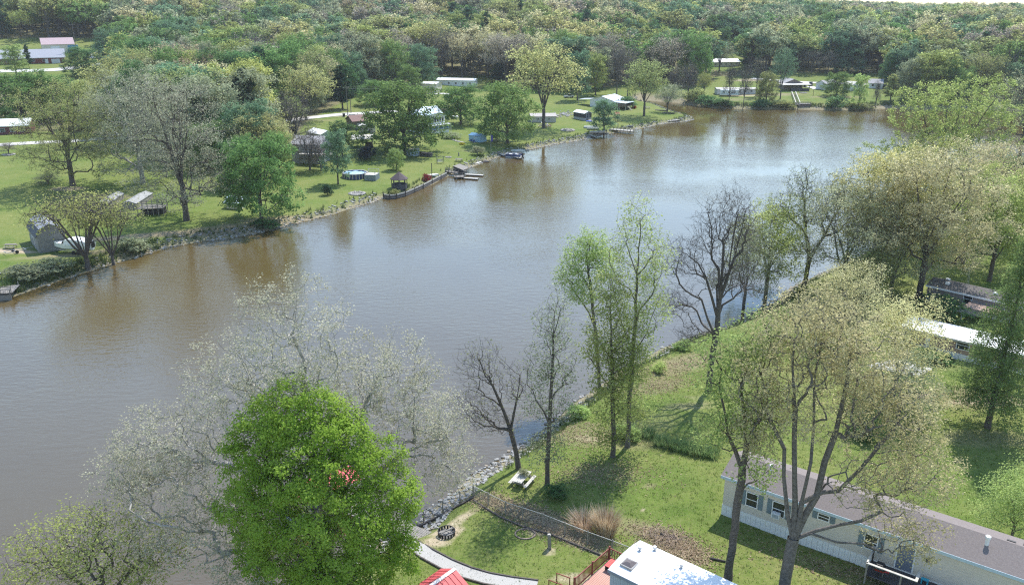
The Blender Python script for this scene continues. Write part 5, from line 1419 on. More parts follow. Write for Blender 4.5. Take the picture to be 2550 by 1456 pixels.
MB().prism([(-.16, 2.70), (0, 2.785), (.16, 2.70), (0, 2.80)], -.02, 5.05, 'x').build('ridge_cap', mat('pale_ridge', (.70, .62, .60), .4), SH)

# red canopied boat lift under the maple
cb = plane_pt(812, 1262, 0.0)
tdir = nearS[np.argmin(np.hypot(*(nearS - cb[:2]).T))]
cyaw = 0.62
CN = empty('boat_lift', (cb[0], cb[1], 0), cyaw, 'red canopied boat lift on the water showing through the maple', 'boat lift')
REDF = mat('red_canopy', (0.62, 0.10, 0.11), .6, .06, 1.5)
cp = MB()
for i in range(6):
    a0, a1 = -1.5 + i * .5, -1.0 + i * .5
    f_ = lambda a: 2.55 + .45 * (1 - (a / 1.5) ** 2)
    cp.hexa([(-3, a0, f_(a0)), (3, a0, f_(a0)), (3, a1, f_(a1)), (-3, a1, f_(a1)), (-3, a0, f_(a0) + .03), (3, a0, f_(a0) + .03), (3, a1, f_(a1) + .03), (-3, a1, f_(a1) + .03)])
cp.build('canopy', REDF, CN)
for sx in (-2.8, 2.8):
    for sy in (-1.4, 1.4): MB().tube((sx, sy, -1.2), (sx, sy, 2.6), .05).build('post', STEEL, CN)
BT = empty('pontoon_boat', (cb[0], cb[1], .0), cyaw, 'blue pontoon boat under the red canopy', 'boat')
NAVY = mat('navy_vinyl', (.03, .05, .14), .5, .1, 3)
for sy in (-.9, .9): MB().tube((-2.6, sy, .1), (2.6, sy, .1), .3, .3, 10).build('pontoon', STEEL, BT)
MB().box(-2.6, 2.6, -1.15, 1.15, .41, .5).build('deck', LT, BT)
for (a0, a1, b0_, b1_) in ((-2.5, 2.5, -1.13, -1.05), (-2.5, 2.5, 1.05, 1.13), (-2.5, -2.4, -1.0, 1.0)): MB().box(a0, a1, b0_, b1_, .5, 1.15).build('side_panel', NAVY, BT)
MB().box(-1.6, -.6, -.9, -.3, .5, 1.0).build('seat', WHITE, BT); MB().box(.6, 1.1, .2, .8, .5, 1.2).build('console', WHITE, BT)
# dock out to it
dk = G(1075, 1330); dv = cb[:2] - dk[:2]; dl = np.linalg.norm(dv)
DP = empty('dock', (dk[0], dk[1], .9), math.atan2(dv[1], dv[0]), 'wooden dock from the gravel path towards the red canopy', 'dock')
pk = MB(); pk.box(0, .19, -.8, .8, 0, .05); pme = pk.mesh('plank', WOODG)
for i in range(int((dl - 2) / .21)): link('plank', pme, DP, (i * .21, 0, 0))
for i in range(0, int(dl - 2), 3):
    for sy in (-.7, .7): MB().tube((i + .3, sy, -2.4), (i + .3, sy, -.01), .08).build('pile', WOODG, DP)

# tan white roofed home at the right
BROWN = mat('brown_siding', (0.36, 0.25, 0.185), .7, .06, 2, stripes=(1.2, .02, 'Z'))
F6 = Frame((2240, 857), (2480, 917), 26.0)
R6 = F6.root('mobile_home', 'brown mobile home with a bright white roof right of the tan tree', 'mobile home')
e6 = F6.up(835, 2340)
house(F6, R6, 4.6, e6, .45, BROWN, ROOFW, 'x', .2, base=.7, ribs=44, trim_m=LT)
MB().box(.05, 25.95, .05, 4.55, -.5, .698).build('foundation', SKIRT, R6)
panel_row(R6, 'skirting_panel', SKIRT, side_map('f', 26, 4.6), 0, 26, -.2, .72, 30)
mp6 = side_map('f', 26, 4.6)
for uu in (F6.hit(2300, 850)[0] - 2.4, F6.hit(2380, 860)[0], F6.hit(2440, 870)[0] + 2): window(R6, mp6, uu, 1.3, 1.5, 1.2)
for uu in (F6.hit(2310, 850)[0],): MB().box(uu - .3, uu + .2, -.03, -.004, .75, e6 - .1).build('trim_board', WHITE, R6)
v_ = MB(); xx_, _ = F6.hit(2340, 822, 2); v_.box(xx_ - .2, xx_ + .2, 1.8, 2.2, e6 + .3, e6 + .75); v_.build('roof_vent', STEEL, R6)

# grey brown home
TAUPE = mat('taupe_siding', (0.235, 0.20, 0.19), .75, .06, 2, stripes=(1.2, .02, 'Z'))
F7 = Frame((2302, 755), (2356, 768.5), 15.0)
R7 = F7.root('mobile_home', 'grey brown mobile home with dark shingles near the right edge', 'mobile home')
e7 = F7.up(712, 2320)
house(F7, R7, 4.4, e7, .6, TAUPE, mat('charcoal_shingles', (.115, .105, .10), .95, .25, 6, dirt=(.2, .19, .17), dirt_amt=.5), 'x', .2, base=.9, trim_m=TRIM)
MB().box(.05, 14.95, .05, 4.35, -.5, .898).build('foundation', SKIRT, R7)
panel_row(R7, 'skirting_panel', SKIRT, side_map('f', 15, 4.4), 0, 15, -.2, .9, 16)
window(R7, side_map('f', 15, 4.4), F7.hit(2398, 742)[0], 1.4, 1.2, 1.5)
for (u_, v_2) in ((2.2, 1.2), (1.6, 3.0), (8.5, 1.4)): MB().box(u_ - .25, u_ + .25, v_2 - .2, v_2 + .2, e7 + .25, e7 + .72).build('roof_vent', WHITE, R7)
PC = empty('porch', wpt(F7, 6.0, -3.2, 0), F7.yaw, 'low porch with a weathered brown roof before the grey brown mobile home', 'porch')
MB().box(0, 4.4, 0, 3.0, 1.9, 2.0).build('roof', mat('brown_roofing', (.34, .24, .19), .95, .25, 2), PC)
MB().box(0, 4.4, 3.0, 3.1, 1.4, 2.0).build('fascia', WHITE, PC)
for sx in (.1, 4.3):
    for sy in (.1, 2.9): MB().box(sx - .06, sx + .06, sy - .06, sy + .06, -.3, 1.9).build('post', WHITE, PC)
BI = empty('trash_bin', wpt(F7, -.8, .4, 0), 0, 'black bin at the left end of the grey brown mobile home', 'bin')
MB().prism([(-.3, 0), (.3, 0), (.36, 1.0), (-.36, 1.0)], -.3, .3).build('body', BLACK, BI); MB().box(-.38, .38, -.34, .34, 1.0, 1.07).build('lid', BLACK, BI)

# concrete slab
P4 = [G(*p) for p in ((2150, 912), (2232, 893), (2322, 919), (2288, 938))]
zt = max(p[2] for p in P4) + .06
sl_ = MB(); sl_.hexa([(p[0], p[1], zt - .4) for p in P4] + [(p[0], p[1], zt) for p in P4])
tag(sl_.build('patio', CONC), 'pale concrete slab beside the brown mobile home', kind='structure')

# ------------------------------------------------------------------ fenced yard
def zc2(X, Y): return ((1100 + X * .29536) / 1.1197, (1200 + Y * .29536) / 1.1197)
POSTG = mat('fence_post', (0.27, 0.245, 0.205), .85, .2, 6)
RAILM = mat('fence_rail', (0.47, 0.45, 0.40), .6, .12, 5)
WIRE = mat('fence_wire', (0.40, 0.41, 0.42), .5, .1, 4, metal=.4)
def fence(name, label, pts, hgt=1.25, posts_m=POSTG, wire=True, group=None):
    P_ = [G(*p) for p in pts]
    o = empty(name, tuple(P_[0]), 0, label, 'fence', group); o0 = P_[0]
    pm = MB(); pm.tube((0, 0, -.3), (0, 0, hgt + .08), .055, .055, 8); pm.tube((0, 0, hgt + .08), (0, 0, hgt + .14), .065, .02, 8); pme_ = pm.mesh('post', posts_m)
    for p in P_: link('post', pme_, o, tuple(p - o0))
    for a, c_ in zip(P_[:-1], P_[1:]):
        A_, C_ = Vector(a - o0), Vector(c_ - o0); up_ = Vector((0, 0, 1))
        MB().tube(A_ + up_ * hgt, C_ + up_ * hgt, .028, .028, 6).build('top_rail', RAILM, o)
        if wire:
            wm = MB(); ln = (C_ - A_).length; n = int(ln / .13); d_ = (C_ - A_) / n
            hn = 8; s = .009
            for i in range(-hn, n):
                for sg in (1, -1):
                    k0, k1 = max(0, -i), min(hn, n - i)
                    if k1 <= k0: continue
                    z0_, z1_ = (k0 / hn, k1 / hn) if sg > 0 else (1 - k0 / hn, 1 - k1 / hn)
                    q0, q1 = A_ + d_ * (i + k0) + up_ * hgt * z0_, A_ + d_ * (i + k1) + up_ * hgt * z1_
                    wm.quad(q0 - up_ * s, q1 - up_ * s, q1 + up_ * s, q0 + up_ * s)
            wm.build('wire_mesh', WIRE, o)
    return o
fence('chain_link_fence', 'chain link fence along the riprap between yard and water', [zc2(60, 990), zc2(275, 880), zc2(455, 780), zc2(617, 690), zc2(740, 630)], group='fence of the near yard')
fence('chain_link_fence', 'chain link fence running from the shore corner to the white roofed trailer', [zc2(745, 632), zc2(882, 705), zc2(1045, 790), zc2(1205, 842), zc2(1397, 905), zc2(1605, 990), zc2(1820, 1075), zc2(2050, 1160), zc2(2240, 1235)], group='fence of the near yard')
# timber edging at the foot of the fence
TIM = mat('edging_timber', (0.10, 0.085, 0.075), .9, .3, 4)
def timbers(name, label, pts, w=.12, h=.14):
    P_ = [G(*p) for p in pts]; o = empty(name, tuple(P_[0]), 0, label, 'edging'); 
    for a, c_ in zip(P_[:-1], P_[1:]):
        MB().bar(Vector(a - P_[0]) + Vector((0, 0, h * .4)), Vector(c_ - P_[0]) + Vector((0, 0, h * .4)), w, h).build('timber', TIM, o)
    return o
timbers('timber_edging', 'dark timbers at the foot of the shore fence', [zc2(150, 955), zc2(300, 875), zc2(460, 795), zc2(620, 705), zc2(742, 638)], .16, .22)
timbers('timber_edging', 'thin timbers between lawn and leaf bed along the fence', [zc2(745, 660), zc2(850, 730), zc2(1000, 820), zc2(1200, 905), zc2(1480, 985), zc2(1700, 1075), zc2(1940, 1175)])
# gravel path
GRAV = mat('pale_gravel', (0.37, 0.355, 0.33), .95, .28, 26, bump=.02)
_, Pp, Np = strip('gravel_path', [zc2(20, 1030), zc2(110, 1075), zc2(300, 1175), zc2(500, 1270), zc2(700, 1360), zc2(860, 1400), zc2(1060, 1440), zc2(1340, 1470)], 1.25, .05, GRAV, 'pale gravel path edged with timbers across the near yard')
for sgn, lb in ((1, 'dark timbers along the far edge of the gravel path'), (-1, 'dark timbers along the near edge of the gravel path')):
    q = Pp + Np * .68 * sgn; q3 = [np.array([a[0], a[1], gh(a[0], a[1])]) for a in q[::2]]
    o = empty('timber_edging', tuple(q3[0]), 0, lb, 'edging')
    for a, c_ in zip(q3[:-1], q3[1:]): MB().bar(Vector(a - q3[0]) + Vector((0, 0, .06)), Vector(c_ - q3[0]) + Vector((0, 0, .06)), .11, .16).build('timber', TIM, o)
# fire ring
fp = G(*zc2(490, 975))
FR = empty('fire_ring', tuple(fp), 0, 'black steel fire ring with charred logs in the fenced yard', 'fire ring')
for i in range(18):
    a = 2 * math.pi * i / 18; a2 = 2 * math.pi * (i + .7) / 18
    MB().hexa([(math.cos(t) * r_, math.sin(t) * r_, z_) for z_ in (0, .34) for t, r_ in ((a, .74), (a2, .74), (a2, .70), (a, .70))]).build('ring_segment', BLACK, FR)
rg = MB()
for i in range(24):
    a, a2 = 2 * math.pi * i / 24, 2 * math.pi * (i + 1) / 24
    rg.bar((math.cos(a) * .72, math.sin(a) * .72, .36), (math.cos(a2) * .72, math.sin(a2) * .72, .36), .05)
rg.build('rim', BLACK, FR)
ash = MB(); ash.tube((0, 0, -.02), (0, 0, .06), .69, .69, 16); ash.build('ash', mat('ash', (.22, .21, .2), .95, .3, 8), FR)
for (a, r_, l_) in ((.5, .08, 1.3), (.7, .06, 1.1), (2.4, .05, .9)):
    MB().tube((-math.cos(a) * l_ * .5, -math.sin(a) * l_ * .5, .3), (math.cos(a) * l_ * .5, math.sin(a) * l_ * .5, .4), r_, r_ * .8).build('log', WOODG, FR)
# old tyre ring bed and post in the yard
pp = G(*zc2(1463, 1112))
PO = empty('wooden_post', tuple(pp), 0, 'short leaning weathered square post in the fenced lawn', 'post')
pb = MB(); pb.bar((0, 0, -.2), (-.06, .06, 1.3), .28); pb.build('shaft', WOODG, PO); MB().bar((-.062, .062, 1.302), (-.07, .07, 1.36), .2).build('cap', LT, PO)
sr = G(*zc2(1232, 975)); SRG = empty('stone_ring', tuple(sr), 0, 'old sunken brown ring in the shaded lawn', 'ring')
for i in range(12):
    a = 2 * math.pi * i / 12; MB().bar((math.cos(a) * .85, math.sin(a) * .7, .03), (math.cos(a + .5) * .85, math.sin(a + .5) * .7, .03), .12, .1).build('stone', mat('brown_stone', (.2, .16, .13), .9, .3, 5), SRG)
# picnic table with potted plants
c4 = [G(*zc2(*p), dz=.75) for p in ((1120, 470), (1215, 365), (1290, 395), (1195, 500))]
c4 = [plane_pt(*zc2(*p), z=2.7) for p in ((1120, 470), (1215, 367), (1292, 392), (1195, 500))]
cc = sum(c4) / 4; ax_ = (c4[1] - c4[0])[:2]; tl = float(np.linalg.norm(ax_)); ty_ = math.atan2(ax_[1], ax_[0])
gz_ = gh(cc[0], cc[1])
PT = empty('picnic_table', (cc[0], cc[1], gz_), ty_, 'pale weathered picnic table holding a clump of greenery on the near bank', 'table')
for i in range(5): MB().box(-1.1, 1.1, -.42 + i * .17, -.42 + i * .17 + .155, .72, .77).build('top_plank', LT, PT)
for sg in (-1, 1):
    for i in range(2): MB().box(-1.1, 1.1, sg * .78 - .15 + i * .16, sg * .78 - .15 + i * .16 + .145, .43, .47).build('seat_plank', LT, PT)
for sx in (-.75, .75):
    MB().box(sx - .05, sx + .05, -.92, .92, .34, .429).build('seat_beam', WOODG, PT)
    for sg in (-1, 1): MB().bar((sx + .08, sg * .75, -.05), (sx + .08, sg * .25, .72), .09).build('leg', WOODG, PT)
t_, c_ = PROTO['shrub'][0][2:]
pln = plant('potted_plant', 'clump of grey green plants growing on the picnic table', 'plant', (cc[0] + .1, cc[1] + .2, gz_ + .77), t_, c_, 0, (.26, .26, .2), 'sage', sink=.02)
# tall dry ornamental grass
def blades(name, label, c0, n, hgt, spread, r0, m1, seed, cat='ornamental grass', wide=.03, kind='thing'):
    rs_ = np.random.RandomState(seed)
    a = rs_.rand(n) * 6.283; rr = np.sqrt(rs_.rand(n)) * r0
    bx_, by_ = np.cos(a) * rr, np.sin(a) * rr
    le = spread * (.3 + rs_.rand(n)); hh_ = hgt * (.55 + .45 * rs_.rand(n))
    dx, dy = np.cos(a) * le + rs_.normal(0, .15 * spread, n), np.sin(a) * le + rs_.normal(0, .15 * spread, n)
    px_, py_ = -np.sin(a) * wide * .5, np.cos(a) * wide * .5
    z0_ = np.zeros(n)
    B0 = np.stack([bx_ - px_, by_ - py_, z0_], 1); B1 = np.stack([bx_ + px_, by_ + py_, z0_], 1)
    M0 = np.stack([bx_ + dx * .45 - px_, by_ + dy * .45 - py_, hh_ * .65], 1); M1 = np.stack([bx_ + dx * .45 + px_, by_ + dy * .45 + py_, hh_ * .65], 1)
    E0 = np.stack([bx_ + dx, by_ + dy, hh_], 1)
    V = np.stack([B0, B1, M1, M0, E0], 1).reshape(-1, 3); o = (np.arange(n) * 5)[:, None]
    me_ = mesh_np(name, V, o + np.array([[0, 1, 2, 3]]), o + np.array([[3, 2, 4]]), mats=[m1], lv=np.repeat(rs_.rand(n), 5))
    return tag(link(name, me_, None, tuple(c0)), label, cat, kind=kind)
DRY = leaf_mat('dry_grass', (.42, .30, .16), (.66, .57, .42), .3, .05)
IRIS = leaf_mat('iris_leaf', (.09, .16, .05), (.24, .33, .14), .4, .05)
blades('ornamental_grass', 'tall tan dry ornamental grass clump behind the fence', G(*zc2(1990, 985)), 900, 2.6, .9, .75, DRY, 3)
blades('ornamental_grass', 'shorter drooping dry grass left of the tall tan clump', G(*zc2(1790, 930)), 500, 1.7, 1.1, .8, DRY, 4)
for i, (X, Y) in enumerate(((480, 130), (560, 150), (640, 170), (720, 190), (800, 215), (880, 225), (960, 235), (360, 50))):
    blades('iris_clump', 'strappy green leaves of the iris bed, clump %s from the left' % ('second', 'third', 'fourth', 'fifth', 'sixth', 'seventh', 'eighth', 'first')[i], G((1700 + X * .29536) / 1.1197, (1200 + Y * .29536) / 1.1197), 170, .95, .5, .75, IRIS, 10 + i, 'plant', .05)
# brush pile
bpz = G(*zc2(2540, 1010))
bs = MB(); rs_ = random.Random(3)
for i in range(110):
    a = rs_.uniform(0, 6.28); l_ = rs_.uniform(.5, 1.6); cx_, cy_ = rs_.gauss(0, 1.1), rs_.gauss(0, .7)
    z_ = rs_.uniform(.03, .4) * math.exp(-(cx_ ** 2 + cy_ ** 2) * .4) + .03
    bs.tube((cx_ - math.cos(a) * l_ * .5, cy_ - math.sin(a) * l_ * .5, z_), (cx_ + math.cos(a) * l_ * .5, cy_ + math.sin(a) * l_ * .5, z_ + rs_.uniform(-.05, .2)), .02, .01, 4, False)
tag(bs.build('brush_pile', mat('dead_stems', (.36, .27, .2), .9, .3, 3), None, tuple(bpz)), 'heap of dead tan stems behind the white roofed trailer', 'brush pile')
for (X, Y, l_, a_, lb) in ((2585, 1000, 1.4, -.4, 'dark board lying by the leaf bed'), (3050, 1225, 1.2, -.35, 'dark log end lying in the leaf litter')):
    lg = G(*zc2(X, Y)); tag(MB().tube((-l_ / 2, 0, .1), (l_ / 2, 0, .1), .09, .07).build('log', WOODD, None, tuple(lg)), lb, 'log').rotation_euler = (0, 0, a_)
# antenna mast near the grey home
am = G(2394, 770); AMo = empty('antenna_mast', tuple(am), 0, 'thin lattice antenna mast in front of the grey brown mobile home', 'antenna')
ah = height_at(am, 655)
for sx, sy in ((0, 0), (.3, 0), (.15, .26)): MB().tube((sx, sy, 0), (sx * .6, sy * .6, ah * .8), .02, .02, 4).build('leg', STEEL, AMo)
MB().tube((.1, .1, ah * .8), (.1, .1, ah), .02, .015, 4).build('top_pole', STEEL, AMo)
for i in range(12): MB().tube((0, 0, i * .6), (.28, 0, i * .6 + .3), .01, .01, 3).build('brace', STEEL, AMo)
# ------------------------------------------------------------------ roads and drives
ROADM = mat('pale_road', (0.50, 0.48, 0.455), .95, .12, .6, dirt=(.38, .36, .33), dirt_amt=.5)
strip('road', [(-120, 367), (0, 361), (130, 355), (330, 342), (500, 336), (600, 330), (720, 300), (830, 287), (900, 283), (985, 277)], 5.0, .10, ROADM, 'pale road crossing the far bank behind the lawns')
strip('road', [(-120, 182), (0, 178), (90, 177), (170, 172), (262, 160)], 7.0, .14, ROADM, 'pale drive in front of the brick building')
strip('road', [(1872, 196), (1965, 205), (2100, 208.5), (2230, 214)], 4.5, .14, ROADM, 'pale road behind the porch house')
strip('road', [(238, 146), (250, 135), (262, 128)], 10.0, .16, ROADM, 'white gravel lot right of the brick building')
strip('road', [(2015, 216), (2035, 223)], 4.0, .12, ROADM, 'pale gravel drive between the porch house and the white garage')
strip('road', [(1500, 108), (1700, 106), (1820, 107)], 7.0, .2, ROADM, 'far pale road in the woods')
strip('road', [(1065, 236), (1100, 232), (1125, 236)], 4.0, .12, ROADM, 'pale drive before the cream trailer')

# ------------------------------------------------------------------ far bank buildings
RS = random.Random(4)
def auto_windows(F, R, D, z, w, h, n, side='f', u0=None, u1=None, **kw):
    L_ = F.L if side in 'fb' else D
    a = .6 if u0 is None else u0; b_ = L_ - .6 if u1 is None else u1
    for i in range(n): window(R, side_map(side, F.L, D), a + (b_ - a) * (i + .5) / n - w / 2, z, w, h, **kw)
def simple(name, label, cat, A, B, D, eave_y, rise, wm, rm, ridge='x', length=None, ribs=0, wins=(), doors=(), over=.3, shed=False, group=None, trim=None, minh=2.2, wh=None):
    F = Frame(A, B, length)
    R_ = F.root(name, label, cat, group)
    h = wh if wh else max(minh, F.up(eave_y))
    ro = house(F, R_, D, h, rise, wm, rm, ridge, over, ribs=ribs, shed=shed, trim_m=trim)
    for wdw in wins: auto_windows(F, R_, D, *wdw[:4], **(wdw[4] if len(wdw) > 4 else {}))
    for (sd_, u, z, w, hh_, m_) in doors: door(R_, side_map(sd_, F.L, D), u, z, w, hh_, m_)
    return F, R_, h
GREYS = mat('grey_siding', (.44, .44, .45), .7, .07, 2, stripes=(1.2, .02, 'Z')); GREYR = mat('grey_shingles', (.30, .29, .29), .95, .15, 4)
PALEB = mat('pale_blue_metal', (.60, .70, .80), .4, .05, 1); BLUEM = mat('blue_metal', (.10, .22, .36), .4, .06, 1); WHITES = mat('white_siding', (.72, .72, .70), .6, .05, 2, stripes=(1.2, .015, 'Z'))
CREAM = mat('cream_siding', (.62, .57, .46), .7, .06, 2); BRICK = mat('red_brick', (.20, .065, .055), .85, .2, 8); SLATE = mat('slate_roof', (.27, .28, .31), .8, .1, 2); DARKB = mat('charcoal_boards', (.05, .047, .05), .8, .15, 3)
METB = mat('silver_blue_metal', (.55, .60, .67), .35, .05, 1, metal=.2); MAUVR = mat('mauve_metal', (.36, .265, .27), .6, .06, 1); DRED = mat('dark_red_siding', (.14, .045, .05), .8, .15, 3)

# grey gambrel barn
F = Frame((98.1, 630.8), (168.5, 620.5)); R = F.root('barn', 'grey board gambrel barn on the left lawn', 'barn')
Wb = F.L; Db = 9.0
BARN = mat('barn_boards', (.235, .23, .225), .9, .2, 3, stretch=(3, 3, .3)); BROOF = mat('barn_roof', (.24, .25, .28), .7, .08, 2)
MB().prism([(0, -.4), (Wb, -.4), (Wb, 3.0), (Wb * .88, 4.3), (Wb * .5, 5.1), (Wb * .12, 4.3), (0, 3.0)], 0, Db).build('wall', BARN, R)
bt = MB(); bt.box(0, .05, -.03, 0, 0, 1); btm = bt.mesh('batten', mat('barn_batten', (.30, .295, .285), .9, .2, 3))
for i in range(26):
    x_ = Wb * (i + .3) / 26; top = np.interp(x_ / Wb, [0, .12, .5, .88, 1], [3.0, 4.3, 5.1, 4.3, 3.0]) - .12
    o = link('batten', btm, R, (x_, -.002, 0)); o.scale = (1, 1, top)
for (a, za, b_, zb, m_) in ((-.2, 2.9, .12, 4.33, BARN), (.12, 4.33, .5, 5.13, BROOF), (.5, 5.13, .88, 4.33, BROOF), (.88, 4.33, 1.035, 2.9, BROOF)):
    x0_, x1_ = (a * Wb if a >= 0 else -.2), (b_ * Wb)
    MB().hexa([(x0_, -.3, za), (x1_, -.3, zb), (x1_, Db + .3, zb), (x0_, Db + .3, za), (x0_, -.3, za + .1), (x1_, -.3, zb + .1), (x1_, Db + .3, zb + .1), (x0_, Db + .3, za + .1)]).build('roof_slope', BROOF if m_ is BROOF else mat('dark_barn_roof', (.09, .095, .115), .8), R)
door(R, side_map('l', Wb, Db), 3.5, 0, 2.4, 2.1, BARN)

simple('boat_shelter', 'low shed with a weathered white roof behind the willow, left of two', 'shed', (241, 523), (271, 523), 10, 512, .5, WOODG, mat('weathered_white', (.28, .28, .27), .85, .3, 2.4, dirt=(.2, .2, .19), dirt_amt=.9), 'y', over=.1, wh=1.3, group='weathered white roofed sheds')
simple('boat_shelter', 'low shed with a weathered white roof behind the willow, right of two', 'shed', (306, 522), (341, 522), 10, 510, .5, WOODG, mat('weathered_white', (.6, .6, .58)), 'y', over=.1, wh=1.3, group='weathered white roofed sheds')
F = Frame((344, 538), (408, 537)); R = F.root('raised_deck', 'raised grey railed deck right of the white roofed sheds', 'deck')
MB().box(0, F.L, 0, 3.5, 1.5, 1.6).build('floor', WOODG, R)
for i in range(6):
    for yy_ in (.1, 3.4): MB().box(F.L * i / 5 - .06, F.L * i / 5 + .06, yy_ - .06, yy_ + .06, -.5, 2.6).build('post', WOODG, R)
for zz_ in (1.85, 2.2, 2.5):
    for yy_ in (-.02, 3.45): MB().box(0, F.L, yy_, yy_ + .05, zz_, zz_ + .1).build('rail', WOODG, R)
MB().box(.2, F.L - .2, 1.5, 3.3, -.3, 1.45).build('shade_block', WOODD, R)  # dark block put in for the shade in the gap below the floor
simple('playhouse', 'small playhouse with a pale blue roof behind the shore tree', 'playhouse', (564, 519), (600, 522), 2.6, 508, .9, CREAM, PALEB, 'x', over=.4, minh=1.6, wins=((.7, .8, .7, 2),))
# grey house on the slope, with its deck
F, R, h = simple('house', 'grey house with a raised deck behind bare trees', 'house', (728, 405), (800, 409), 9, 360, 1.6, GREYS, GREYR, 'x', wins=((.8, 1.0, 1.2, 2), (3.9, 1.0, 1.2, 3)))
MB().box(F.L - 5, F.L + 4, -3, -.02, 3.0, 3.15).build('deck_floor', LT, R)
for x_ in (F.L - 4.9, F.L - 1.5, F.L + 2, F.L + 3.9): MB().box(x_ - .08, x_ + .08, -3.0, -2.84, -.6, 4.1).build('deck_post', WOODG, R)
for zz_ in (3.5, 4.0): MB().box(F.L - 5, F.L + 4, -3.04, -2.98, zz_, zz_ + .1).build('deck_rail', LT, R)
simple('storage_shed', 'grey shed with a bright white roof behind the grey house', 'shed', (767, 344), (800.3, 353), 4.6, 338, .9, mat('sage_siding', (.40, .44, .42), .7, .06, 2), ROOFW, 'x', shed=False, wins=((1.3, .7, .9, 2),))
simple('wood_shed', 'weathered wooden shed with a brown roof beside the road', 'shed', (863, 317.5), (879.5, 324), 5.5, 300, 1.5, WOODB, mat('rust_brown_roof', (.20, .115, .095), .8, .1, 2), 'y', over=.4, doors=(('r', 1.5, 0, 1.0, 1.9, WOODG),))
simple('storage_shed', 'plain tan shed between the brown shed and the big maple', 'shed', (893, 330), (912, 333), 4.0, 318, .6, mat('tan_block', (.42, .38, .34), .9, .08, 2), LT, 'x', over=.2)
# carport
F = Frame((878, 370), (929, 369)); R = F.root('carport', 'open carport with a pale flat roof before the brown shed', 'carport')
hh_ = max(2.6, F.up(351)); MB().hexa([(-.4, -.4, hh_), (F.L + .3, -.4, hh_), (F.L + .3, 6, hh_ + .5), (-.4, 6, hh_ + .5), (-.4, -.4, hh_ + .14), (F.L + .3, -.4, hh_ + .14), (F.L + .3, 6, hh_ + .64), (-.4, 6, hh_ + .64)]).build('roof', LT, R)
for x_ in (.1, F.L * .5, F.L - .1):
    for y_ in (.1, 5.6): MB().box(x_ - .07, x_ + .07, y_ - .07, y_ + .07, -.5, hh_ + (.0 if y_ < 1 else .45)).build('post', LT, R)
MB().box(F.L * .6, F.L, 0, .06, -.3, 1.1).build('fence_panel', WOODB, R)
MB().box(F.L * .62, F.L - .3, 1.0, 2.0, 0, 1.6).build('stored_goods', WOODD, R)
# blue white house with glazed porch
F = Frame((1064, 336), (1117.5, 329.6)); R = F.root('lake_house', 'white gabled house with a blue glazed porch behind the largest maple', 'house')
zl = F.up(309, 1100); ze = F.up(290, 1111); pk_ = max(.8, F.up(284, 1095) - ze)
prof = [(0, -.8), (F.L, -.8), (F.L, ze), (F.L * .5, ze + pk_), (0, ze)]
MB().prism([(0, -.8), (F.L, -.8), (F.L, zl - .2), (0, zl - .2)], 2.4, 11).build('lower_wall', WHITES, R)
MB().prism([(0, zl - .19), (F.L, zl - .19), (F.L, ze), (F.L * .5, ze + pk_), (0, ze)], 2.0, 11).build('upper_wall', WHITES, R)
for a, b_ in ((-.3, F.L * .5), (F.L + .3, F.L * .5)):
    za_ = ze - .1; MB().hexa([(a, 1.6, za_), (b_, 1.6, ze + pk_ + .02), (b_, 11.3, ze + pk_ + .02), (a, 11.3, za_), (a, 1.6, za_ + .12), (b_, 1.6, ze + pk_ + .14), (b_, 11.3, ze + pk_ + .14), (a, 11.3, za_ + .12)]).build('roof_slope', PALEB, R)
mpf = lambda u, d, z: (u, 2.0 - d, z)
for i in range(8): window(R, mpf, .35 + i * (F.L - .7) / 8, zl + .3, (F.L - .7) / 8 - .1, max(.9, ze - zl - .55), mull=False)
PB = mat('porch_blue', (.45, .58, .72), .5, .05, 2)
MB().box(0, F.L + 1, -.1, 2.3, zl - .4, zl - .21).build('porch_beam', TRIM, R)
MB().box(0, F.L, -.05, .05, -.6, .9).build('porch_kneewall', WHITES, R)
for i in range(5): MB().box(F.L * i / 4 - .09, F.L * i / 4 + .09, -.1, .08, .901, zl - .41).build('porch_post', TRIM, R)
for i in range(4): MB().box(F.L * i / 4 + .1, F.L * (i + 1) / 4 - .1, -.02, .02, 1.5, zl - .45).build('porch_pane', mat('blue_glass', (.05, .12, .24), .08, .2, .7, spec=.6), R)
MB().box(0, F.L, -.06, .06, 1.40, 1.49).build('porch_rail', PB, R)
MB().box(F.L + .85, F.L + 1, -.1, .05, -.6, zl - .41).build('porch_post', TRIM, R)
simple('house', 'pale blue roofed house behind the glazed porch house', 'house', (1046, 302), (1100, 299), 9.5, 283, 1.9, mat('pale_grey_siding', (.56, .58, .62), .7, .05, 2, stripes=(1.2, .02, 'Z')), PALEB, 'x', wins=((1.2, .9, 1.2, 2), ) )
simple('blue_shed', 'small light blue shed with a dark blue roof above the shore', 'shed', (1167, 350.5), (1195, 355.6), 3.2, 341.5, .6, mat('light_blue_siding', (.34, .53, .74), .6, .06, 2), BLUEM, 'x', over=.12, minh=1.9, wins=((.9, .6, .7, 1),), doors=(('f', 2.4, 0, .8, 1.7, mat('lb_door', (.42, .6, .78), .6)),))
simple('trailer_home', 'long white trailer at the edge of the woods', 'mobile home', (1088, 211), (1182, 218), 4.6, 200, .7, WHITES, ROOFW, 'x', wins=((1.2, 1.0, 1.0, 5),), trim=TRIM)
simple('trailer_home', 'cream trailer with a deck left of the long white one', 'mobile home', (1050, 228.5), (1086, 231.5), 7.0, 209, .5, CREAM, ROOFW, 'x', wins=((1.1, 1.0, 1.1, 3),), trim=WOODB)
F = Frame((1046, 234), (1074, 236)); R = F.root('wooden_deck', 'small brown railed deck in front of the cream trailer', 'deck')
MB().box(0, F.L, 0, 2.2, .9, 1.0).build('floor', WOODB, R)
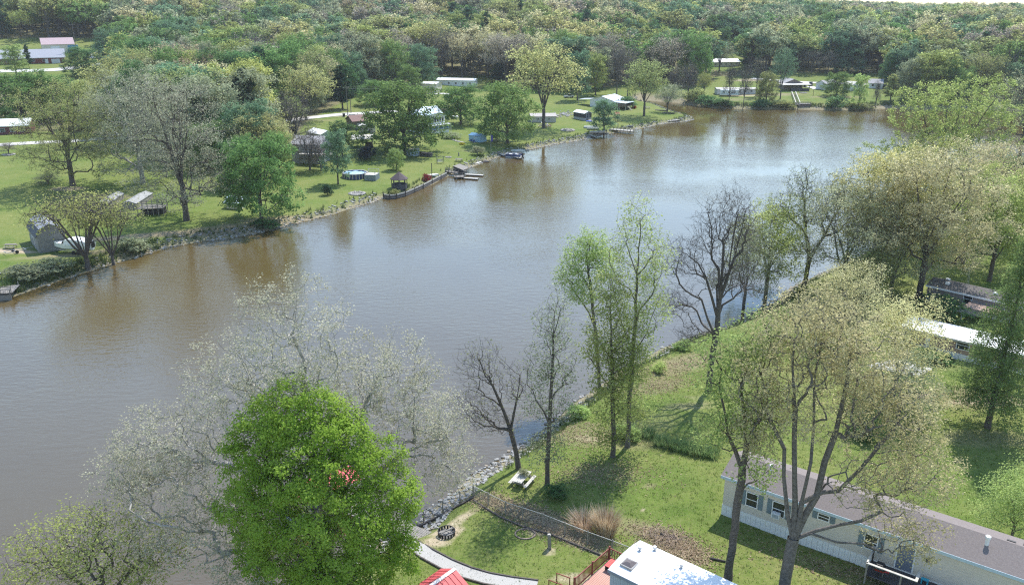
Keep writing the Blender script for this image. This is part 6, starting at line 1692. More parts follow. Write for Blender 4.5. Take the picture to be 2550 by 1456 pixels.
for i in range(5): MB().box(F.L * i / 4 - .05, F.L * i / 4 + .05, 0, .1, -.3, 1.95).build('post', WOODB, R)
MB().box(0, F.L, .0, .08, 1.951, 2.03).build('rail', LT, R)

# lake house on the point
F = Frame((1468.3, 265.5), (1527, 272)); R = F.root('lake_house', 'white house with a silver blue metal roof on the point', 'house')
h = F.up(248, 1472); pk_ = 1.5
MB().prism([(0, -.8), (F.L, -.8), (F.L, h), (F.L * .5, h + pk_), (0, h)], 0, 11).build('wall', WHITES, R)
for a in (-.4, F.L + .4):
    b_ = F.L * .5; rr_ = MB(); za_, zb_ = h - .12, h + pk_ + .02
    rr_.hexa([(a, -.4, za_), (b_, -.4, zb_), (b_, 11.4, zb_), (a, 11.4, za_), (a, -.4, za_ + .1), (b_, -.4, zb_ + .1), (b_, 11.4, zb_ + .1), (a, 11.4, za_ + .1)]); rr_.build('roof_slope', METB, R)
MB().hexa([(-6, .5, h - .5), (-.42, .5, h - .1), (-.42, 6, h - .1), (-6, 6, h - .5), (-6, .5, h - .4), (-.42, .5, h), (-.42, 6, h), (-6, 6, h - .4)]).build('carport_roof', METB, R)
for y_ in (.7, 3.2, 5.8): MB().box(-5.9, -5.8, y_ - .05, y_ + .05, -.5, h - .5).build('carport_post', LT, R)
MB().hexa([(F.L + .45, -1.2, h - .3), (F.L + 6, -1.2, h - .55), (F.L + 6, 7, h - .55), (F.L + .45, 7, h - .3), (F.L + .45, -1.2, h - .2), (F.L + 6, -1.2, h - .45), (F.L + 6, 7, h - .45), (F.L + .45, 7, h - .2)]).build('porch_roof', METB, R)
MB().box(F.L + .02, F.L + 6, -1, 6.8, 1.4, 1.6).build('porch_floor', WOODB, R)
MB().box(F.L + .02, F.L + 6, -1.05, -.99, 1.601, 2.5).build('porch_railing', WOODB, R)
for x_ in (F.L + .1, F.L + 3, F.L + 5.9):
    for y_ in (-.9, 6.6): MB().box(x_ - .08, x_ + .08, y_ - .08, y_ + .08, -1.2, h - .56).build('porch_post', LT, R)
st_ = MB()
for i in range(8): st_.box(F.L + 6.0 + i * .28, F.L + 6.28 + i * .28, .5, 1.7, 1.3 - i * .22, 1.36 - i * .22)
st_.build('stairs', LT, R)
window(R, lambda u, d, z: (F.L + d, u, z), 1.2, 2.0, 1.4, 1.5); door(R, lambda u, d, z: (F.L + d, u, z), 3.4, 1.62, 1.0, 2.0, BLACK)
auto_windows(F, R, 11, 1.6, 1.1, 1.2, 2)
# dark shed on a pale base
F = Frame((1427.4, 295.2), (1454.7, 301)); R = F.root('storage_shed', 'black shed on a pale base beside the lake house', 'shed')
h = max(2.6, F.up(282)); 
MB().box(0, F.L, 0, 3.4, -.8, .9).build('base', mat('grey_block', (.42, .41, .39), .9, .1, 3), R)
Ds = 3.4
house(F, R, Ds, h, .7, DARKB, ROOFW, 'x', .2, base=.902)
door(R, side_map('r', F.L, Ds), 1.1, .95, .9, 1.7, DARKB)
rp = MB(); rp.hexa([(F.L + .05, 1.0, .7), (F.L + 2.6, 1.0, -.2), (F.L + 2.6, 2.2, -.2), (F.L + .05, 2.2, .7), (F.L + .05, 1.0, .8), (F.L + 2.6, 1.0, -.1), (F.L + 2.6, 2.2, -.1), (F.L + .05, 2.2, .8)]); rp.build('ramp', WOODG, R)
simple('storage_shed', 'cluttered grey shed under the tall yellow green tree', 'shed', (1322, 305), (1384, 305), 5, 291, .8, mat('pale_grey_boards', (.45, .44, .43), .8, .15, 3), mat('rusty_grey_roof', (.36, .33, .31), .7, .2, 2), 'x', wins=((.9, .8, .8, 2),))
# far right side
GA = 'white garages among the far trees'
simple('garage', 'tall white roofed garage in the far trees', 'garage', (1706, 161), (1728, 164), 10, 146, 1.6, mat('dim_white', (.52, .52, .53), .7), ROOFW, 'x', group=GA)
simple('garage', 'lower gabled garage beside the tall white roofed one', 'garage', (1728, 166), (1748, 167), 9, 155, 1.6, mat('dim_white', (.5, .5, .5)), ROOFW, 'y', group=GA)
simple('house', 'long low white roofed house right of the far garages', 'house', (1772, 167), (1842, 165), 9, 155, 1.4, CREAM, ROOFW, 'x', wins=((1, 1, 1, 5),))
simple('trailer_home', 'white trailer on the bank behind thin shore trees', 'mobile home', (1784, 236), (1881, 234.5), 4.6, 222, .4, mat('off_white', (.52, .52, .52), .7, .08, 1), LT, 'x', wins=((1.1, 1.0, .9, 6),))
F = Frame((1792, 240), (1828, 240.5), 10); R = F.root('travel_trailer', 'white travel trailer parked against the long white trailer', 'trailer')
MB().prism([(0, .5), (2.4, .5), (2.4, 2.6), (2.2, 2.9), (.2, 2.9), (0, 2.6)], 0, 8.4, 'x').build('body', WHITE, R)
MB().box(.3, 8.1, -.012, -.002, 1.2, 1.35).build('stripe', BLUEM, R)
for i in range(3): window(R, side_map('f', 8.4, 2.4), 1 + i * 2.4, 1.5, 1.1, .7)
for x_ in (3.6, 4.5): MB().tube((x_, -.05, .35), (x_, .2, .35), .35, .35, 12).build('wheel', BLACK, R)
MB().box(8.4, 9.6, 1.1, 1.3, .45, .6).build('tow_bar', STEEL, R)
# porch house
F = Frame((1969, 227), (2014.5, 227)); R = F.root('house', 'low house with a wide white edged porch above the far right lawn', 'house')
h = max(3.0, F.up(211))
MB().prism([(-2, -.6), (F.L - 2, -.6), (F.L - 2, h + .2), (F.L * .5 - 2, h + 2.0), (-2, h + .2)], 4, 14).build('wall', mat('brown_grey_siding', (.25, .2, .18), .8), R)
for a in (-2.5, F.L - 1.5):
    b_ = F.L * .5 - 2; MB().hexa([(a, 3.5, h + .1), (b_, 3.5, h + 2.02), (b_, 14.4, h + 2.02), (a, 14.4, h + .1), (a, 3.5, h + .2), (b_, 3.5, h + 2.12), (b_, 14.4, h + 2.12), (a, 14.4, h + .2)]).build('roof_slope', GREYR, R)
MB().hexa([(-5, -.6, h - .25), (F.L + .6, -.6, h - .25), (F.L + .6, 4.2, h + .15), (-5, 4.2, h + .15), (-5, -.6, h - .1), (F.L + .6, -.6, h - .1), (F.L + .6, 4.2, h + .3), (-5, 4.2, h + .3)]).build('porch_roof', LT, R)
MB().box(0, F.L, 0, .12, -.8, 1.2).build('porch_wall', mat('dark_stone', (.10, .095, .10), .9, .25, 2), R)
for i in range(6): MB().box(F.L * i / 5 - .1, F.L * i / 5 + .1, 0, .2, 1.2, h - .2).build('porch_post', WOODB, R)
MB().box(0, F.L, .02, .1, 1.7, 1.8).build('porch_rail', WOODG, R)
mq = lambda u, d, z: (u, 4 - d, z)
for i in range(4): window(R, mq, 1.2 + i * 2.0, 1.3, 1.2, 1.3)
simple('garage', 'white gabled garage right of the porch house', 'garage', (2030, 221.5), (2054, 225), 9, 208, 1.3, WHITES, GREYR, 'y')
simple('storage_shed', 'small white shed left of the grey far house', 'shed', (2128, 226), (2141, 227.5), 4, 216, .7, WHITES, GREYR, 'y')
simple('garage', 'pale garage half hidden by the green clump tree', 'garage', (2098, 224), (2120, 227), 8, 211, 1.2, WHITES, LT, 'x')
simple('house', 'grey roofed white house at the end of the far right lawn', 'house', (2161, 220), (2196, 222), 9, 208, 1.6, WHITES, GREYR, 'x', wins=((1.0, 1.0, 1.2, 2),), doors=(('f', 4.0, 0, 1.0, 2.0, BLACK),))
# far left
F, R, h = simple('brick_building', 'long dark red brick building with a slate roof on the left', 'building', (-60, 164), (161, 156.5), 16, 144, 3.4, BRICK, SLATE, 'x', over=.8, wins=((1.0, 2.0, 1.2, 7),), trim=TRIM)
door(R, side_map('f', F.L, 16), F.L * .78, 0, 1.2, 2.2, TRIM)
FN = MB(); FN.box(F.L * .85, F.L * .95, -1.5, -1.42, 0, 2.2); FN.build('screen_fence', mat('grey_vinyl', (.5, .52, .54), .6), R)
simple('pole_barn', 'tan barn with a mauve metal roof behind the brick building', 'barn', (108, 134), (188, 131), 16, 121, 3.0, CREAM, MAUVR, 'x', doors=(('f', 12, 0, 5, 4, mat('teal_door', (.08, .25, .36), .6)), ('f', 4, 0, 4, 3.5, WHITE)), minh=4.5)
simple('house', 'dark red house with a white roof at the left edge by the road', 'house', (-60, 340), (76, 334), 8, 314, 1.6, DRED, ROOFW, 'x', wins=((.9, 1.4, 1.2, 5),), trim=TRIM)
simple('house', 'small house roof showing among the trees by the dark red house', 'house', (92, 126), (60, 126), -9, 112, 1.2, WHITES, ROOFW, 'x') if False else None
for (A_, B_, lb) in (((2292, 112), (2312, 112), 'far white roof in the woods over the pale yellow trees, left'), ((2395, 116), (2412, 116), 'far white roof in the woods over the pale yellow trees, right'), ((2490, 124), (2530, 124), 'far pale building near the right edge of the woods'), ((2065, 122), (2085, 121), 'far grey roof below the brilliant yellow tree'), ((1870, 140), (1890, 140), 'far white roof by the dark cedar'), ((545, 112), (575, 112), 'far grey roof among trees left of the tall mid green tree')):
    simple('house', lb, 'house', A_, B_, 9, A_[1] - 8, 1.5, WHITES, ROOFW, 'x', minh=2.8, wins=((1, 1, 1, 3),), group='far roofs in the woods')

# ------------------------------------------------------------------ garden things on the far lawns
# pool
c0 = G(884, 441); PLO = empty('swimming_pool', tuple(c0), 0, 'round above ground pool with a rumpled blue cover', 'pool')
rp_ = 30.5 * px2m(c0); K = 24
wb = MB()
for i in range(K):
    a, a2 = 2 * math.pi * i / K, 2 * math.pi * (i + 1) / K
    pn = MB(); pn.hexa([(math.cos(t) * r_, math.sin(t) * r_, z_) for z_ in (-.1, 1.22) for t, r_ in ((a, rp_), (a2, rp_), (a2, rp_ - .08), (a, rp_ - .08))]); pn.build('wall_panel', mat('pool_wall', (.05, .07, .16), .5, .1, 2), PLO)
    up_ = MB(); up_.bar((math.cos(a) * (rp_ + .05), math.sin(a) * (rp_ + .05), -.1), (math.cos(a) * (rp_ + .05), math.sin(a) * (rp_ + .05), 1.25), .14); up_.build('upright', mat('pool_upright', (.55, .46, .36), .7), PLO)
    tp = MB(); tp.hexa([(math.cos(t) * r_, math.sin(t) * r_, z_) for z_ in (1.23, 1.29) for t, r_ in ((a, rp_ + .1), (a2, rp_ + .1), (a2, rp_ - .14), (a, rp_ - .14))]); tp.build('top_rail', LT, PLO)
cv = MB(); rr_ = rp_ - .12; nn = 14
gp = [[(-rr_ + 2 * rr_ * i / nn, -rr_ + 2 * rr_ * j / nn) for j in range(nn + 1)] for i in range(nn + 1)]
rs_ = np.random.RandomState(8)
def cvz(x, y): return 1.02 + .09 * math.sin(x * 3.1 + y) * math.cos(y * 2.3 - x) + .05 * math.sin(x * 7)
def circ(p):
    r_ = math.hypot(*p); return p if r_ < rr_ else (p[0] * rr_ / r_, p[1] * rr_ / r_)
for i in range(nn):
    for j in range(nn):
        q = [circ(gp[i][j]), circ(gp[i + 1][j]), circ(gp[i + 1][j + 1]), circ(gp[i][j + 1])]
        if max(math.hypot(*gp[i][j]), math.hypot(*gp[i + 1][j + 1])) < rr_ * 1.25: cv.quad(*[(a, b_, cvz(a, b_)) for a, b_ in q])
cv.build('cover', mat('pool_cover', (.38, .56, .74), .25, .12, 2), PLO, smooth=True)
F = Frame((913, 449.5), (935, 451)); R = F.root('pool_deck', 'grey plank sided deck against the round pool', 'deck')
panel_row(R, 'board', mat('pool_boards', (.24, .27, .28), .85, .15, 3), side_map('f', F.L, 3.2), -.6, F.L, -.2, 1.5, 16)
panel_row(R, 'board', mat('pool_boards', (.24, .27, .28)), side_map('r', F.L, 3.2), 0, 3.2, -.2, 1.5, 16)
MB().box(-.6, F.L, 0, 3.2, -.2, 1.5).build('floor', LT, R)
for x_, y_ in ((-.5, .1), (F.L - .1, .1), (F.L - .1, 3.1), (-.5, 3.1)): MB().box(x_ - .06, x_ + .06, y_ - .06, y_ + .06, 1.5, 2.5).build('post', LT, R)
for y_ in (.1, 3.1): MB().box(-.44, F.L - .16, y_ - .03, y_ + .03, 2.4, 2.49).build('rail', LT, R)
# gazebo
c0 = G(994.5, 468); GZ = empty('gazebo', tuple(c0), .2, 'dark octagonal gazebo on the lawn by the seawall', 'gazebo')
rg_ = 19 * px2m(c0); hg = 2.35; K = 8; GZD = mat('gazebo_boards', (.085, .082, .088), .8, .15, 3); GZR = mat('gazebo_roof', (.085, .065, .068), .85, .15, 3)
for i in range(K):
    a, a2 = 2 * math.pi * i / K, 2 * math.pi * (i + 1) / K
    A_, B_ = Vector((math.cos(a) * rg_, math.sin(a) * rg_, 0)), Vector((math.cos(a2) * rg_, math.sin(a2) * rg_, 0))
    MB().bar(A_ - Vector((0, 0, .2)), A_ + Vector((0, 0, hg)), .16).build('post', GZD, GZ)
    e = (B_ - A_).normalized() * .09
    MB().bar(A_ + e + Vector((0, 0, .5)), B_ - e + Vector((0, 0, .5)), .06, 1.1).build('wall_panel', GZD, GZ)
    MB().bar(A_ + e + Vector((0, 0, hg - .1)), B_ - e + Vector((0, 0, hg - .1)), .1, .2).build('beam', GZD, GZ)
    ro_ = rg_ * 1.2
    p1_, p2_, pk_ = (math.cos(a) * ro_, math.sin(a) * ro_, hg - .05), (math.cos(a2) * ro_, math.sin(a2) * ro_, hg - .05), (0, 0, hg + 1.65)
    s_ = MB(); n0_ = len(s_.V); s_.V += [p1_, p2_, pk_, (p1_[0] * .98, p1_[1] * .98, p1_[2] - .1), (p2_[0] * .98, p2_[1] * .98, p2_[2] - .1), (0, 0, hg + 1.5)]
    s_.F += [(0, 1, 2), (3, 5, 4), (0, 3, 4, 1), (1, 4, 5, 2), (2, 5, 3, 0)]; s_.build('roof_slope', GZR, GZ)
MB().tube((0, 0, -.2), (0, 0, .12), rg_, rg_, 8).build('floor', GZD, GZ)
MB().tube((0, 0, .12), (0, 0, .9), .5, .5, 10).build('table', WOODG, GZ)
# stone fire pit rings
STN = mat('field_stone', (.30, .28, .25), .9, .3, 4)
def stone_ring(bx, by, wpx, label, n=16, cat='fire pit'):
    c_ = G(bx, by); r_ = wpx * .5 * px2m(c_); o = empty('stone_fire_pit', tuple(c_), 0, label, cat); rs_ = random.Random(int(bx))
    for i in range(n):
        a = 2 * math.pi * i / n; s = r_ * .32 * rs_.uniform(.8, 1.2)
        b_ = bmesh.new(); bmesh.ops.create_icosphere(b_, subdivisions=1, radius=s)
        for v in b_.verts: v.co *= rs_.uniform(.8, 1.15); v.co.z *= .6
        me_ = bpy.data.meshes.new('stone'); b_.to_mesh(me_); b_.free(); me_.materials.append(STN)
        link('stone', me_, o, (math.cos(a) * r_, math.sin(a) * r_, .08))
    MB().tube((0, 0, -.05), (0, 0, .06), r_ * .9, r_ * .9, 12).build('ash', mat('ash', (.22, .21, .2)), o)
stone_ring(889, 483, 34, 'wide stone fire pit on the lawn below the pool', 18)
stone_ring(1249, 366, 14, 'small stone fire pit near the wooden lawn swing', 12) if False else stone_ring(1116, 392, 13, 'small stone fire pit near the wooden lawn swing', 12)
stone_ring(1413, 325, 30, 'pale rubble fire pit on the lawn of the point', 16)
stone_ring(2000, 232, 16, 'round fire pit on the far right lawn', 10)
stone_ring(22, 386, 24, 'ring of stones round the little bare shrub tree', 12, 'stone ring')
def post(bx, by, top, label, mm=WOODG, r_=.12, cap=None, name='wooden_post', cat='post'):
    c_ = G(bx, by); h = max(.5, height_at(c_, top)); o = empty(name, tuple(c_), 0, label, cat)
    MB().tube((0, 0, -.3), (0, 0, h), r_, r_ * .9, 8).build('shaft', mm, o); MB().tube((0, 0, h), (0, 0, h + r_), r_ * 1.2, r_ * .4, 8).build('cap', cap or mm, o); return o
post(1142, 389, 381, 'stout grey post on the shore lawn right of the lawn swing', r_=.18); post(1075, 432, 407, 'dark mooring post standing by the upturned boat', WOODD, .1)
post(1538, 320, 308, 'post on the lawn of the point before the dark trunked tree', r_=.15); post(2106, 237, 228, 'dark post on the far right lawn', WOODD, .15) if False else post(2024, 239, 224, 'thin dark post on the far right lawn', WOODD, .1)
post(1375, 352, 341, 'short stump post on the shore lawn right of the blue shed maple', r_=.2) if False else post(1367, 353, 346, 'short post on the shore lawn right of the blue shed', r_=.16)
post(8, 712, 680, 'thin lamp pole by the railed landing at the left edge', WOODD, .05, WHITE, 'lamp_post', 'lamp post')
# flag pole
c0 = G(1222, 382); o = empty('flag_pole', tuple(c0), 0, 'pole with a blue flag by the pontoon dock', 'flag pole')
MB().tube((0, 0, 0), (0, 0, 5.6), .05, .035, 6).build('pole', STEEL, o)
fl = MB()
for i in range(5): fl.quad((.04 + i * .12, .03 * math.sin(i), 3.4 + .03 * i), (.16 + i * .12, .03 * math.sin(i + 1), 3.4 + .03 * (i + 1)), (.16 + i * .12, .03 * math.sin(i + 1), 5.3), (.04 + i * .12, .03 * math.sin(i), 5.3))
fl.build('flag', mat('flag_blue', (.05, .05, .22), .7), o)
# propane tank
c0 = G(1131, 297); o = empty('propane_tank', tuple(c0), .2, 'white propane tank beside the maple', 'tank')
tk = MB()
prof = [(-1.5, .1), (-1.4, .38), (-1.15, .5), (1.15, .5), (1.4, .38), (1.5, .1)]
for (x0_, r0_), (x1_, r1_) in zip(prof[:-1], prof[1:]): tk.tube((x0_, 0, .75), (x1_, 0, .75), r0_, r1_, 14, True)
tk.build('tank', WHITE, o)
for x_ in (-.8, .8): MB().box(x_ - .1, x_ + .1, -.35, .35, -.1, .3).build('foot', STEEL, o)
# stone steps down the bank
for i in range(9):
    t = i / 8; c0 = G(1098 + 54 * t, 335 + 20 * t + 3 * math.sin(t * 3)); o = tag(MB().box(-.9, .9, -.35, .35, -.15, .14).build('stone_step', STN, None, tuple(c0)), ('topmost', 'second', 'third', 'fourth', 'fifth', 'sixth', 'seventh', 'eighth', 'lowest')[i] + ' flat stone step in the garden stair below the glazed porch house', 'step', 'garden steps below the glazed porch house'); o.rotation_euler = (0, 0, -.4 + .2 * math.sin(i * 2.1))
# wood stack, lean shed, lawn swing, picnic bench, upturned boat
F = Frame((1044, 389), (1074, 392)); R = F.root('wood_stack', 'black covered stack of firewood by the lean shed', 'wood stack')
for i in range(9):
    for j in range(3): MB().tube((.25 + i * F.L / 9.2, -.02, .18 + j * .3), (.25 + i * F.L / 9.2, .8, .18 + j * .3), .15, .15, 7).build('log', WOODG if (i + j) % 2 else WOODD, R)
MB().hexa([(-.1, -.12, 1.0), (F.L + .1, -.12, 1.0), (F.L + .1, .95, 1.12), (-.1, .95, 1.12), (-.1, -.12, 1.05), (F.L + .1, -.12, 1.05), (F.L + .1, .95, 1.17), (-.1, .95, 1.17)]).build('cover', BLACK, R)
simple('lean_shed', 'small pale lean shed beside the firewood stack', 'shed', (1020, 390), (1045, 388), 2.5, 376, .3, mat('pale_blue_boards', (.42, .50, .58), .8, .15, 2), LT, 'x', over=.15, minh=1.7)
c0 = G(1096, 407); o = empty('lawn_swing', tuple(c0), .3, 'weathered wooden frame swing on the shore lawn', 'swing')
for x_ in (-.9, .9):
    MB().bar((x_, -.7, 0), (x_, -.1, 1.9), .09).build('leg', WOODG, o); MB().bar((x_, .7, 0), (x_, .1, 1.9), .09).build('leg', WOODG, o)
MB().bar((-1.1, 0, 1.92), (1.1, 0, 1.92), .1).build('top_beam', WOODG, o)
for i in range(4): MB().box(-.7, .7, -.3 + i * .14, -.3 + i * .14 + .12, .5, .54).build('seat_slat', LT, o)
for i in range(3): MB().box(-.7, .7, .26, .30, .65 + i * .17, .78 + i * .17).build('back_slat', LT, o)
for x_ in (-.6, .6): MB().tube((x_, 0, .54), (x_, 0, 1.9), .012, .012, 4).build('chain', STEEL, o)
def picnic(bx, by, rz, label):
    c0 = G(bx, by); o = empty('picnic_table', tuple(c0), rz, label, 'table')
    for i in range(4): MB().box(-1, 1, -.36 + i * .185, -.36 + i * .185 + .165, .72, .77).build('top_plank', WOODG, o)
    for s_ in (-1, 1):
        MB().box(-1, 1, s_ * .7 - .14, s_ * .7 + .14, .43, .47).build('seat_plank', WOODG, o)
        for x_ in (-.7, .7): MB().bar((x_, s_ * .7, 0), (x_, s_ * .2, .72), .08).build('leg', WOODG, o)
picnic(1142, 402, -.15, 'grey picnic bench near the shore by the white ramp boards')
picnic(1240, 352, .3, 'dark picnic table under the maple right of the blue shed')
picnic(1612, 271, -.3, 'dark picnic table by the inlet'); 
for i, (x_, y_, lb) in enumerate(((1645, 276, 'stack of dark timbers on the point, rear one'), (1664, 283, 'stack of dark timbers on the point, front one'))):
    c0 = G(x_, y_); o = empty('timber_stack', tuple(c0), -.25, lb, 'timber stack')
    for j in range(4): MB().box(-2.4, 2.4, -.6 + j * .3, -.35 + j * .3, .05, .3).build('beam', WOODD, o)
def hull(name, label, bx, by, L_, wd, hh_, rz, m1, group=None, upturn=False, z=None, cover=None, cat='boat', lift=0.0):
    c0 = G(bx, by) if z is None else plane_pt(bx, by, z); o = empty(name, (c0[0], c0[1], c0[2] + lift), rz, label, cat, group)
    ns_ = 11; V, Fc = [], []
    for i in range(ns_):
        t = i / (ns_ - 1); w_ = wd * .5 * (1 - max(0, (t - .45) / .55) ** 2.2) if t > .45 else wd * .5 * (.86 + .14 * t / .45)
        sh = hh_ * (1 + .35 * max(0, t - .4)); x_ = (t - .5) * L_; kz = hh_ * .45 * max(0, (t - .7) / .3) ** 1.6
        for (yy_, zz_) in ((-w_, sh), (-w_ * .86, hh_ * .35 + kz * .5), (-w_ * .3, kz), (w_ * .3, kz), (w_ * .86, hh_ * .35 + kz * .5), (w_, sh)): V.append((x_, yy_, (sh + .1 - zz_) if upturn else zz_))
    for i in range(ns_ - 1):
        for j in range(5): a = i * 6 + j; Fc.append((a, a + 6, a + 7, a + 1))
    Fc.append((0, 1, 2, 3, 4, 5))
    mb = MB(); mb.V, mb.F = V, Fc; mb.build('hull', m1, o, smooth=False)
    if not upturn:
        g_ = MB()
        for s_ in (0, 5):
            for i in range(ns_ - 1): g_.bar(V[i * 6 + s_], V[(i + 1) * 6 + s_], .06)
        g_.build('gunwale', TRIM, o)
        for t in (.3, .6):
            w_ = wd * .42; MB().box((t - .5) * L_ - .15, (t - .5) * L_ + .15, -w_, w_, hh_ * .55, hh_ * .62).build('thwart', LT, o)
    return o
hull('rowboat', 'upturned pale rowboat lying by the seawall', 1062 + 14, 439, 3.6, 1.4, .5, .45, mat('pale_hull', (.60, .57, .46), .6, .1, 2), upturn=True)
# runabout on its trailer before the barn
o = hull('motor_boat', 'white motor boat on a trailer in front of the grey barn', 186, 629, 7.2, 2.5, 1.1, math.pi - .1, mat('white_hull', (.66, .70, .66), .4, .05, 2), lift=.65)
MB().prism([(-3.2, .9), (1.2, .95), (.9, 1.9), (-.2, 2.15), (-3.0, 1.7)], -1.15, 1.15).build('cover', mat('white_tarp', (.76, .77, .78), .6, .06, 3), o)
MB().box(1.5, 2.8, -.75, .75, 1.14, 1.26).build('foredeck', TRIM, o); MB().prism([(1.2, 1.2), (1.7, 1.2), (1.35, 1.7)], -.9, .9).build('windshield', GLASS, o)
MB().box(-3.95, -3.6, -.3, .3, .5, 1.6).build('outboard_motor', BLACK, o)
c0 = G(186, 629); o = empty('boat_trailer', tuple(c0), math.pi - .1, 'steel trailer carrying the white motor boat', 'trailer')
for s_ in (-.8, .8): MB().bar((-3.2, s_, .55), (2.5, s_ * .6, .55), .12).build('side_rail', STEEL, o)
MB().bar((2.4, 0, .55), (4.8, 0, .5), .12).build('tongue', STEEL, o)
for x_ in (-1.4, -.5):
    for s_ in (-1.1, 1.1): MB().tube((x_, s_ - .1, .33), (x_, s_ + .1, .33), .33, .33, 12).build('wheel', BLACK, o)
c0 = G(38, 629); o = empty('utility_trailer', tuple(c0), .9, 'small bare trailer frame left of the grey barn', 'trailer')
for s_ in (-.7, .7):
    MB().bar((-1.6, s_, .4), (1.6, s_, .4), .09).build('side_rail', STEEL, o); MB().tube((0, s_ * 1.25 - .09, .3), (0, s_ * 1.25 + .09, .3), .3, .3, 12).build('wheel', BLACK, o)
for x_ in (-1.6, 0, 1.6): MB().bar((x_, -.66, .4), (x_, .66, .4), .08).build('cross_rail', STEEL, o)
MB().bar((1.6, 0, .4), (3.0, 0, .35), .09).build('tongue', STEEL, o)
picnic(28, 618, .1, 'grey bench table at the gravel pad left of the barn')

# ------------------------------------------------------------------ seawall, docks and boats on the water
SW = empty('seawall', tuple(plane_pt(955, 494)), 0, 'dark timber seawall curving round the gazebo lawn', 'seawall')
sp_ = [plane_pt(*p) for p in ((957, 494), (972, 496.5), (990, 495), (1012, 489), (1035, 479), (1056, 469.5), (1078, 458), (1100, 446.5), (1114, 439.5))]
s0 = sp_[0]; PLK = [mat('wall_plank', (.20, .175, .155), .9, .3, 3, stretch=(1, 1, 6)), mat('wall_plank_dark', (.09, .08, .075), .9, .3, 3)]
for i, (a, c_) in enumerate(zip(sp_[:-1], sp_[1:])):
    A_, C_ = Vector(a - s0), Vector(c_ - s0)
    for j in range(5): MB().bar(A_ + Vector((0, 0, -.25 + j * .3)), C_ + Vector((0, 0, -.25 + j * .3)), .12, .28).build('plank', PLK[(i * 2 + j) % 2] if j < 4 else LT, SW)
    MB().bar(A_ + Vector((0, -.12, -1.2)), A_ + Vector((0, -.12, 1.35)), .2).build('pile', WOODD, SW)
def dock(name, label, A, B, wd, z=.7, piles=True, rails=False, m_=None, cat='dock', group=None, on_z=0.0):
    a, b_ = plane_pt(*A, on_z), plane_pt(*B, on_z); d_ = b_ - a; L_ = float(np.linalg.norm(d_[:2]))
    o = empty(name, (a[0], a[1], z), math.atan2(d_[1], d_[0]), label, cat, group)
    n = max(3, int(L_ / .3)); pk = MB(); pk.box(.01, L_ / n - .02, -wd / 2, wd / 2, -.06, 0); pme_ = pk.mesh('plank', m_ or LT)
    for i in range(n): link('plank', pme_, o, (i * L_ / n, 0, RS.uniform(-.012, .012)))
    for s_ in (-1, 1): MB().box(0, L_, s_ * wd * .5 - .05, s_ * wd * .5 + .05, -.26, -.07).build('beam', WOODD, o)
    if piles:
        for x_ in np.linspace(.3, L_ - .3, max(2, int(L_ / 3) + 1)):
            for s_ in (-1, 1): MB().tube((x_, s_ * (wd * .5 + .06), -2), (x_, s_ * (wd * .5 + .06), .5), .08, .08, 7).build('pile', WOODG, o)
    if rails:
        for x_ in np.linspace(.1, L_ - .1, max(2, int(L_ / 1.3) + 1)): MB().box(x_ - .05, x_ + .05, -wd / 2 - .05, -wd / 2 + .05, 0, 1.0).build('rail_post', WOODG, o)
        for zz_ in (.5, .95): MB().box(0, L_, -wd / 2 - .03, -wd / 2 + .03, zz_, zz_ + .09).build('rail', WOODG, o)
        for x_ in np.arange(.3, L_ - .2, .3): MB().box(x_ - .02, x_ + .02, -wd / 2 - .02, -wd / 2 + .02, .05, .5).build('baluster', WOODG, o)
    return o
def zc3(X, Y): return ((1160 + X / 7.5) / 1.1197, (400 + Y / 7.5) / 1.1197)
dock('dock', 'railed ramp down to the floating docks by the seawall', zc3(640, 640), zc3(860, 680), 1.3, .9, True, True, WOODG)
dock('dock', 'railed square landing of the floating docks', zc3(800, 735), zc3(1005, 725), 2.2, .55, True, True, WOODG)
dock('dock', 'pale floating pier, front one of the pair', zc3(1005, 745), zc3(1295, 762), 1.1, .35, False)
dock('dock', 'pale floating pier, rear one of the pair', zc3(1030, 668), zc3(1400, 688), 1.1, .35, False)
dock('dock', 'short dock link behind the railed landing', zc3(905, 640), zc3(1040, 620), 1.6, .5, True, True, WOODG)
a = [plane_pt(*zc3(*p), z=1.7) for p in ((780, 475), (900, 425), (1105, 500), (985, 560))]
o = empty('boat_shelter', (a[0][0], a[0][1], 1.7), 0, 'tilted grey plank roof of a boat shelter at the docks', 'shelter')
q = [Vector(p - a[0]) for p in a]
for i in range(8):
    t0, t1 = i / 8, (i + .94) / 8
    c4_ = [q[0].lerp(q[3], t0), q[1].lerp(q[2], t0), q[1].lerp(q[2], t1), q[0].lerp(q[3], t1)]
    MB().hexa([c - Vector((0, 0, .06)) for c in c4_] + c4_).build('roof_plank', WOODG, o)
for c in q: MB().bar(c * .96 + q[2] * .02 - Vector((0, 0, 2.6)), c * .96 + q[2] * .02 - Vector((0, 0, .06)), .12).build('post', WOODD, o)
MB().hexa([q[0] * .98 - Vector((0, 0, 1.5)), q[3] * .98 - Vector((0, 0, 1.5)), q[3] * .98 - Vector((0, 0, .1)), q[0] * .98 - Vector((0, 0, .1))] + [c + Vector((.05, .05, 0)) for c in (q[0] * .98 - Vector((0, 0, 1.5)), q[3] * .98 - Vector((0, 0, 1.5)), q[3] * .98 - Vector((0, 0, .1)), q[0] * .98 - Vector((0, 0, .1)))]).build('side_panel', WOODD, o)
dock('boat_ramp', 'pale board ramp sloping into the water', zc3(1170, 405), zc3(1330, 420), 2.4, .3, False, False, mat('bright_boards', (.68, .65, .58), .85, .1, 2), 'ramp')
dock('raft', 'dark wooden raft by the pale ramp', zc3(1350, 395), zc3(1510, 385), 1.7, .25, False, False, WOODD, 'raft')
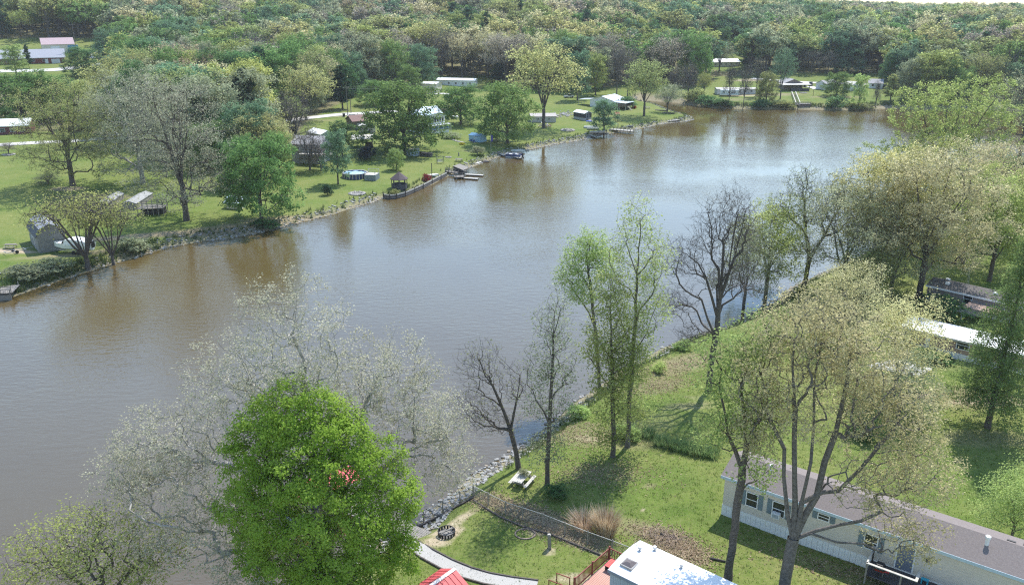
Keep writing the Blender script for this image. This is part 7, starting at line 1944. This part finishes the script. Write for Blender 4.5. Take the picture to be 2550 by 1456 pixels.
dock('dock', 'dark square platform of the pontoon dock', zc3(1590, 240), zc3(1730, 230), 3.0, .8, True, False, WOODG)
dock('dock', 'pale gangway lying beside the pontoon boat', zc3(1730, 250), zc3(2190, 335), 1.2, .5, True)
a, b_ = plane_pt(*zc3(1890, 290)), plane_pt(*zc3(2240, 310)); d_ = b_ - a
o = empty('pontoon_boat', (*(a + d_ * .5)[:2], .05), math.atan2(d_[1], d_[0]), 'navy and white pontoon boat moored at the gangway', 'boat')
Lb = float(np.linalg.norm(d_[:2]))
for s_ in (-.85, .85): MB().tube((-Lb / 2, s_, .1), (Lb / 2, s_, .1), .3, .25, 10).build('pontoon', STEEL, o)
MB().box(-Lb / 2, Lb / 2 - .4, -1.15, 1.15, .41, .5).build('deck', LT, o)
for (a0, a1, b0_, b1_) in ((-Lb / 2, Lb / 2 - .5, -1.15, -1.08), (-Lb / 2, Lb / 2 - .5, 1.08, 1.15), (-Lb / 2, -Lb / 2 + .07, -1.07, 1.07)):
    MB().box(a0, a1, b0_, b1_, .5, 1.1).build('side_panel', NAVY, o); MB().box(a0, a1, b0_ - .005, b1_ + .005, 1.15, 1.2).build('rail', TRIM, o)
for (x_, y_) in ((-1.5, .6), (-1.5, -.6), (.4, .6), (1.3, -.6)): MB().box(x_ - .5, x_ + .5, y_ - .3, y_ + .3, .5, .95).build('seat', WHITE, o)
MB().box(.2, .7, -.7, -.2, .5, 1.3).build('console', WHITE, o); MB().box(Lb / 2 - .35, Lb / 2, -.2, .2, .2, 1.4).build('outboard_motor', BLACK, o)
hull('rowboat', 'small white boat behind the pontoon boat', *zc3(2130, 185), 4.2, 1.6, .6, -.1, mat('white_hull', (.66, .7, .66)), z=.05)
# point docks
def zc4(X, Y): return ((1560 + X / 8.5) / 1.1197, (230 + Y / 8.5) / 1.1197)
dock('dock', 'long railed dock of the point', zc4(1215, 1170), zc4(1725, 1215), 2.6, 1.0, True, True, LT)
dock('dock', 'short dark landing of the point left of the willowy tree', zc4(700, 1275), zc4(840, 1310), 1.4, .45, False, False, LT)
dock('boat_lift', 'dark boat lift frame at the short landing', zc4(850, 1300), zc4(1060, 1270), 2.4, 1.1, True, True, WOODD, 'boat lift')
hull('motor_boat', 'tan fishing boat on the dark lift', *zc4(890, 1215), 5.2, 1.9, .7, .1, mat('tan_hull', (.36, .32, .26), .6, .1, 2), z=1.2)
hull('rowboat', 'pale skiff on the lawn of the point, front one', *zc4(790, 1120), 4.2, 1.6, .6, .05, mat('grey_hull', (.55, .55, .52), .6, .08, 2))
hull('rowboat', 'covered grey boat on the lawn of the point, rear one', *zc4(740, 1085), 5.0, 1.9, .7, .05, mat('cover_grey', (.36, .38, .36), .8, .1, 2), upturn=True)
hull('motor_boat', 'dark boat moored inside the long railed dock', *zc4(1560, 1085), 5.4, 2.0, .8, -.1, mat('dark_hull', (.14, .12, .10), .5, .1, 2), z=.2)
hull('rowboat', 'white dinghy beside the willowy tree on the point', *zc4(935, 880), 3.4, 1.4, .5, .1, WHITE)
dock('dock', 'small low dock at the tip of the point', zc2(0, 0) if False else ((1400 + 1590 * .2885) / 1.1197, (1185 * .2885) / 1.1197), ((1400 + 1700 * .2885) / 1.1197, (1175 * .2885) / 1.1197), 2.2, .7, True)
# play set with a red roof
c0 = G(*zc4(1345, 935)); o = empty('play_tower', tuple(c0), .3, 'wooden play tower with an orange red roof and slide', 'play set')
for x_ in (-.7, .7):
    for y_ in (-.7, .7): MB().box(x_ - .07, x_ + .07, y_ - .07, y_ + .07, -.2, 2.9).build('post', WOODB, o)
MB().box(-.75, .75, -.75, .75, 1.3, 1.4).build('floor', WOODB, o)
ORG = mat('orange_roof', (.48, .15, .08), .7, .1, 2)
for s_ in (-1, 1): MB().hexa([(-.9, s_ * .95, 2.7), (.9, s_ * .95, 2.7), (.9, 0, 3.6), (-.9, 0, 3.6), (-.9, s_ * .95, 2.78), (.9, s_ * .95, 2.78), (.9, 0, 3.68), (-.9, 0, 3.68)]).build('roof_slope', ORG, o)
MB().hexa([(.75, -.3, 1.3), (2.4, -.3, .1), (2.4, .3, .1), (.75, .3, 1.3), (.75, -.3, 1.38), (2.4, -.3, .18), (2.4, .3, .18), (.75, .3, 1.38)]).build('slide', BLUEM, o)
MB().bar((-.7, 0, 2.6), (-3.2, 0, 2.6), .12).build('swing_beam', WOODB, o)
for y_ in (-.8, .8): MB().bar((-3.2, 0, 2.6), (-3.3, y_, 0), .1).build('swing_leg', WOODB, o)
# ladder pile and clutter by the grey shed
c0 = G(1360, 316); o = empty('scrap_pile', tuple(c0), 0, 'heap of ladders and scrap lumber by the cluttered grey shed', 'scrap pile')
for i in range(22):
    a = RS.uniform(0, 3.14); l_ = RS.uniform(1, 2.6); x_, y_ = RS.gauss(0, 1.3), RS.gauss(0, .7)
    MB().bar((x_ - math.cos(a) * l_ / 2, y_ - math.sin(a) * l_ / 2, RS.uniform(.1, .5)), (x_ + math.cos(a) * l_ / 2, y_ + math.sin(a) * l_ / 2, RS.uniform(.3, 1.3)), .12).build('board', [WOODG, WOODB, STEEL, ORG, LT][i % 5], o)
c0 = G(1466, 303); o = tag(MB().prism([(-1.2, 0), (1.2, 0), (.8, .3), (.1, .22), (-.6, .38)], -.7, .7).build('tarp', mat('blue_tarp', (.08, .12, .5), .5, .2, 3), None, tuple(c0)), 'crumpled blue tarp beside the black shed ramp', 'tarp')
# right shore dock with stair
def zc5(X, Y): return ((2140 + X / 6.71) / 1.1197, (170 + Y / 6.71) / 1.1197)
o = dock('dock', 'boxy grey dock below the far right lawn', zc5(540, 888), zc5(775, 888), 3.4, 2.0, True, True, WOODG)
MB().box(.1, 5.5, -1.6, -1.5, -2.2, -.3).build('skirt_boards', WOODB, o)
a, b_ = G(*zc5(480, 620)), plane_pt(*zc5(560, 830), 1.9)
o = empty('shore_stairs', tuple(a), 0, 'long railed stair from the far right lawn to the boxy dock', 'stairs')
d_ = Vector(b_ - a); sd_ = Vector((-d_.y, d_.x, 0)).normalized()
for i in range(14): p = d_ * (i / 13); MB().bar(p - sd_ * .8 + Vector((0, 0, .12)), p + sd_ * .8 + Vector((0, 0, .12)), .5, .08).build('step', WOODG, o)
for s_ in (-.85, .85):
    MB().bar(sd_ * s_ + Vector((0, 0, 1.1)), d_ + sd_ * s_ + Vector((0, 0, 1.1)), .3, .16).build('handrail', LT, o)
    for i in range(5): p = d_ * (i / 4) + sd_ * s_; MB().bar(p - Vector((0, 0, .2)), p + Vector((0, 0, 1.02)), .14).build('rail_post', LT, o)
hull('canoe', 'white canoe lying on the far right bank', 2158, 262, 5.0, 1.0, .4, -.25, WHITE, upturn=True)
# railed landing at the left edge
o = dock('dock', 'grey railed landing at the left edge of the water', (-40, 742), (44, 736), 4.0, 1.2, True, True, WOODG)
MB().box(.2, 4.6, -2.05, -1.98, -1.3, -.3).build('skirt_boards', WOODG, o)
# log boom on the bank
for i, (x_, y_, a_, l_, lb) in enumerate(((375, 513, .2, 5.5, 'pale fallen limb behind the cream sycamore'), (1865, 245, 0.0, 4, 'dark log on the bank below the white trailer'), (800, 532, .3, 3, 'twiggy drift pile at the water by the stone fire pit'))):
    c0 = G(x_, y_); oo = tag(MB().tube((-l_ / 2, 0, .15), (l_ / 2, 0, .2), .16, .1, 7).build('log', [LT, WOODD, WOODG][i], None, tuple(c0)), lb, 'log'); oo.rotation_euler = (0, 0, a_)

# ------------------------------------------------------------------ utility poles and wires
def pole(bx, by, top, label, arms=True):
    c_ = G(bx, by); h = height_at(c_, top); o = empty('utility_pole', tuple(c_), .5, label, 'utility pole', 'utility poles along the far road')
    MB().tube((0, 0, -.3), (0, 0, h), .16, .11, 8).build('pole', mat('pole_wood', (.16, .14, .125), .9), o)
    if arms:
        MB().box(-1.2, 1.2, -.06, .06, h - .6, h - .46).build('crossarm', WOODG, o)
        for x_ in (-1.1, 0, 1.1): MB().tube((x_, 0, h - .45), (x_, 0, h - .2), .05, .04, 6).build('insulator', WHITE, o)
    return np.array([c_[0], c_[1], c_[2] + h])
p1 = pole(866, 288, 215, 'tall utility pole with a crossarm beside the brown shed')
p2 = pole(874, 282, 245, 'shorter utility pole right of the tall one', False)
p3 = pole(194, 150, 60, 'tall utility pole behind the dark round tree by the brick building')
p4 = pole(80, 345, 302, 'short dark utility pole at the dark red house', False)
p5 = pole(560, 345, 262, 'utility pole hidden among trees left of the grey house')
def wire(name, label, a, b_, sag=1.2, n=12):
    a, b_ = np.array(a, float), np.array(b_, float); mb = MB(); prev = a
    for i in range(1, n + 1):
        t = i / n; p = a * (1 - t) + b_ * t; p[2] -= sag * 4 * t * (1 - t); mb.tube(prev - a, p - a, .022, .022, 3, False); prev = p
    return tag(mb.build(name, mat('wire', (.10, .10, .11), .6), None, tuple(a)), label, 'wire', 'overhead wires of the far road')
for i, dz_ in enumerate((-.3, -1.6, -3.4, -5.2)):
    wire('power_line', 'overhead wire from the tall pole leftward, %s' % ('topmost', 'second', 'third', 'lowest')[i], p1 + [0, 0, dz_], p5 + [0, 0, dz_])
    wire('power_line', 'overhead wire from the left pole towards the left edge, %s' % ('topmost', 'second', 'third', 'lowest')[i], p5 + [0, 0, dz_], p4 + [0, 0, dz_ * .5 + .3])
for i, dz_ in enumerate((-.3, -.9)): wire('power_line', 'overhead wire from the tall pole to the right, %s' % ('upper', 'lower')[i], p1 + [0, 0, dz_], G(1105, 232) + [0, 0, 6.5 + dz_])

# trash bin, cars and chairs that show among the houses
c0 = G(856, 291); o = empty('trash_bin', tuple(c0), .4, 'dark wheeled bin at the road beside the tall pole', 'bin')
MB().prism([(-.35, 0), (.35, 0), (.42, 1.1), (-.42, 1.1)], -.4, .4).build('body', BLACK, o); MB().box(-.45, .45, -.45, .45, 1.1, 1.18).build('lid', BLACK, o)
def car(bx, by, rz, m_, label, van=False):
    c0 = G(bx, by); o = empty('pickup_truck' if van else 'parked_car', (c0[0], c0[1], c0[2] + .1), rz, label, 'car', 'cars parked on the far bank')
    MB().prism([(-2.2, .35), (2.2, .35), (2.2, .85), (1.5, .95), (-2.2, .98)], -.88, .88).build('body', m_, o)
    MB().prism([(-1.7, .96), (1.0, .94), (.5, 1.5), (-1.2, 1.5)] if not van else [(-.4, .96), (1.2, .94), (.8, 1.65), (-.2, 1.65)], -.76, .76).build('cabin', GLASS, o)
    MB().prism([(-1.15, 1.505), (.45, 1.505), (.4, 1.56), (-1.1, 1.56)] if not van else [(-.18, 1.655), (.78, 1.655), (.7, 1.72), (-.1, 1.72)], -.74, .74).build('roof', m_, o)
    for x_ in (-1.4, 1.4):
        for s_ in (-.86, .86): MB().tube((x_, s_ - .08, .25), (x_, s_ + .08, .25), .33, .33, 12).build('wheel', BLACK, o)
car(1416, 244, .4, mat('silver_paint', (.4, .41, .43), .3), 'silver car parked behind the narrow blue green tree', True)
car(2018, 213, 1.2, mat('dark_paint', (.03, .03, .035), .3), 'dark car between the porch house and the garage')
car(880, 296, .3, WHITE, 'white car half hidden beside the brown shed')
CH = mat('chair_blue', (.05, .08, .2), .6)
for i, (x_, y_, lb) in enumerate(((1174, 355, 'blue chair by the small blue shed, left'), (1181, 357, 'blue chair by the small blue shed, right'))):
    c0 = G(x_, y_); o = empty('lawn_chair', tuple(c0), .2, lb, 'chair')
    MB().box(-.3, .3, -.3, .3, .38, .43).build('seat', CH, o); MB().bar((0, .3, .43), (0, .42, 1.0), .6, .05).build('backrest', CH, o)
    for sx in (-.27, .27):
        for sy in (-.27, .27): MB().box(sx - .03, sx + .03, sy - .03, sy + .03, 0, .38).build('leg', CH, o)
# ------------------------------------------------------------------ stones of the banks
rs = np.random.RandomState(21)
def stone_mesh(seed):
    r_ = random.Random(seed); b_ = bmesh.new(); bmesh.ops.create_icosphere(b_, subdivisions=1, radius=1.0)
    for v in b_.verts: v.co *= r_.uniform(.72, 1.2); v.co.z *= .7
    me_ = bpy.data.meshes.new('stone'); b_.to_mesh(me_); b_.free(); return me_
RIP = [mat('riprap_%s' % n, c_, .9, .25, 3) for n, c_ in (('pale', (.33, .32, .295)), ('grey', (.27, .265, .255)), ('tan', (.30, .255, .20)), ('dark', (.14, .135, .125)))]
SM = []
for i in range(8): m_ = stone_mesh(i); m_.materials.append(RIP[(0, 0, 1, 0, 1, 2, 3, 1)[i]]); SM.append(m_)
def shore_pts(S, n, lo, hi, mask=None):
    seg = np.linalg.norm(np.diff(S, axis=0), axis=1); cum = np.concatenate([[0], seg.cumsum()])
    t = rs.rand(n) * cum[-1]; k = np.clip(np.searchsorted(cum, t) - 1, 0, len(seg) - 1); f = (t - cum[k]) / seg[k]
    p = S[k] * (1 - f)[:, None] + S[k + 1] * f[:, None]; d_ = (S[k + 1] - S[k]) / seg[k][:, None]
    nrm = np.stack([d_[:, 1], -d_[:, 0]], 1)
    off = rs.uniform(lo, hi, n)
    sdp, _ = shore_dist(*(p + nrm * .8).T); nrm[sdp < 0] *= -1
    return p + nrm * off[:, None]
# near bank: the stones by the fence, one by one
P_ = shore_pts(nearS, 9000, -.5, 2.6)
q = np.column_stack([P_, ground_h(P_[:, 0], P_[:, 1])]); ux, uy = project(q)
near_sel = (ux > 1040) & (ux < 1300) & (uy > 1090) & (uy < 1320)
RB = empty('riprap_bank', tuple(G(1180, 1215))); tag(RB, 'grey stone riprap on the near shore', kind='structure')
ro0 = np.array(RB.location)
sel = np.where(near_sel)[0]
for i in sel[:300]:
    o = link('stone', SM[rs.randint(8)], RB, tuple(q[i] - ro0 + [0, 0, .06])); s = rs.uniform(.10, .24); o.scale = (s * rs.uniform(.8, 1.3), s, s * rs.uniform(.7, 1)); o.rotation_euler = (0, 0, rs.rand() * 6.28)
base_v = []; base_f = []
for m_ in SM:
    v = np.zeros(len(m_.vertices) * 3, np.float32); m_.vertices.foreach_get('co', v); base_v.append(v.reshape(-1, 3))
    base_f.append(np.array([list(p.vertices) for p in m_.polygons]))
def scatter_stones(name, label, pts, smin, smax, parent=None):
    V, T_, mt = [], [], []; off = 0
    order_ = [3, 2, 5, 6]
    for p in pts:
        k = rs.randint(8); s = rs.uniform(smin, smax); a = rs.rand() * 6.28; R_ = np.array([[math.cos(a), -math.sin(a), 0], [math.sin(a), math.cos(a), 0], [0, 0, 1]])
        v = (base_v[k] * [s * rs.uniform(.8, 1.3), s, s * .8]) @ R_.T + p
        V.append(v); T_.append(base_f[k] + off); off += len(v); mt += [(0, 0, 1, 0, 1, 2, 3, 1)[k]] * len(base_f[k])
    me_ = mesh_np(name, np.concatenate(V), None, np.concatenate(T_), mats=RIP, mT=np.array(mt))
    return tag(link(name, me_, parent), label, kind='stuff')
rest_ = np.array([i for i in range(len(q)) if not near_sel[i] and -60 < ux[i] < 2600 and uy[i] < 1500]); rest_ = rest_[rs.rand(len(rest_)) < .30]
scatter_stones('stones', 'loose stones along the rest of the near shore', np.concatenate([q[rest_], q[sel[300:900]] if len(sel) > 300 else q[rest_][:1]]) + [0, 0, .03], .12, .30)
P_ = shore_pts(farS, 9000, -.6, 2.8); q = np.column_stack([P_, ground_h(P_[:, 0], P_[:, 1])]); ux, uy = project(q)
def dens(x): return np.interp(x, [-60, 200, 300, 560, 700, 800, 950, 960, 1115, 1125, 1220, 1300, 1480, 1500, 1730, 2000, 2200], [.1, .15, .35, .55, .45, .4, .4, 0, 0, .4, .4, .8, .8, .5, .5, .3, .3])
keep = (rs.rand(len(q)) < dens(ux)) & (ux > -60) & (ux < 2300) & (uy > 240)
scatter_stones('stones', 'pale stone riprap along the far shore', q[keep] + [0, 0, .04], .12, .36)
# garden rocks by the black shed
cc = [G(1405 + rs.normal(0, 14), 285 + rs.normal(0, 4)) for _ in range(70)]
scatter_stones('stones', 'rock garden rubble left of the black shed', np.array(cc) + [0, 0, .1], .25, .6)

# ------------------------------------------------------------------ grasses, weeds and leaf litter that nobody could count
def tufts(name, label, pts, hgt, m_, seed, per=5, wide=.035):
    rs_ = np.random.RandomState(seed); n = len(pts) * per
    base_ = np.repeat(pts, per, 0) + np.column_stack([rs_.normal(0, .10, (n, 2)), np.zeros(n)])
    a = rs_.rand(n) * 6.283; h_ = hgt * (.4 + .9 * rs_.rand(n)); le = h_ * rs_.uniform(.2, .8, n)
    tip = base_ + np.column_stack([np.cos(a) * le, np.sin(a) * le, h_]); w_ = np.column_stack([-np.sin(a), np.cos(a), np.zeros(n)]) * wide * .5
    V = np.stack([base_ - w_, base_ + w_, tip], 1).reshape(-1, 3)
    return tag(link(name, mesh_np(name, V, None, np.arange(n * 3).reshape(-1, 3), mats=[m_], lv=np.repeat(rs_.rand(n), 3))), label, kind='stuff')
def ground_at(P2): return np.column_stack([P2, ground_h(P2[:, 0], P2[:, 1])])
GRS = leaf_mat('grass_blade', (.075, .13, .018), (.19, .245, .06), .35, .02)
WEED = leaf_mat('weed_leaf', (.06, .10, .03), (.17, .20, .08), .35, .05)
DRYW = leaf_mat('dry_stem', (.26, .20, .12), (.50, .42, .30), .3, .05)
X_ = rs.uniform(-14, 62, 60000); Y_ = rs.uniform(44, 140, 60000); sd_, nr_ = shore_dist(X_, Y_)
k_ = (sd_ > 1.5) & nr_; P2 = np.column_stack([X_, Y_])[k_]
tufts('grass', 'lawn grass of the near bank', ground_at(P2[:26000]), .13, GRS, 5, 4, .05)
tufts('dry_grass', 'dry stems in the grass of the near bank', ground_at(P2[26000:33000]), .16, DRYW, 6, 2, .03)
P2 = shore_pts(nearS, 5200, .8, 3.4); P2 = P2[(project(ground_at(P2))[0] > 1260)]
tufts('weeds', 'weeds on the bank of the near shore', ground_at(P2), .55, WEED, 7, 7, .06)
P2 = shore_pts(farS, 9000, .3, 3.6); zz_ = ground_at(P2); ux, uy = project(zz_)
k_ = (rs.rand(len(P2)) < np.interp(ux, [-60, 380, 420, 900, 1250, 1730, 1760, 2200], [.9, .9, .25, .2, .12, .12, .9, .9])) & (ux > -60) & (ux < 2300)
tufts('weeds', 'weeds and brush along the far shore', zz_[k_], .85, WEED, 8, 8, .12)
# leaf litter flakes under the near trees
def flakes(name, label, c_list, n, m_, size):
    out = []
    for (zx, zy, rx, ry, a_) in c_list:
        c_ = G(zx, zy); k2 = int(n / len(c_list)); u_, v_ = rs.normal(0, .5, k2) * rx, rs.normal(0, .5, k2) * ry
        out.append(np.column_stack([c_[0] + u_ * math.cos(a_) - v_ * math.sin(a_), c_[1] + u_ * math.sin(a_) + v_ * math.cos(a_)]))
    p = ground_at(np.concatenate(out)); p[:, 2] += .05
    V, Q = leaf_quads(rs, p, size, 1.6)
    return tag(link(name, mesh_np(name, V, Q, mats=[m_], lv=np.repeat(rs.rand(len(p)), 4))), label, kind='stuff')
LITM = leaf_mat('dead_leaf', (.16, .10, .065), (.48, .36, .25), .2, .02)
flakes('leaf_litter', 'dead leaves lying in the beds of the near bank', [(1250, 1255, 6, 1.6, -.6), (1330, 1285, 5, 2.2, -.45), (1420, 1330, 5, 1.6, -.5), (1500, 1180, 6, 3, 0), (1700, 905, 9, 3, .55), (1640, 960, 6, 2.5, .5), (1660, 1340, 4, 1.8, -.5), (1700, 1372, 3, 1.6, -.6), (1450, 1080, 5, 4, 0), (2400, 990, 9, 4, 0), (2150, 1440, 9, 2, -.5)], 17000, LITM, .14)
# shrubs along banks
SHR = [('ltgreen', 1700, 868, 845, 40, 'light green bush on the near bank below the bare tree'), ('ltgreen', 1640, 925, 900, 34, 'small bush at the near water edge left of the bare tree'), ('dkgreen', 1385, 1235, 1205, 50, 'low green bush by the fence under the slender tree'),
       ('ltgreen', 1440, 1040, 1005, 50, 'green brush at the near water edge'), ('ltgreen', 1560, 1090, 1055, 60, 'leafy brush around the twin slim trunks'), ('dkgreen', 2330, 790, 742, 120, 'dark green leafy shrub mass before the grey brown mobile home'), ('dkgreen', 2250, 790, 752, 60, 'dark green shrub left of the shrub mass'),
       ('olive', 2190, 790, 745, 80, 'grey olive bush among the budding trees'), ('dkgreen', 2150, 1090, 1035, 70, 'dark green bush showing behind the broad tan tree'), ('dkgreen', 2520, 440, 388, 70, 'dense dark green bush at the right edge by the lake'), ('dkgreen', 2310, 892, 868, 90, 'low dark shrubs along the brown mobile home'),
       ('sage', 60, 690, 660, 90, 'grey green bank brush left of the willow'), ('sage', 130, 672, 645, 80, 'grey green bank brush under the willow'), ('sage', 330, 622, 590, 70, 'pale bank brush right of the willow'), ('dkgreen', 1762, 262, 238, 50, 'dark shore brush on the far right bank, left'), ('dkgreen', 1800, 270, 246, 44, 'dark shore brush below the white trailer, left'),
       ('dkgreen', 1892, 270, 246, 40, 'dark shore brush below the white trailer, right'), ('olive', 1950, 271, 252, 50, 'low brush right of the thick grey olive tree'), ('dkgreen', 1560, 268, 240, 40, 'green brush behind the porch of the lake house'), ('olive', 1730, 250, 220, 50, 'leafy brush by the inlet mouth'), ('gold', 1150, 360, 354, 12, 'yellow flowering tuft by the garden steps'),
       ('olive', 2140, 268, 258, 60, 'low weedy brush under the twin stemmed tree'), ('sage', 1125, 345, 330, 40, 'grey green garden shrub by the steps'), ('dkgreen', 660, 566, 545, 60, 'low green brush at the foot of the round shore tree')]
for (lk, bx, by, top, wpx, lab) in SHR:
    b0 = G(bx, by); h = max(.5, height_at(b0, top)); w = wpx * px2m(b0); ph, pw, t_, c_ = PROTO['shrub'][int(bx) % 2]
    plant('shrub', lab, 'shrub', b0, t_, c_, bx % 6, (w / pw, w / pw, h / ph), lk)
# clump of brush filling the gaps under the left woods
# ------------------------------------------------------------------ thin spring haze
hz = mesh_np('haze', [(-2600, -60, -3), (2600, -60, -3), (2600, 4800, -3), (-2600, 4800, -3), (-2600, -60, 95), (2600, -60, 95), (2600, 4800, 95), (-2600, 4800, 95)],
             [(0, 3, 2, 1), (4, 5, 6, 7), (0, 1, 5, 4), (1, 2, 6, 5), (2, 3, 7, 6), (3, 0, 4, 7)])
mh = bpy.data.materials.new('haze'); mh.use_nodes = True
nt_ = mh.node_tree; nt_.nodes.remove(nt_.nodes['Principled BSDF'])
pv = nt_.nodes.new('ShaderNodeVolumePrincipled')
pv.inputs['Color'].default_value = (0.90, 0.95, 1.0, 1); pv.inputs['Density'].default_value = 0.0001; pv.inputs['Anisotropy'].default_value = 0.1
nt_.links.new(pv.outputs[0], nt_.nodes['Material Output'].inputs['Volume'])
hz.materials.append(mh)
haze = link('haze', hz)
tag(haze, 'thin pale haze over the lake and woods', kind='stuff')
